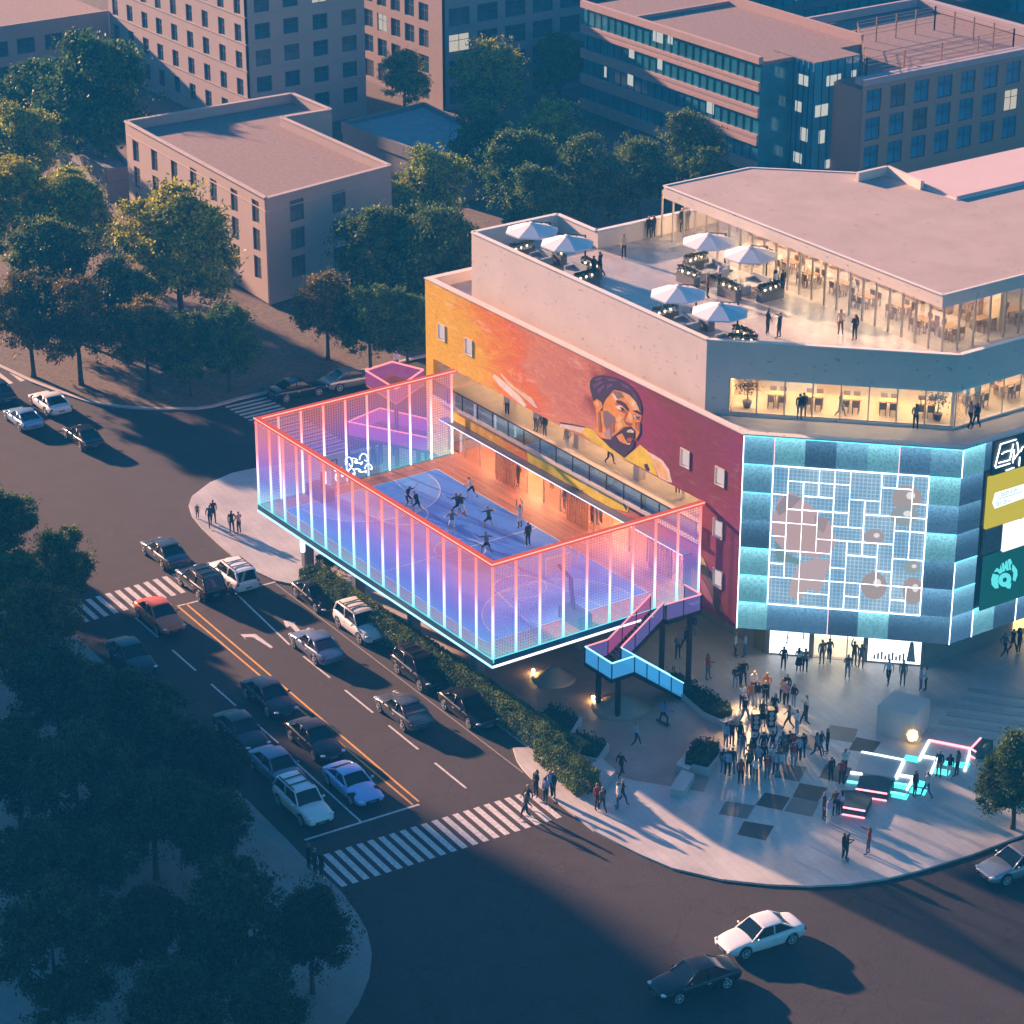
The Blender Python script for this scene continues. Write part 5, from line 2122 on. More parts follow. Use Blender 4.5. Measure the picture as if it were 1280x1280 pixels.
# skate mounds with a warm lamp below their edge
for (x, y, r, lb) in ((692, 848, .95, 'small skate mound with a warm lit side under the court corner'), (776, 884, 1.25, 'larger skate mound with a warm lit side by the stair leg')):
    p = G(x, y, KB)
    t = thing('skate_mound', (p.x, p.y, KB), lb, 'skate ramp', 'skate mounds')
    m = MB()
    prof = [(r * 1.5, -.02), (r * 1.1, .12), (r * .7, .42), (r * .35, .72), (r * .12, .8)]
    m.lathe((p.x, p.y, KB), prof, 20)
    m.build('mound', mat('mound_concrete', (.36, .28, .22), .6, var=.1), t, smooth=True)
    m = MB()
    m.ball((p.x - r * 1.25, p.y - r * .7, KB + .26), .08, 8)
    m.tube([(p.x - r * 1.25, p.y - r * .7, KB - .02), (p.x - r * 1.25, p.y - r * .7, KB + .2)], .035, 6)
    m.build('lamp', emat('amber_bulb', (1.0, .55, .2), 95.0), t)

# concrete cube and glowing globe on the plaza
p = G(1100, 915, KB)
cub = thing('concrete_cube', (p.x + .6, p.y + 1.2, KB), 'large smooth concrete cube standing on the plaza behind the glass globe', 'plinth', rz=RAD(22))
m = MB()
m.box(-1.15, -1.15, -.02, 1.15, 1.15, 1.85)
o = m.mesh('block', M_CONC)
o2 = link('block', o, cub)
b_ = o2.modifiers.new('bevel', 'BEVEL')
b_.width = .03
p = G(1140, 930, KB)
gl = thing('glowing_globe', (p.x, p.y, KB), 'glass globe with golden light inside in front of the concrete cube', 'lamp')
m = MB()
m.ball((p.x, p.y, KB + .55), .55, 20)
m.build('glass_shell', glassmat('globe_glass', (.95, .9, .8), .15), gl, smooth=True)
m = MB()
m.ball((p.x, p.y, KB + .55), .33, 12, noise=.25)
m.build('light_core', emat('globe_gold', (1.0, .62, .22), 4.5), gl)
# neon seating blocks on the plaza
K_ = lambda a, b: (1040 + a / 6.4, 880 + b / 6.4)


def nblock(name, pts, h, top, edge, edges, lb, z=KB):
    q = [G(*K_(*p), z + h) for p in pts]
    c = (sum(p.x for p in q) / len(q), sum(p.y for p in q) / len(q))
    t = thing(name, (c[0], c[1], z), lb, 'seat block', 'neon edged blocks on the plaza')
    m_ = MB()
    m_.prism([(p.x, p.y) for p in q], z - .02, z + h)
    m_.build('block', top, t)
    m_ = MB()
    for e in edges:
        a, b = q[e], q[(e + 1) % len(q)]
        m_.bar((a.x, a.y, z + h + .03), (b.x, b.y, z + h + .03), .09, .06)
        m_.bar((a.x, a.y, z + .03), (b.x, b.y, z + .03), .14, .05)
    m_.build('neon_edge', edge, t)


M_TEAL = mat('planter_teal', (.02, .07, .08), .8, var=.3, scale=8)
NPK, NCY, NWH = emat('neon_hot_pink', (1.0, .22, .26), 3.0), emat('neon_aqua', (.12, .85, .85), 2.6), emat('neon_pale', (.75, .92, 1.0), 3.4)
nblock('neon_block', [(85, 690), (190, 690), (322, 742), (265, 860), (80, 828)], .42, M_TEAL, NPK, [3], 'teal topped seat block with a pink neon front, nearest the street')
nblock('neon_block', [(225, 572), (380, 575), (500, 612), (440, 722), (190, 682)], .42, M_TEAL, NPK, [3], 'teal topped seat block with a pink neon front in the middle of the group')
nblock('neon_block', [(238, 385), (575, 450), (510, 590), (180, 545)], .10, M_CONC, NWH, [0, 1], 'low pale platform edged with white neon next to the globe')
nblock('neon_block', [(1110, 360), (1190, 275), (1290, 290), (1290, 400), (1150, 385)], .42, M_TEAL, NPK, [0, 4], 'teal topped seat block with pink neon beside the right hand tree')
for pts, m_, lb in (([(350, 388), (692, 445)], NWH, None), ([(775, 295), (1110, 362)], NPK, 'pink neon bar on the plaza floor'), ([(775, 300), (695, 455)], NWH, 'white neon bar running off the end of the pink one'), ([(1110, 365), (1062, 540)], NWH, 'white neon bar at the right end of the pink one'),
                    ([(705, 420), (842, 442), (790, 560)], NWH, 'bent white neon bar behind the two people at the cyan glow'), ([(520, 572), (655, 592), (600, 690)], NWH, 'bent white neon bar by the middle seat block'), ([(120, 625), (240, 640)], NCY, 'short aqua neon bar left of the seat block'), ([(148, 553), (240, 565)], NWH, 'short white neon bar beside the low pale platform'), ([(500, 640), (600, 655)], NCY, 'short aqua neon bar right of the seat block'), ([(470, 712), (580, 735)], NCY, 'short aqua neon bar at the foot of the group')):
    if lb is None:
        continue
    m = MB()
    q = [G(*K_(*p_), KB) for p_ in pts]
    for a, b in zip(q[:-1], q[1:]):
        m.bar((a.x, a.y, KB + .05), (b.x, b.y, KB + .05), .10, .10)
    tag(m.build('neon_bar', m_), lb, 'neon light', 'neon bars on the plaza')
for (x, y), lb in zip(((640, 440), (565, 660), (545, 735), (880, 545), (960, 480), (1035, 490), (710, 640), (690, 700)), ('beside the globe', 'right of the middle seat block', 'at the foot of the middle block', 'left of the three standing people', 'between the three standing people', 'right of the three standing people', 'between the two walking people', 'at the feet of the two walking people')):
    p = G(*K_(x, y), KB)
    m = MB()
    m.obox((p.x, p.y, KB - .01), .85, .6, .05, RAD(32))
    tag(m.build('light_tile', emat('aqua_tile', (.08, .78, .78), 1.6)), 'glowing aqua floor tile ' + lb, 'floor light', 'aqua floor tiles on the plaza')

# stage speakers for the street band
for (x, y, lb) in ((944, 912, 'tall black speaker on the left of the street band'), (963, 907, 'tall black speaker behind the woman in the black dress')):
    p = G(x, y, KB)
    t = thing('loudspeaker', (p.x, p.y, KB), lb, 'speaker', 'speakers of the street band', RAD(-30))
    m = MB()
    m.box(-.24, -.22, 0, .24, .22, 1.15)
    link('cabinet', m.mesh('cabinet', M_BLACK), t)
    m = MB()
    for z in (.3, .62, .92):
        m.lathe((0, 0, 0), [(.02, 0), (.14, .005), (.15, .03)], 12)
        for q in range(len(m.v) - 36, len(m.v)):
            vx, vy, vz = m.v[q]
            m.v[q] = (.245 + vz, vx, z + vy)
    link('cones', m.mesh('cones', mat('speaker_cone', (.45, .45, .45), .5, var=0)), t)

# ------------------------------------------------------------------ roof terrace: umbrellas, planters, seats
def umbrella_proto():
    t = thing('sun_umbrella', (0, 0, 0), 'x', 'umbrella', 'white umbrellas on the roof terrace')
    m = MB()
    n = 8
    R_ = 1.75
    rim = [(R_ * cos(2 * pi * k / n + .2), R_ * sin(2 * pi * k / n + .2)) for k in range(n)]
    for k in range(n):
        a, b = rim[k], rim[(k + 1) % n]
        m.quad((0, 0, 2.95), (a[0], a[1], 2.42), (b[0], b[1], 2.42))
        m.quad((0, 0, 2.88), (b[0], b[1], 2.35), (a[0], a[1], 2.35))
        m.quad((a[0], a[1], 2.42), (a[0], a[1], 2.33), (b[0], b[1], 2.33), (b[0], b[1], 2.42))
    link('canopy', m.mesh('canopy', mat('canvas_white', (.74, .72, .76), .8, var=.04)), t)
    m = MB()
    m.lathe((0, 0, 2.93), [(.22, 0), (.24, .03), (.05, .09)], 8)
    link('vent_cap', m.mesh('vent_cap', mat('canvas_white', (.74, .72, .76))), t)
    m = MB()
    m.bar((-1.85, 0, 0), (-1.85, 0, 2.5), .08)
    m.bar((-1.85, 0, 2.5), (0, 0, 3.02), .06)
    m.bar((-1.85, 0, 1.6), (-.9, 0, 2.72), .04)
    link('side_post', m.mesh('side_post', M_STEEL), t)
    m = MB()
    m.box(-2.2, -.4, 0, -1.5, .4, .07)
    link('foot', m.mesh('foot', M_STEEL), t)
    return t


UPX = [(665, 283, 'at the back left corner of the terrace'), (709, 299, 'second from the back on the left parapet'), (886, 297, 'nearest the penthouse corner with people behind it'), (938, 313, 'in front of the penthouse glass, right of its neighbour'), (848, 362, 'by the front parapet, rear one of its pair'), (900, 384, 'closest to the front corner of the terrace')]
U0 = umbrella_proto()
index_kids(U0)
UP = []
for k, (x, y, lb) in enumerate(UPX):
    p = G(x, y, ZF + 2.7)
    lab = 'white side post umbrella ' + lb
    if k == 0:
        o = U0
        o.location = (p.x, p.y, ZF)
        o.rotation_euler.z = RAD(-75)
        o['label'] = lab
    else:
        o = dup(U0, (p.x, p.y, ZF), RAD(-75), lab)
    UP.append(p)
# wooden trough planters with plants and candle lamps, sofas and tables
M_TROUGH = mat('trough_grey', (.16, .16, .17), .6, var=.15, scale=3)
M_SOFA = mat('sofa_fabric', (.30, .36, .42), .8, var=.08)
PLM = []
for k in range(3):
    me = shrub_mesh('plants', 1.7, .42, .55, 520, 60 + k, .15)
    me.materials.append(M_SHRUB)
    PLM.append(me)
tm = MB()
tm.box(-.9, -.25, 0, .9, .25, .62)
tm.box(-.86, -.21, .62, .86, .21, .64)
TROUGH = tm.mesh('trough', M_TROUGH)
cm = MB()
for k in range(3):
    cm.ball((-.5 + .5 * k, .08 * (k - 1), .74), .07, 8)
CANDLE = cm.mesh('candle_lamps', emat('candle_warm', (1.0, .72, .42), 5.0))
sm = MB()
sm.box(-.8, -.4, .14, .8, .4, .42)
sm.box(-.8, .25, .42, .8, .42, .82)
sm.box(-.8, -.4, .42, -.64, .25, .62)
sm.box(.64, -.4, .42, .8, .25, .62)
for sx in (-.7, .7):
    for sy in (-.3, .3):
        sm.box(sx - .04, sy - .04, 0, sx + .04, sy + .04, .14)
SOFA = sm.mesh('outdoor_sofa', M_SOFA)
tb = MB()
tb.lathe((0, 0, 0), [(.28, 0), (.28, .03), (.05, .05), (.05, .42), (.48, .43), (.5, .45), (.5, .48)], 18)
TABLE = tb.mesh('round_table', mat('table_top', (.42, .42, .44), .4, var=.05))
nm_ = ['back left umbrella', 'second left parapet umbrella', 'penthouse corner umbrella', 'penthouse glass umbrella', 'rear one of the front umbrellas', 'front corner umbrella']
for k, p in enumerate(UP):
    front = -1.5 if k in (2, 3) else 1.5
    spots = [(0.2, -1.75 if k in (2, 3) else 1.75, 0), (1.95, .1, 90)] if k % 2 else [(0.2, -1.75 if k in (2, 3) else 1.75, 0), (-1.75, .4, 90)]
    if k == 5:
        spots[1] = (1.0, 1.0, 45)
    for q, (dx, dy, a) in enumerate(spots):
        t = thing('trough_planter', (p.x + dx, max(17.3, p.y + dy), ZF), 'grey trough planter with candles by the %s, %s' % (nm_[k], 'along its side' if q == 0 else 'across its end'), 'planter', 'trough planters on the roof terrace', RAD(a))
        link('trough', TROUGH, t)
        link('plants', PLM[(k + q) % 3], t, (0, 0, .55))
        link('candle_lamps', CANDLE, t)
    for q, (dx, dy, a) in enumerate(((-.1, .95, 0), (-.2, -.85, 180))):
        yy = p.y + dy * .85
        if yy < 17.5:
            yy = 17.5
        o = link('outdoor_sofa', SOFA, None, (p.x + dx, yy, ZF), RAD(a))
        tag(o, 'blue grey outdoor sofa under the %s, on its %s side' % (nm_[k], 'rear' if q == 0 else 'front'), 'sofa', 'sofas under the umbrellas')
    o = link('round_table', TABLE, None, (p.x + .1, max(17.9, p.y + .02), ZF))
    tag(o, 'small round table under the %s' % nm_[k], 'table', 'round tables under the umbrellas')

# ------------------------------------------------------------------ dining furniture behind the lit glass
dt = MB()
dt.box(-.6, -.35, .70, .6, .35, .74)
for sx in (-.5, .5):
    for sy in (-.28, .28):
        dt.box(sx - .03, sy - .03, 0, sx + .03, sy + .03, .70)
DTAB = dt.mesh('dining_table', mat('oak', (.30, .17, .08)))
dc = MB()
dc.box(-.2, -.2, .42, .2, .2, .46)
dc.box(-.2, .17, .46, .2, .21, .85)
for sx in (-.17, .17):
    for sy in (-.17, .17):
        dc.box(sx - .02, sy - .02, 0, sx + .02, sy + .02, .42)
DCH = dc.mesh('dining_chair', mat('chair_brown', (.16, .10, .06), .6, var=.2))


def dine(x, y, z, rz, where):
    o = link('dining_table', DTAB, None, (x, y, z), rz)
    tag(o, 'oak dining table ' + where, 'table', 'dining tables behind the glass')
    four = []
    for q, (dx, dy, a) in enumerate(((-.3, .6, 0), (.3, .6, 0), (-.3, -.6, pi), (.3, -.6, pi))):
        c_, s_ = cos(rz), sin(rz)
        four.append(link('dining_chair', DCH, None, (x + dx * c_ - dy * s_, y + dx * s_ + dy * c_, z), rz + a))
    w_, n_ = where.split(', ')
    n_ = n_.split()[0]
    four.sort(key=lambda o: PX(o.location)[1])
    for side, two in (('far', four[:2]), ('near', four[2:])):
        two.sort(key=lambda o: PX(o.location)[0])
        for lr, o in zip(('left', 'right'), two):
            tag(o, 'brown dining chair, %s %s seat of the %s table %s' % (side, lr, n_, w_), 'chair', 'dining chairs behind the glass')


od = ('first', 'second', 'third', 'fourth', 'fifth', 'sixth', 'seventh', 'eighth', 'ninth')
for k in range(7):
    dine(-13.8 + 2.6 * k, 30.4 + .5 * (k % 2), ZF + .006, 0, 'behind the long penthouse glass, %s from the left' % od[k])
for k in range(5):
    u = 4.1 + 2.2 * k
    dine(-1.9 + CU[0] * u - CN[0] * 1.9, 16.6 + CU[1] * u - CN[1] * 1.9, 15.945, RAD(45), 'behind the strip window, %s from the left' % od[k])
for k in range(3):
    dine(6.3, 30.5 + 2.6 * k, 15.945, RAD(90), 'behind the east strip window, %s from the corner' % od[k])
for k in range(3):
    dine(3.6, 30.8 + 2.6 * k, ZF + .006, RAD(90), 'behind the east penthouse glass, %s from the corner' % od[k])
# potted trees inside
for (u, lb) in ((2.4, 'potted tree behind the left end of the strip window'), (13.6, 'potted tree behind the corner of the strip window')):
    x, y = -1.9 + CU[0] * u - CN[0] * 1.1, 16.6 + CU[1] * u - CN[1] * 1.1
    t = thing('potted_tree', (x, y, 15.945), lb, 'plant', 'potted trees behind the strip window')
    m = MB()
    m.lathe((x, y, 15.945), [(.2, 0), (.3, .4), (.28, .42), (.0, .42)], 12)
    m.build('pot', M_BLACK, t)
    m = MB()
    m.tube([(x, y, 16.3), (x + .05, y, 17.1)], .03, 6)
    m.build('stem', M_BARK, t)
    v, f = [], []
    rr_ = random.Random(int(u * 10))
    for q in range(420):
        leaf(v, f, Vector((rr_.gauss(0, .33), rr_.gauss(0, .33), 1.45 + rr_.gauss(0, .26))), .15, rr_)
    me = bpy.data.meshes.new('foliage')
    me.from_pydata(v, [], f)
    me.materials.append(M_SHRUB)
    link('foliage', me, t)
# ------------------------------------------------------------------ background buildings
M_PINKW = mat('pale_render', (.40, .32, .30), .85, var=.06, scale=.3)
M_ROOFB = mat('roof_gravel', (.24, .17, .155), .9, var=.22, scale=2.5, bump=.3, bscale=6)
M_ROOFG = mat('roof_grey', (.26, .27, .30), .9, var=.15, scale=1.0)
M_WGL = mat('window_dark', (.03, .09, .14), .12, .0, var=.45, scale=.5, spec=.9)
M_WLIT = emat('window_lit', (1.0, .86, .66), .42)
M_WPALE = mat('window_blind', (.10, .13, .16), .2, var=.5, scale=.6)
M_FRAME = mat('window_frame', (.10, .09, .09), .6, var=0)
WCACHE = {}


def window(parent, P0, n, u, z, w, h, pane, frame=M_FRAME, depth=.12, bars=True):
    "window in a facade: frame with bars (shared mesh) and a pane as its sub-part"
    key = (round(w, 2), round(h, 2), frame.name, bars)
    if key not in WCACHE:
        m = MB()
        t = .07
        m.box(-w / 2, -.02, -h / 2, -w / 2 + t, .06, h / 2)
        m.box(w / 2 - t, -.02, -h / 2, w / 2, .06, h / 2)
        m.box(-w / 2 + t, -.02, -h / 2, w / 2 - t, .06, -h / 2 + t)
        m.box(-w / 2 + t, -.02, h / 2 - t, w / 2 - t, .06, h / 2)
        if bars:
            m.box(-.03, -.01, -h / 2 + t, .03, .05, h / 2 - t)
            m.box(-w / 2 + t, -.012, h * .12, -.031, .048, h * .12 + .05)
            m.box(.031, -.012, h * .12, w / 2 - t, .048, h * .12 + .05)
        fm = m.mesh('window', frame)
        m = MB()
        m.box(-w / 2 + t, .02, -h / 2 + t, w / 2 - t, .04, h / 2 - t)
        pm = m.mesh('pane', M_WGL)
        WCACHE[key] = (fm, pm)
    fm, pm = WCACHE[key]
    U = (-n[1], n[0])
    base = wloc(parent)
    rz = atan2(n[1], n[0]) + pi / 2
    o = link('window', fm, parent, (P0[0] + U[0] * u - n[0] * depth - base.x, P0[1] + U[1] * u - n[1] * depth - base.y, z - base.z), rz)
    p = link('pane', pm, o)
    if pane is not M_WGL:
        p.material_slots[0].link = 'OBJECT'
        p.material_slots[0].material = pane
    return o


def facade(parent, name, P0, n, length, z0, z1, wins, m, depth=.22, frame=M_FRAME, litp=0.0, palep=0.0, seed=1, bars=True, glass=None):
    rr = random.Random(seed)
    U = (-n[1], n[0])
    mb_ = MB()
    ws = [w for w in wins if w[0] - w[2] / 2 > .1 and w[0] + w[2] / 2 < length - .1 and w[1] - w[3] / 2 > z0 + .05 and w[1] + w[3] / 2 < z1 - .05]
    wall(mb_, P0, U, n, length, z0, z1, [(w[0] - w[2] / 2, w[0] + w[2] / 2, w[1] - w[3] / 2, w[1] + w[3] / 2) for w in ws], depth)
    mb_.build(name, m, parent)
    for w in ws:
        q = rr.random()
        pane = M_WLIT if q < litp else (M_WPALE if q < litp + palep else (glass or M_WGL))
        window(parent, P0, n, w[0], w[1], w[2], w[3], pane, frame, bars=bars)


def uz(px, py, P0, n):
    p = onP(px, py, P0, n)
    U = (-n[1], n[0])
    return (p.x - P0[0]) * U[0] + (p.y - P0[1]) * U[1], p.z


S_, E_ = (0, -1), (1, 0)

# --- pale three storey building with the flat L roof
A = G(338, 386)
zt = Zat(A, 332, 248)
B = G(157, 152, zt)
C_ = G(487, 207, zt)
L1 = thing('apartment_building', (A.x - 14, A.y + 9, 0), 'pale three storey building with a flat L shaped roof behind the big park tree', 'building')
ln = hypot(A.x - B.x, A.y - B.y)
nS = ((A.y - B.y) / ln, -(A.x - B.x) / ln)
le = hypot(C_.x - A.x, C_.y - A.y)
nE = ((C_.y - A.y) / le, -(C_.x - A.x) / le)
Z = lambda x, y: (x / 2.667, y / 2.667)
ws = []
for (x, y) in ((453, 505), (515, 535), (581, 568), (645, 598), (712, 635), (781, 668), (852, 705)):
    u, z = uz(*Z(x, y), B, nS)
    for k in range(3):
        ws.append((u, z - 2.45 * k, 1.3, 1.95))
zb = .35
facade(L1, 'south_wall', (B.x, B.y), nS, ln, zb, zt, ws, M_PINKW, seed=2, palep=.2)
ws = []
for (x, y) in ((990, 700), (1130, 672)):
    u, z = uz(*Z(x, y), A, nE)
    for k in range(3):
        ws.append((u, z - 2.45 * k, 1.5, 1.85))
facade(L1, 'east_wall', (A.x, A.y), nE, le, zb, zt, ws, M_PINKW, seed=4, palep=.4)
Dp = G(352, 147, zt)
Ep = G(413, 137, zt)
Fp = G(365, 117, zt)
poly = [(B.x, B.y), (A.x, A.y), (C_.x, C_.y), (Dp.x, Dp.y), (Ep.x, Ep.y), (Fp.x, Fp.y)]
cx_, cy_ = sum(p[0] for p in poly) / 6, sum(p[1] for p in poly) / 6
m = MB()
ins = [(p[0] + (cx_ - p[0]) * .03, p[1] + (cy_ - p[1]) * .03) for p in poly]
m.prism(ins, zt - .95, zt - .8)
m.build('roof', M_ROOFB, L1)
m = MB()
for a, b in zip(poly[2:] + poly[:1], poly[3:] + poly[:1] + poly[:1]):
    if a == b:
        continue
    m.bar((a[0], a[1], zt / 2 + .2), (b[0], b[1], zt / 2 + .2), .3, zt - .4)
m.build('rear_walls', M_PINKW, L1)
m = MB()
for a, b in zip(poly, poly[1:] + poly[:1]):
    m.bar((a[0], a[1], zt + .04), (b[0], b[1], zt + .04), .42, .08)
m.bar((B.x + nS[0] * .02, B.y + nS[1] * .02, zt - 1.15), (A.x + nS[0] * .02, A.y + nS[1] * .02, zt - 1.15), .06, .09)
m.bar((A.x + nE[0] * .02, A.y + nE[1] * .02, zt - 1.15), (C_.x + nE[0] * .02, C_.y + nE[1] * .02, zt - 1.15), .06, .09)
m.build('coping', mat('coping_pink', (.46, .37, .35), .8), L1)

# --- tall pale block with its lower wing
K = (-117.73, 50.79)
TW = thing('apartment_block', (-133, 58, 0), 'tall pale block with rows of small windows at the top left', 'building')
zT = 17.5
ws, base_z = [], None
for (x, y) in ((432, 45), (482, 68), (530, 88), (581, 108), (634, 132), (687, 153), (742, 177), (797, 200)):
    u, z = uz(*Z(x, y), (K[0] - 30.6, K[1]), S_)
    for k in range(-4, 3):
        ws.append((u, z - 2.78 * k, 1.35, 1.75))
ws += [(w_ - 3.42, z_, a_, b_) for (w_, z_, a_, b_) in ws[:7]]
facade(TW, 'south_wall', (K[0] - 30.6, K[1]), S_, 30.6, 0, zT, [w for w in ws if w[1] < 15.5], M_PINKW, seed=5, palep=.12)
ws = []
for (x, y) in ((875, 103), (970, 85), (1067, 72), (1163, 57)):
    u, z = uz(*Z(x, y), K, E_)
    for k in range(-4, 4):
        ws.append((u, z - 2.72 * k, 1.75, 1.6))
facade(TW, 'east_wall', K, E_, 13.9, 0, zT, [w for w in ws if w[1] < 15.5], M_PINKW, seed=9, palep=.22, litp=.06)
m = MB()
m.box(K[0] - 30.3, K[1] + .31, 0, K[0] - .31, K[1] + 13.6, zT - .1)
m.build('core', M_PINKW, TW)
m = MB()
for k in range(5):
    z = 1.2 + 2.75 * k
    m.box(K[0] - 30.6, K[1] - .06, z, K[0] + .06, K[1] - .004, z + .12)
    m.box(K[0] + .004, K[1], z, K[0] + .06, K[1] + 13.9, z + .12)
m.build('string_course', M_PINKW, TW)
WG = thing('low_wing', (-158, 38, 0), 'lower grey wing with a flat roof beside the tall pale block, left edge', 'building')
zw = 7.11
ws = []
for (x, y) in ((-3, 167), (87, 152), (180, 138), (268, 125)):
    u, z = uz(*Z(x, y), (-148.4, 14.0), E_)
    for k in range(3):
        ws.append((u, z - 2.75 * k, 2.1, 1.7))
facade(WG, 'east_wall', (-148.4, 14.0), E_, 36.8, 0, zw, ws, M_PINKW, seed=11)
m = MB()
m.box(-175, 14.0, 0, -148.71, 50.75, zw - .3)
m.build('roof', M_ROOFB, WG)

# --- low flat roofs between
for (px_, zz, lb) in (([(428, 152), (575, 207), (628, 178), (530, 128)], 4.0, 'low flat roofed building behind the trees in the middle'), ([(70, 172), (132, 212), (163, 207), (125, 165)], 3.3, 'small low flat roof left of the pale three storey building')):
    q = [G(x, y, zz) for x, y in px_]
    t = thing('low_building', (sum(p.x for p in q) / 4, sum(p.y for p in q) / 4, 0), lb, 'building')
    m = MB()
    m.prism([(p.x, p.y) for p in q], 0, zz - .45)
    m.build('walls', mat('grey_render', (.20, .20, .21), .85, var=.1), t)
    m = MB()
    for a, b in zip(q, q[1:] + q[:1]):
        m.bar((a.x, a.y, zz - .6), (b.x, b.y, zz - .6), .3, 1.2)
    m.build('parapet', mat('grey_render', (.20, .20, .21)), t)
    c = Vector((sum(p.x for p in q) / 4, sum(p.y for p in q) / 4, 0))
    m = MB()
    m.prism([(p.x + (c.x - p.x) * .04, p.y + (c.y - p.y) * .04) for p in q], zz - .44, zz - .38)
    m.build('roof', M_ROOFG, t)

# --- tower with pink piers
K2 = (-114.6, 72.3)
PT = thing('office_tower', (-122, 84, 0), 'far tower with pink piers and a window grid at the top middle', 'building')
ws = [(1.2 + 2.75 * i, 1.6 + 2.75 * j, 1.85, 1.9) for i in range(7) for j in range(8)]
facade(PT, 'south_wall', (K2[0] - 19.0, K2[1]), S_, 19.0, 0, 12.6, [(w[0] + .3, w[1], w[2], w[3]) for w in ws if w[1] < 14.5], mat('pier_render', (.33, .25, .24), .85, var=.06), seed=21, palep=.08, litp=.03)
ws = [(2.0 + 3.55 * i, 1.6 + 2.75 * j, 2.6, 1.9) for i in range(8) for j in range(8)]
facade(PT, 'east_wall', K2, E_, 30, 0, 12.6, [w for w in ws if w[1] < 14.5], mat('grey_pier', (.20, .22, .25), .8, var=.06), seed=22, palep=.08, litp=.04)
m = MB()
m.box(K2[0] - 18.6, K2[1] + .31, 0, K2[0] - .31, K2[1] + 29, 12.5)
m.build('core', M_ROOFG, PT)

# --- striped office block
Ko = G(945.5, 226)
zo = Zat(Ko, 950, 71)
OB = thing('office_block', (Ko.x - 20, Ko.y + 8, 0), 'striped office block with pink spandrel bands and blue glass', 'building')
xl = G(722, 2, zo).x
W_ = Ko.x - xl
M_BGL = mat('curtain_glass', (.04, .24, .32), .08, .2, var=.35, scale=.35, spec=1.0)
M_SPAN = mat('spandrel_pink', (.42, .28, .25), .8, var=.08, scale=1.5)
yb_ = G(1064, 43, zo).y
m = MB()
m.box(xl, Ko.y, 0, Ko.x, yb_, zo - .9)
m.build('glass_body', M_BGL, OB)
zs = [Zat(Ko, 948, y) for y in (71, 80, 103, 114.5, 135, 147.5, 168.5, 182, 202, 216)]
for a, b in ((0, 1), (2, 3), (4, 5), (6, 7), (8, 9)):
    m = MB()
    if a == 0:
        m.box(xl - .3, Ko.y - .3, zs[1], Ko.x + .05, Ko.y + .2, zs[0])
    else:
        for q in range(3):                # ribbed band
            h = (zs[a] - zs[b]) / 3
            m.box(xl - .3, Ko.y - .26 + .05 * (q % 2), zs[b] + h * q, Ko.x + .05, Ko.y - .004, zs[b] + h * (q + 1) - .004)
    m.build('spandrel_band', M_SPAN, OB)
m = MB()
x = xl + .6
while x < Ko.x - .3:
    m.box(x, Ko.y - .06, 0, x + .07, Ko.y - .003, zs[1])
    x += 1.15
m.build('mullions', mat('mullion_blue', (.03, .06, .09), .4, .3, var=0), OB)
rr = random.Random(4)
for (x, y, w) in ((823, 46, 22), (838, 48, 10), (825, 80, 10), (790, 66, 12), (788, 100, 12), (888, 135, 14), (757, 90, 5)):
    u, z = uz(x, y, (xl, Ko.y), S_)
    m = MB()
    hw = w / 26.0
    m.box(xl + u - hw, Ko.y - .035, z - .55, xl + u + hw, Ko.y - .005, z + .55)
    m.build('lit_window', emat('office_lit', (.95, .92, .80), .45), OB)
m = MB()
m.box(xl + .01, Ko.y + .21, zo - .89, Ko.x, yb_ - .3, zo - .55)
m.build('roof', M_ROOFB, OB)
m = MB()
m.box(xl - .2, yb_ - .29, zo - .9, Ko.x, yb_, zo + .35)
m.box(G(904, 0, zo).x - .3, Ko.y + .25, zo - .54, G(904, 0, zo).x, yb_ - .31, zo - .2)
m.build('parapet', M_SPAN, OB)
# glass stair tower
Kc = G(1012, 228)
zc = Zat(Kc, 1016, 80)
pL, pR = G(951, 67, zc), G(1074, 69, zc)
m = MB()
m.box(pL.x, Kc.y, 0, Kc.x, max(pR.y, Ko.y + 1.5), zc)
mr_ = MB()
mr_.box(pL.x, Kc.y, zc + .004, Kc.x, max(pR.y, Ko.y + 1.5), zc + .12)
mr_.build('tower_roof', M_ROOFB, OB)
m.build('stair_tower', mat('tower_glass', (.06, .34, .50), .08, .2, var=.3, scale=.3, spec=1.0), OB)
m = MB()
for k in range(9):
    x = pL.x + (Kc.x - pL.x) * k / 8
    m.box(x - .03, Kc.y - .08, 0, x + .03, Kc.y - .002, zc + .05)
for k in range(1, 7):
    y = Kc.y + (pR.y - Kc.y) * k / 6
    m.box(Kc.x + .002, y - .03, 0, Kc.x + .08, y + .03, zc + .05)
m.build('tower_mullions', mat('mullion_blue', (.03, .06, .09)), OB)
for (x, y, w, h, f) in ((975, 90, 16, 16, 0), (1004, 100, 20, 14, 0), (998, 133, 12, 14, 0), (1005, 168, 14, 18, 0), (997, 197, 16, 14, 0), (1042, 100, 24, 14, 1), (1027, 138, 22, 16, 1), (1027, 171, 10, 18, 1), (1056, 198, 16, 16, 1), (1067, 95, 8, 16, 1), (1034, 205, 8, 12, 1)):
    m = MB()
    if f == 0:
        u, z = uz(x, y, (pL.x, Kc.y), S_)
        m.box(pL.x + u - w / 27, Kc.y - .03, z - h / 28, pL.x + u + w / 27, Kc.y - .004, z + h / 28)
    else:
        u, z = uz(x, y, (Kc.x, Kc.y), E_)
        m.box(Kc.x + .004, Kc.y + u - w / 27, z - h / 28, Kc.x + .03, Kc.y + u + w / 27, z + h / 28)
    m.build('lit_window', emat('office_lit', (.95, .92, .80), .45), OB)

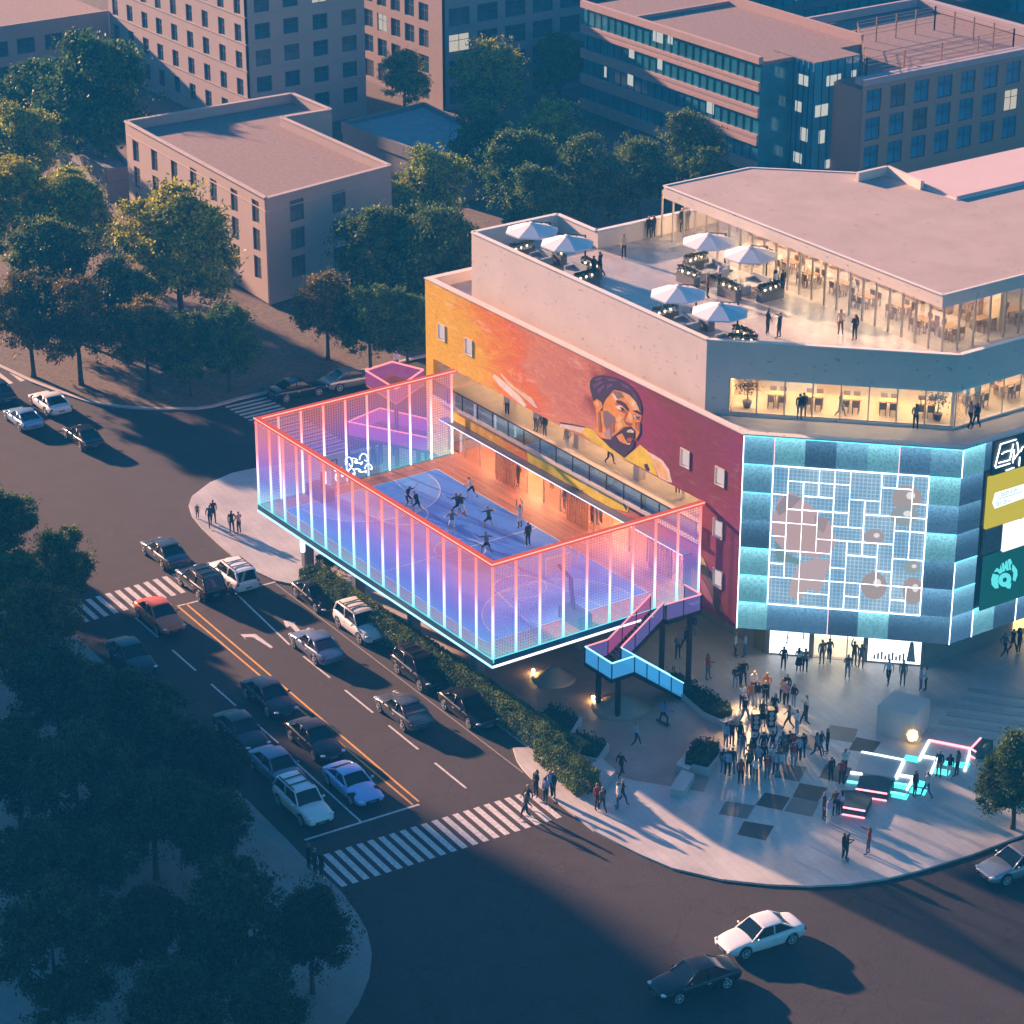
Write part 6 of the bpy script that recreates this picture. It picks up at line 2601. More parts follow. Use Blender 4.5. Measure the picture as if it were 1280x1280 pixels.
# --- brown brick building on the right
Kb = G(1072.5, 236)
zbk = Zat(Kb, 1075.6, 107)
BB = thing('brick_building', (Kb.x - 8, Kb.y + 14, 0), 'brown building with a grid of blue windows and a fenced flat roof', 'building')
M_BRN = mat('brown_brick', (.36, .24, .185), .85, var=.12, scale=5)
ws = []
u0, z0_ = uz(*[800 + 780 / 2.667, 335 / 2.667], Kb, E_)
u1, _ = uz(800 + 860 / 2.667, 318 / 2.667, Kb, E_)
_, z1_ = uz(800 + 772 / 2.667, 430 / 2.667, Kb, E_)
pu, pz = u1 - u0, z0_ - z1_
for i in range(9):
    for j in range(4):
        ws.append((u0 + pu * i, z0_ - pz * j, pu * .62, pz * .78))
facade(BB, 'east_wall', (Kb.x, Kb.y), E_, pu * 9.2, 0, zbk, ws, M_BRN, seed=33, litp=.15, palep=.15, glass=mat('pane_blue', (.06, .22, .36), .10, var=.4, scale=.5, spec=.8), frame=mat('frame_blue', (.03, .05, .08), .5, var=0))
m = MB()
m.box(Kb.x - 22, Kb.y, 0, Kb.x - .31, Kb.y + pu * 9.2, zbk - .5)
m.build('body', M_BRN, BB)
m = MB()
m.box(Kb.x - 21.6, Kb.y + .3, zbk - .49, Kb.x - .32, Kb.y + pu * 9.1, zbk - .4)
m.build('roof', M_ROOFB, BB)
m = MB()
m.box(Kb.x - 1.1, Kb.y - .1, zbk - .04, Kb.x + .12, Kb.y + pu * 9.2, zbk + .55)
m.box(Kb.x - 22.2, Kb.y + pu * 8.9, zbk - .3, Kb.x - 1.11, Kb.y + pu * 9.2, zbk + .55)
m.box(Kb.x - 22.2, Kb.y - .1, zbk - .3, Kb.x - 21.8, Kb.y + pu * 8.89, zbk + .55)
m.build('parapet', mat('parapet_mauve', (.42, .34, .36), .8, var=.06), BB)
m = MB()
cor = [tuple(G(x_, y_, zbk)[:2]) for x_, y_ in ((1082, 99), (1266, 62), (1168, 33), (1070, 52))]
for a, b in zip(cor, cor[1:] + cor[:1]):
    for k in range(5):
        x, y = a[0] + (b[0] - a[0]) * k / 4, a[1] + (b[1] - a[1]) * k / 4
        m.bar((x, y, zbk - .4), (x, y, zbk + 2.1), .12)
    for z in (.5, .9, 1.3, 1.7, 2.0):
        m.bar((a[0], a[1], zbk + z), (b[0], b[1], zbk + z), .04)
m.build('roof_fence', mat('rust_fence', (.30, .17, .11), .7, var=.1), BB)
# --- far blue offices behind
for (x0, y0, w_, h_, lb) in ((-122, 100, 48, 18, 'far blue office wing behind the fenced roof'), (-112, 152, 40, 20, 'farthest blue office block in the top right corner')):
    t = thing('office_wing', (x0 - 10, y0 + w_ / 2, 0), lb, 'building')
    m = MB()
    m.box(x0 - 20, y0, 0, x0, y0 + w_, h_)
    m.build('glass_body', M_BGL, t)
    for z in range(2, h_, 3):
        m = MB()
        m.box(x0 + .003, y0, z, x0 + .2, y0 + w_, z + .8)
        m.box(x0 - 20, y0 - .2, z, x0 + .2, y0 - .003, z + .8)
        m.build('spandrel_band', mat('spandrel_blue', (.13, .16, .20), .8, var=.05), t)
    m = MB()
    y = y0 + .8
    while y < y0 + w_:
        m.box(x0 + .003, y, 0, x0 + .1, y + .1, h_ - .2)
        y += 1.7
    m.build('mullions', mat('mullion_blue', (.03, .06, .09)), t)
    for k in range(7):
        rr = random.Random(k + int(w_))
        y, z = y0 + 1.7 * int(rr.uniform(1, w_ / 1.8)) + .9, 3 * int(rr.uniform(1, h_ / 3)) + .3
        m = MB()
        m.box(x0 + .003, y, z, x0 + .05, y + 1.5, z + 1.5)
        m.build('lit_window', emat('office_lit', (.95, .92, .80), .45), t)

# --- unseen tall slab added beyond the left picture edge: it keeps the near wood and the left lanes in shade
t = thing('shade_slab', (-100, -50, 0), 'tall plain slab added for shade beyond the left edge of the picture', 'building')
m = MB()
m.box(-128, -95, 0, -78, -32.5, 38)
m.build('walls', mat('grey_render', (.20, .20, .21)), t)
m = MB()
m.box(-127, -94, 38.01, -79, -33.5, 38.4)
m.build('roof', M_ROOFG, t)
# ------------------------------------------------------------------ cars
M_TYRE = mat('tyre', (.015, .015, .016), .8, var=0)
M_RIMC = mat('alloy', (.62, .62, .64), .35, .2, var=0)
M_CGL = mat('car_glass', (.008, .011, .015), .05, .0, var=0, spec=.6)
M_HL = mat('headlamp_glass', (.70, .74, .78), .15, .3, var=0)
M_TL = mat('tail_lamp', (.28, .015, .012), .25, var=0)
M_PLATE = mat('plate_blue', (.10, .14, .30), .5, var=0)


def paintcar(name, c, metal=.25):
    return mat('car_' + name, c, .30, metal, var=0, coat=.35)


PC = dict(black=paintcar('black', (.010, .010, .013)), white=paintcar('white', (.80, .80, .80), 0), grey=paintcar('grey', (.075, .085, .10)), silver=paintcar('silver', (.36, .38, .40), .5), blue=paintcar('blue', (.38, .52, .88), .25),
          sky=paintcar('sky', (.24, .42, .62), .3), orange=paintcar('orange', (.75, .13, .02), .1), slate=paintcar('slate', (.17, .22, .32), .4), navy=paintcar('navy', (.012, .018, .030)))
SPEC = {  # L, half width, belt profile (x, zlow, ztop, halfw), greenhouse (x0 base front, roof front, roof rear, base rear, roof z)
    'sedan': dict(st=[(-2.30, .42, .66, .66), (-2.24, .30, .86, .78), (-1.95, .24, .95, .86), (-1.4, .20, .97, .90), (-.6, .19, .93, .91), (.4, .19, .91, .91), (1.0, .20, .89, .90), (1.6, .21, .82, .88), (2.05, .24, .72, .82), (2.28, .32, .60, .70), (2.33, .38, .52, .60)],
                  gh=(.98, .22, -.80, -1.60, 1.42), wb=(1.40, -1.36), wr=.355, rails=False),
    'suv': dict(st=[(-2.22, .45, .80, .72), (-2.18, .34, 1.02, .82), (-1.9, .28, 1.06, .88), (-1.2, .26, 1.05, .92), (-.4, .25, 1.03, .92), (.5, .25, 1.02, .92), (1.0, .26, 1.0, .91), (1.5, .27, .97, .90), (2.0, .30, .88, .85), (2.22, .36, .72, .76), (2.28, .42, .60, .66)],
                gh=(.95, .35, -1.75, -2.12, 1.66), wb=(1.36, -1.34), wr=.39, rails=True),
    'coupe': dict(st=[(-2.20, .42, .70, .70), (-2.14, .30, .84, .82), (-1.8, .24, .90, .90), (-1.2, .20, .90, .93), (-.5, .18, .86, .93), (.4, .18, .83, .93), (1.0, .19, .80, .93), (1.6, .20, .72, .90), (2.0, .24, .62, .84), (2.22, .30, .52, .72), (2.27, .36, .46, .62)],
                  gh=(.80, .0, -.75, -1.75, 1.26), wb=(1.34, -1.30), wr=.36, rails=False),
}


def ev_mesh(ob, name):
    dg = bpy.context.evaluated_depsgraph_get()
    dg.update()
    me = bpy.data.meshes.new_from_object(ob.evaluated_get(dg))
    me.name = name
    return me


def car_proto(kind):
    sp = SPEC[kind]
    st = sp['st']
    v, f = [], []
    ring = 14
    for (x, zl, zt_, hw) in st:
        zm = zl + (zt_ - zl) * .55
        half = [(0, zl), (hw * .80, zl), (hw * .95, zl + .06), (hw * 1.0, zm - .08), (hw * .995, zm + .10), (hw * .93, zt_ - .05), (hw * .78, zt_), (0, zt_ + .03)]
        pts = half[:7] + [half[7]] + [(-a, b) for a, b in reversed(half[1:7])]
        for (y, z) in pts:
            v.append((x, y, z))
    R = 14
    for i in range(len(st) - 1):
        for q in range(R):
            a, b = i * R + q, i * R + (q + 1) % R
            f.append((a, a + R, b + R, b))
    f.append(tuple(range(R)))
    e = (len(st) - 1) * R
    f.append(tuple(range(e + R - 1, e - 1, -1)))
    me = bpy.data.meshes.new('tmp')
    me.from_pydata(v, [], f)
    bm = bmesh.new()
    bm.from_mesh(me)
    bmesh.ops.recalc_face_normals(bm, faces=bm.faces)
    bm.to_mesh(me)
    bm.free()
    ob = bpy.data.objects.new('tmp', me)
    COL.objects.link(ob)
    s = ob.modifiers.new('s', 'SUBSURF')
    s.levels = s.render_levels = 2
    cut = MB()
    wr = sp['wr']
    for wx in sp['wb']:
        for sy in (-1, 1):
            cut.tube([(wx, sy * .60, wr - .01), (wx, sy * 1.2, wr - .01)], wr + .055, 20)
    cm_ = cut.mesh('cut', M_BLACK)
    bm = bmesh.new()
    bm.from_mesh(cm_)
    bmesh.ops.recalc_face_normals(bm, faces=bm.faces)
    bm.to_mesh(cm_)
    bm.free()
    co = bpy.data.objects.new('cut', cm_)
    COL.objects.link(co)
    b = ob.modifiers.new('b', 'BOOLEAN')
    b.object = co
    b.operation = 'DIFFERENCE'
    b.solver = 'EXACT'
    body = ev_mesh(ob, 'body')
    bpy.data.objects.remove(ob)
    bpy.data.objects.remove(co)
    body.materials.clear()
    body.materials.append(PC['white'])
    body.polygons.foreach_set('material_index', [0] * len(body.polygons))
    body.polygons.foreach_set('use_smooth', [True] * len(body.polygons))
    # greenhouse
    xf, rf, rb, xb, zr = sp['gh']

    def zbelt(x):
        for a, c in zip(st[:-1], st[1:]):
            if a[0] <= x <= c[0]:
                t = (x - a[0]) / (c[0] - a[0])
                return a[2] + (c[2] - a[2]) * t - .045, (a[3] + (c[3] - a[3]) * t)
        return st[0][2], st[0][3]
    (zf, hf), (zb2, hb) = zbelt(xf), zbelt(xb)
    hf, hb = hf * .86, hb * .84
    ht = .62 if kind != 'suv' else .66
    FL, FR_, BL, BR = (xf, hf, zf), (xf, -hf, zf), (xb, hb, zb2), (xb, -hb, zb2)
    fl, fr, bl, br = (rf, ht, zr - .04), (rf, -ht, zr - .04), (rb, ht, zr - .05), (rb, -ht, zr - .05)
    t = thing('car', (0, 0, 0), 'x', 'car', 'cars on the streets')
    root = MB()
    k = MB()
    # roof shell, slightly domed
    pts = []
    NI = 10
    for i in range(NI + 1):
        f_ = i / NI
        x = rf + .10 + (rb - rf - .22) * f_
        cz = .062 * sin(pi * min(1, max(0, .12 + .78 * f_))) - (.03 if i in (0, NI) else 0)
        pts.append([(x, y * (ht + .035), zr - .055 + cz + .05 * (1 - abs(y) ** 2.6)) for y in (-1, -.86, -.6, -.3, 0, .3, .6, .86, 1)])
    for i in range(NI):
        for q in range(8):
            k.quad(pts[i][q], pts[i][q + 1], pts[i + 1][q + 1], pts[i + 1][q])
    for sy in (1, -1):
        a = lambda p: (p[0], p[1] * sy, p[2])
        k.bar(a(FL), a(fl), .075, .05)
        k.bar(a(BL), a(bl), .11, .06)
        k.bar(a(fl), a(bl), .06, .05)
        mid_t = ((rf + rb) / 2 - .08, ht * 1.0, zr - .05)
        mid_b = ((xf * .45 + xb * .55) + .1, (hf + hb) / 2 * 1.02, (zf + zb2) / 2)
        k.bar(a(mid_b), a(mid_t), .08, .05)
    rfm = k.mesh('roof', PC['white'], smooth=True)
    bo = link('body', body, t)
    ro = link('roof', rfm, bo)
    ins = .985

    def pane(name, q):
        m = MB()
        m.quad(*[(p[0], p[1] * ins, p[2] - .005) for p in q])
        me = m.mesh(name, M_CGL)
        link(name, me, t)
    pane('windscreen', [FL, FR_, fr, fl])
    pane('rear_window', [BR, BL, bl, br])
    pane('side_window', [FR_, BR, br, fr])
    pane('side_window', [BL, FL, fl, bl])
    # wheels
    tm_ = MB()
    tm_.tube([(0, -.11, 0), (0, -.085, 0), (0, .085, 0), (0, .11, 0)], [wr - .05, wr, wr, wr - .05], 20)
    tyre = tm_.mesh('tyre', M_TYRE, smooth=False)
    rm = MB()
    rm.tube([(0, -.118, 0), (0, .118, 0)], wr * .24, 10)
    for q in range(5):
        an = 2 * pi * q / 5
        for sy in (-.112, .112):
            rm.bar((0, sy, 0), (wr * .60 * cos(an), sy, wr * .60 * sin(an)), .07, .02)
    n = 20
    for sy in (-.114, .114):
        for q in range(n):
            a0, a1 = 2 * pi * q / n, 2 * pi * (q + 1) / n
            o_, i_ = wr * .68, wr * .56
            rm.quad((o_ * cos(a0), sy, o_ * sin(a0)), (o_ * cos(a1), sy, o_ * sin(a1)), (i_ * cos(a1), sy, i_ * sin(a1)), (i_ * cos(a0), sy, i_ * sin(a0)))
    rimm = rm.mesh('rim', M_RIMC)
    hub = bpy.data.meshes.new('wheel')
    wm = MB()
    wm.tube([(0, -.10, 0), (0, .10, 0)], wr * .30, 8)
    hub = wm.mesh('wheel', M_BLACK)
    for wx in sp['wb']:
        for sy in (-1, 1):
            w = link('wheel', hub, t, (wx, sy * .79, wr))
            link('tyre', tyre, w)
            link('rim', rimm, w)
    # lamps, grille, plates, mirrors
    xe = st[-1][0]
    zt_, hw = st[-3][2], st[-3][3]
    for sy in (-1, 1):
        m = MB()
        x0 = st[-2][0]
        m.ball((x0 - .13, sy * (hw - .17), zt_ - .10), .10, 10, sx=1.5, sy=1.6, sz=.5)
        link('headlight', m.mesh('headlight', M_HL, smooth=True), t)
        m = MB()
        m.ball((st[1][0] + .06, sy * (st[1][3] - .10), st[1][2] - .14), .10, 8, sx=.9, sy=1.7, sz=.9)
        link('tail_light', m.mesh('tail_light', M_TL, smooth=True), t)
        m = MB()
        m.ball((xf - .28, sy * (hf + .19), zf + .13), .09, 8, sx=.75, sy=1.15, sz=.75)
        m.bar((xf - .26, sy * (hf - .02), zf + .08), (xf - .26, sy * (hf + .16), zf + .11), .04)
        link('mirror', m.mesh('mirror', PC['white'], smooth=True), t)
        m = MB()
        for hx in ((xf + xb) / 2 + .02, (xf + xb) / 2 - .95):
            m.box(hx - .1, sy * .915 - .015, zf - .16, hx + .1, sy * .915 + .015, zf - .12)
        link('door_handle', m.mesh('door_handle', M_RIMC), bo)
    m = MB()
    m.box(xe - .03, -.42, .36, xe + .012, .42, .54)
    link('grille', m.mesh('grille', M_BLACK), t)
    m = MB()
    m.box(xe + .014, -.22, .40, xe + .024, .22, .50)
    link('number_plate', m.mesh('number_plate', M_PLATE), t)
    m = MB()
    m.box(st[0][0] - .022, -.22, .52, st[0][0] + .01, .22, .62)
    link('number_plate', m.mesh('number_plate', M_PLATE), t)
    if sp['rails']:
        m = MB()
        for sy in (-1, 1):
            m.bar((rf - .15, sy * (ht - .05), zr + .06), (rb + .15, sy * (ht - .05), zr + .06), .05)
        for x in (-.35, -1.1):
            m.bar((x, -ht + .05, zr + .09), (x, ht - .05, zr + .09), .07, .04)
        link('roof_rails', m.mesh('roof_rails', M_BLACK), t)
    index_kids(t)
    return t


CARP = {k: car_proto(k) for k in SPEC}
used = set()
HD = RAD(-2.35)
CARS = [  # px, py (ground point under the middle), heading, kind, colour, scale, label
    (200, 783, HD, 'sedan', 'orange', 1, 'bright orange saloon driving towards the camera beside the yellow centre line'),
    (164, 834, HD, 'sedan', 'navy', 1, 'dark saloon in the left lane next to the pavement triangle'),
    (337, 885, HD, 'sedan', 'navy', 1, 'black saloon with a pale windscreen reflection by the yellow line, behind the other black one'),
    (394, 938, HD, 'sedan', 'black', 1, 'black saloon directly behind the bright blue coupe'),
    (302, 928, HD, 'sedan', 'navy', 1, 'dark saloon half hidden by the trees in the left lane'),
    (347, 974, HD, 'sedan', 'slate', 1, 'slate grey saloon behind the white estate car at the stop line'),
    (379, 1019, HD, 'suv', 'white', .98, 'white estate car with roof rails, first at the lower stop line'),
    (441, 993, HD, 'coupe', 'blue', 1, 'lavender blue sports coupe waiting at the lower stop line'),
    (396, 821, HD + pi, 'sedan', 'slate', 1, 'steel blue saloon driving away next to the turn arrows'),
    (505, 902, HD + pi, 'sedan', 'grey', 1, 'dark grey saloon driving away in the right lane'),
    (292, 733, HD + pi, 'suv', 'white', 1, 'white estate car with roof rails at the upper crossing'),
    (252, 742, HD + pi, 'suv', 'black', 1, 'black estate car beside the white one at the upper crossing'),
    (207, 704, HD + pi, 'sedan', 'grey', 1, 'dark grey saloon past the upper crossing'),
    (397, 757, HD, 'coupe', 'black', 1, 'black car parked by the hedge, farthest of the parked row'),
    (451, 795, HD, 'suv', 'white', 1, 'white estate car parked along the hedge'),
    (526, 853, HD, 'suv', 'black', 1, 'black estate car with glossy glass parked along the hedge'),
    (586, 899, HD, 'sedan', 'black', 1, 'black saloon with a brownish sheen, nearest of the parked row'),
    (63, 515, HD + pi, 'coupe', 'white', 1.05, 'white hatchback with a dark glass roof heading for the far left crossing'),
    (30, 534, HD + pi, 'coupe', 'sky', .98, 'light blue coupe on the wide crossing at the left edge'),
    (105, 558, HD + pi, 'sedan', 'black', .95, 'black saloon trailing the white hatchback on the crossing'),
    (-4, 502, HD + pi, 'sedan', 'navy', 1, 'dark saloon cut by the left picture edge'),
    (372, 499, RAD(86), 'sedan', 'navy', 1, 'dark saloon in the side street beyond the cage'),
    (438, 486, RAD(86), 'sedan', 'silver', 1, 'pale saloon in the side street behind the pink lookout'),
    (1272, 1094, RAD(-97), 'sedan', 'silver', 1, 'silver saloon cut by the right picture edge'),
    (950, 1184, RAD(-97), 'sedan', 'white', 1, 'white sunlit saloon crossing the junction at the bottom'),
    (868, 1239, RAD(-97), 'sedan', 'black', 1, 'black saloon at the bottom edge of the junction'),
]
for (x, y, h, kind, colr, sc, lb) in CARS:
    p = G(x, y - 4, .0)
    mm = {'car_white': PC[colr]}
    if kind not in used:
        used.add(kind)
        o = CARP[kind]
        o.location = (p.x, p.y, 0)
        o.rotation_euler.z = h
        o.scale = (sc,) * 3
        o['label'] = lb
        FIRST = (o, mm)
        # colours are set on the first one after all copies are made
        o['_late'] = colr
    else:
        o = dup(CARP[kind], (p.x, p.y, 0), h, lb, sc, mm)
        if '_late' in o:
            del o['_late']
for kind, o in CARP.items():
    mm = {'car_white': PC[o['_late']]}

    def rec(q):
        for c in KIDS.get(q.name, []):
            swap(c, mm)
            rec(c)
    rec(o)
    del o['_late']
# ------------------------------------------------------------------ people
SKIN = {'fair': mat('skin_fair', (.48, .30, .22), .55, var=0), 'tan': mat('skin_tan', (.30, .17, .11), .55, var=0), 'dark': mat('skin_dark', (.10, .055, .035), .5, var=0)}
HAIR = {'black': mat('hair_black', (.010, .009, .009), .6, var=0), 'brown': mat('hair_brown', (.06, .03, .018), .6, var=0), 'grey': mat('hair_grey', (.35, .34, .33), .6, var=0)}
CLOTH = {}
for n_, c_ in dict(black=(.014, .014, .017), white=(.66, .65, .64), navy=(.020, .030, .065), blue=(.12, .22, .42), paleblue=(.34, .44, .58), red=(.40, .045, .035), orange=(.58, .20, .03), grey=(.16, .16, .17), cream=(.60, .50, .36), pink=(.52, .30, .32), denim=(.10, .15, .26), paledenim=(.24, .32, .44), green=(.05, .10, .05), brown=(.14, .08, .05), lilac=(.46, .42, .60), yellow=(.60, .45, .04)).items():
    CLOTH[n_] = mat('cloth_' + n_, c_, .85, var=.12, scale=9)
WORD = dict(paleblue='pale blue', denim='dark jeans', paledenim='pale jeans')
SHOE = mat('shoe', (.03, .028, .027), .7, var=0)
SHOEW = mat('shoe_white', (.6, .6, .6), .7, var=0)


def person_mesh(name, P):
    """one continuous body facing +x, grown over a skeleton; P gives joint positions of the pose"""
    J = dict(pelvis=(0, 0, .94), waist=(.01, 0, 1.08), chest=(.0, 0, 1.28), neck=(-.01, 0, 1.45), headb=(.0, 0, 1.54), headt=(.015, 0, 1.66),
             sl=(0, .165, 1.385), sr=(0, -.165, 1.385), el=(-.02, .215, 1.12), er=(-.02, -.215, 1.12), wl=(.05, .215, .88), wr=(.05, -.215, .88), hl=(.07, .205, .78), hr=(.07, -.205, .78),
             il=(0, .09, .88), ir=(0, -.09, .88), kl=(.02, .10, .49), kr=(.02, -.10, .49), al=(-.02, .11, .08), ar=(-.02, -.11, .08), tl=(.15, .13, .035), tr=(.15, -.13, .035))
    J.update({k: v for k, v in P.items() if isinstance(v, tuple)})
    rad = dict(pelvis=(.135, .115), waist=(.125, .10), chest=(.15, .115), neck=(.058, .058), headb=(.082, .085), headt=(.085, .09), sl=(.062, .062), sr=(.062, .062), el=(.046, .046), er=(.046, .046), wl=(.033, .033), wr=(.033, .033),
               hl=(.036, .028), hr=(.036, .028), il=(.092, .092), ir=(.092, .092), kl=(.062, .062), kr=(.062, .062), al=(.042, .042), ar=(.042, .042), tl=(.036, .036), tr=(.036, .036))
    E = [('pelvis', 'waist'), ('waist', 'chest'), ('chest', 'neck'), ('neck', 'headb'), ('headb', 'headt'), ('chest', 'sl'), ('sl', 'el'), ('el', 'wl'), ('wl', 'hl'), ('chest', 'sr'), ('sr', 'er'), ('er', 'wr'), ('wr', 'hr'),
         ('pelvis', 'il'), ('il', 'kl'), ('kl', 'al'), ('al', 'tl'), ('pelvis', 'ir'), ('ir', 'kr'), ('kr', 'ar'), ('ar', 'tr')]
    names = list(J)
    ix = {k: i for i, k in enumerate(names)}
    me = bpy.data.meshes.new('tmp')
    me.from_pydata([J[k] for k in names], [(ix[a], ix[b]) for a, b in E], [])
    ob = bpy.data.objects.new('tmp', me)
    COL.objects.link(ob)
    ob.modifiers.new('skin', 'SKIN').use_smooth_shade = True
    for k in names:
        sv = me.skin_vertices[0].data[ix[k]]
        sv.radius = rad[k]
        sv.use_root = (k == 'pelvis')
    s = ob.modifiers.new('sub', 'SUBSURF')
    s.levels = s.render_levels = 1
    body = ev_mesh(ob, name)
    bpy.data.objects.remove(ob)
    for k in range(5):
        body.materials.append(None)

    def seg(p, a, b):
        a, b = Vector(J[a]), Vector(J[b])
        ab = b - a
        t = max(0, min(1, (p - a).dot(ab) / max(ab.length_squared, 1e-6)))
        return (p - (a + ab * t)).length
    zone = []
    HC = (Vector(J['headb']) + Vector(J['headt'])) / 2
    hd = (Vector(J['headt']) - Vector(J['headb'])).normalized()
    fwd = Vector(P.get('face', (1, 0, 0))).normalized()
    for po in body.polygons:
        p = po.center
        best, bd = None, 9
        for a, b in E:
            d = seg(p, a, b)
            if d < bd:
                best, bd = (a, b), d
        a, b = best
        if b in ('headb', 'headt'):
            r = p - HC
            hairy = r.dot(hd) > .066 or r.dot(fwd) < (-.03 if r.dot(hd) > -.06 else -.3)
            if P.get('long') and r.dot(fwd) < .01:
                hairy = True
            z = 1 if hairy else 0
            if b == 'headb' and (p - Vector(J['neck'])).dot(hd) < .05:
                z = 0
        elif b == 'neck':
            z = 0 if (p - Vector(J['chest'])).length > .17 and abs(p.y - J['neck'][1]) < .075 else 2
        elif b in ('sl', 'sr', 'el', 'er', 'waist', 'chest'):
            z = 2
        elif b in ('wl', 'wr'):
            z = 2 if P.get('sleeve', True) else 0
        elif b in ('hl', 'hr'):
            z = 0
        elif b in ('tl', 'tr'):
            z = 4
        elif b in ('al', 'ar'):
            z = 4 if p.z < min(J['al'][2], J['ar'][2]) + .0 else (0 if P.get('shorts') else 3)
        else:
            z = 3
        zone.append(z)
    V = [tuple(v.co) for v in body.vertices]
    F = [tuple(po.vertices) for po in body.polygons]
    ex = MB()
    up = hd
    side = up.cross(fwd).normalized()
    ex.bar(HC + fwd * .075 + up * -.005, HC + fwd * .108 - up * .03, .026, .03, mi=0)            # nose
    for s_ in (-1, 1):
        ex.ball(HC + fwd * .082 + side * (.034 * s_) + up * .012, .012, 6, mi=1)                    # eyes
        ex.ball(HC + side * (.088 * s_) - up * .005, .022, 6, mi=0, sy=.5)                          # ears
    ex.bar(HC + fwd * .085 - up * .055 - side * .022, HC + fwd * .085 - up * .055 + side * .022, .012, .010, mi=1)   # mouth
    if P.get('long'):
        ex.tube([HC - fwd * .06 + up * .05, HC - fwd * .095 - up * .06, HC - fwd * .10 - up * .2, HC - fwd * .085 - up * .32], [.07, .085, .075, .03], 8, mi=1)
    if P.get('skirt'):
        x, y, z = J['pelvis']
        ex.tube([(x, y, z + .10), (x, y, z - .08), (x, y, z - .42)], [.135, .17, .235], 12, mi=3, caps=False)
    for h, w_, s_ in (('hl', 'wl', 1), ('hr', 'wr', -1)):                                            # five fingers on each hand
        hv, wv = Vector(J[h]), Vector(J[w_])
        d = (hv - wv).normalized()
        sd = d.cross(Vector((0, 1, 0)))
        sd = sd.normalized() if sd.length > .2 else Vector((0, 0, 1))
        pn = d.cross(sd).normalized()
        for q, (of, ln) in enumerate(((-.027, .062), (-.009, .078), (.009, .074), (.027, .056))):
            a = hv + d * .018 + sd * of
            ex.tube([a, a + d * ln * .55 + pn * .006, a + d * ln + pn * .022], [.0095, .009, .0065], 5, mi=0)
        a = hv - d * .02 + sd * .03
        ex.tube([a, a + d * .03 + sd * .022, a + d * .055 + sd * .026], [.0105, .0095, .007], 5, mi=0)
    k = len(V)
    V += ex.v
    F += [tuple(i + k for i in f) for f in ex.f]
    zone += ex.m
    out = bpy.data.meshes.new(name)
    out.from_pydata(V, [], F)
    for m_ in (SKIN['fair'], HAIR['black'], CLOTH['white'], CLOTH['black'], SHOE):
        out.materials.append(m_)
    out.polygons.foreach_set('material_index', zone)
    out.polygons.foreach_set('use_smooth', [True] * len(F))
    out.update()
    bpy.data.meshes.remove(body)
    return out


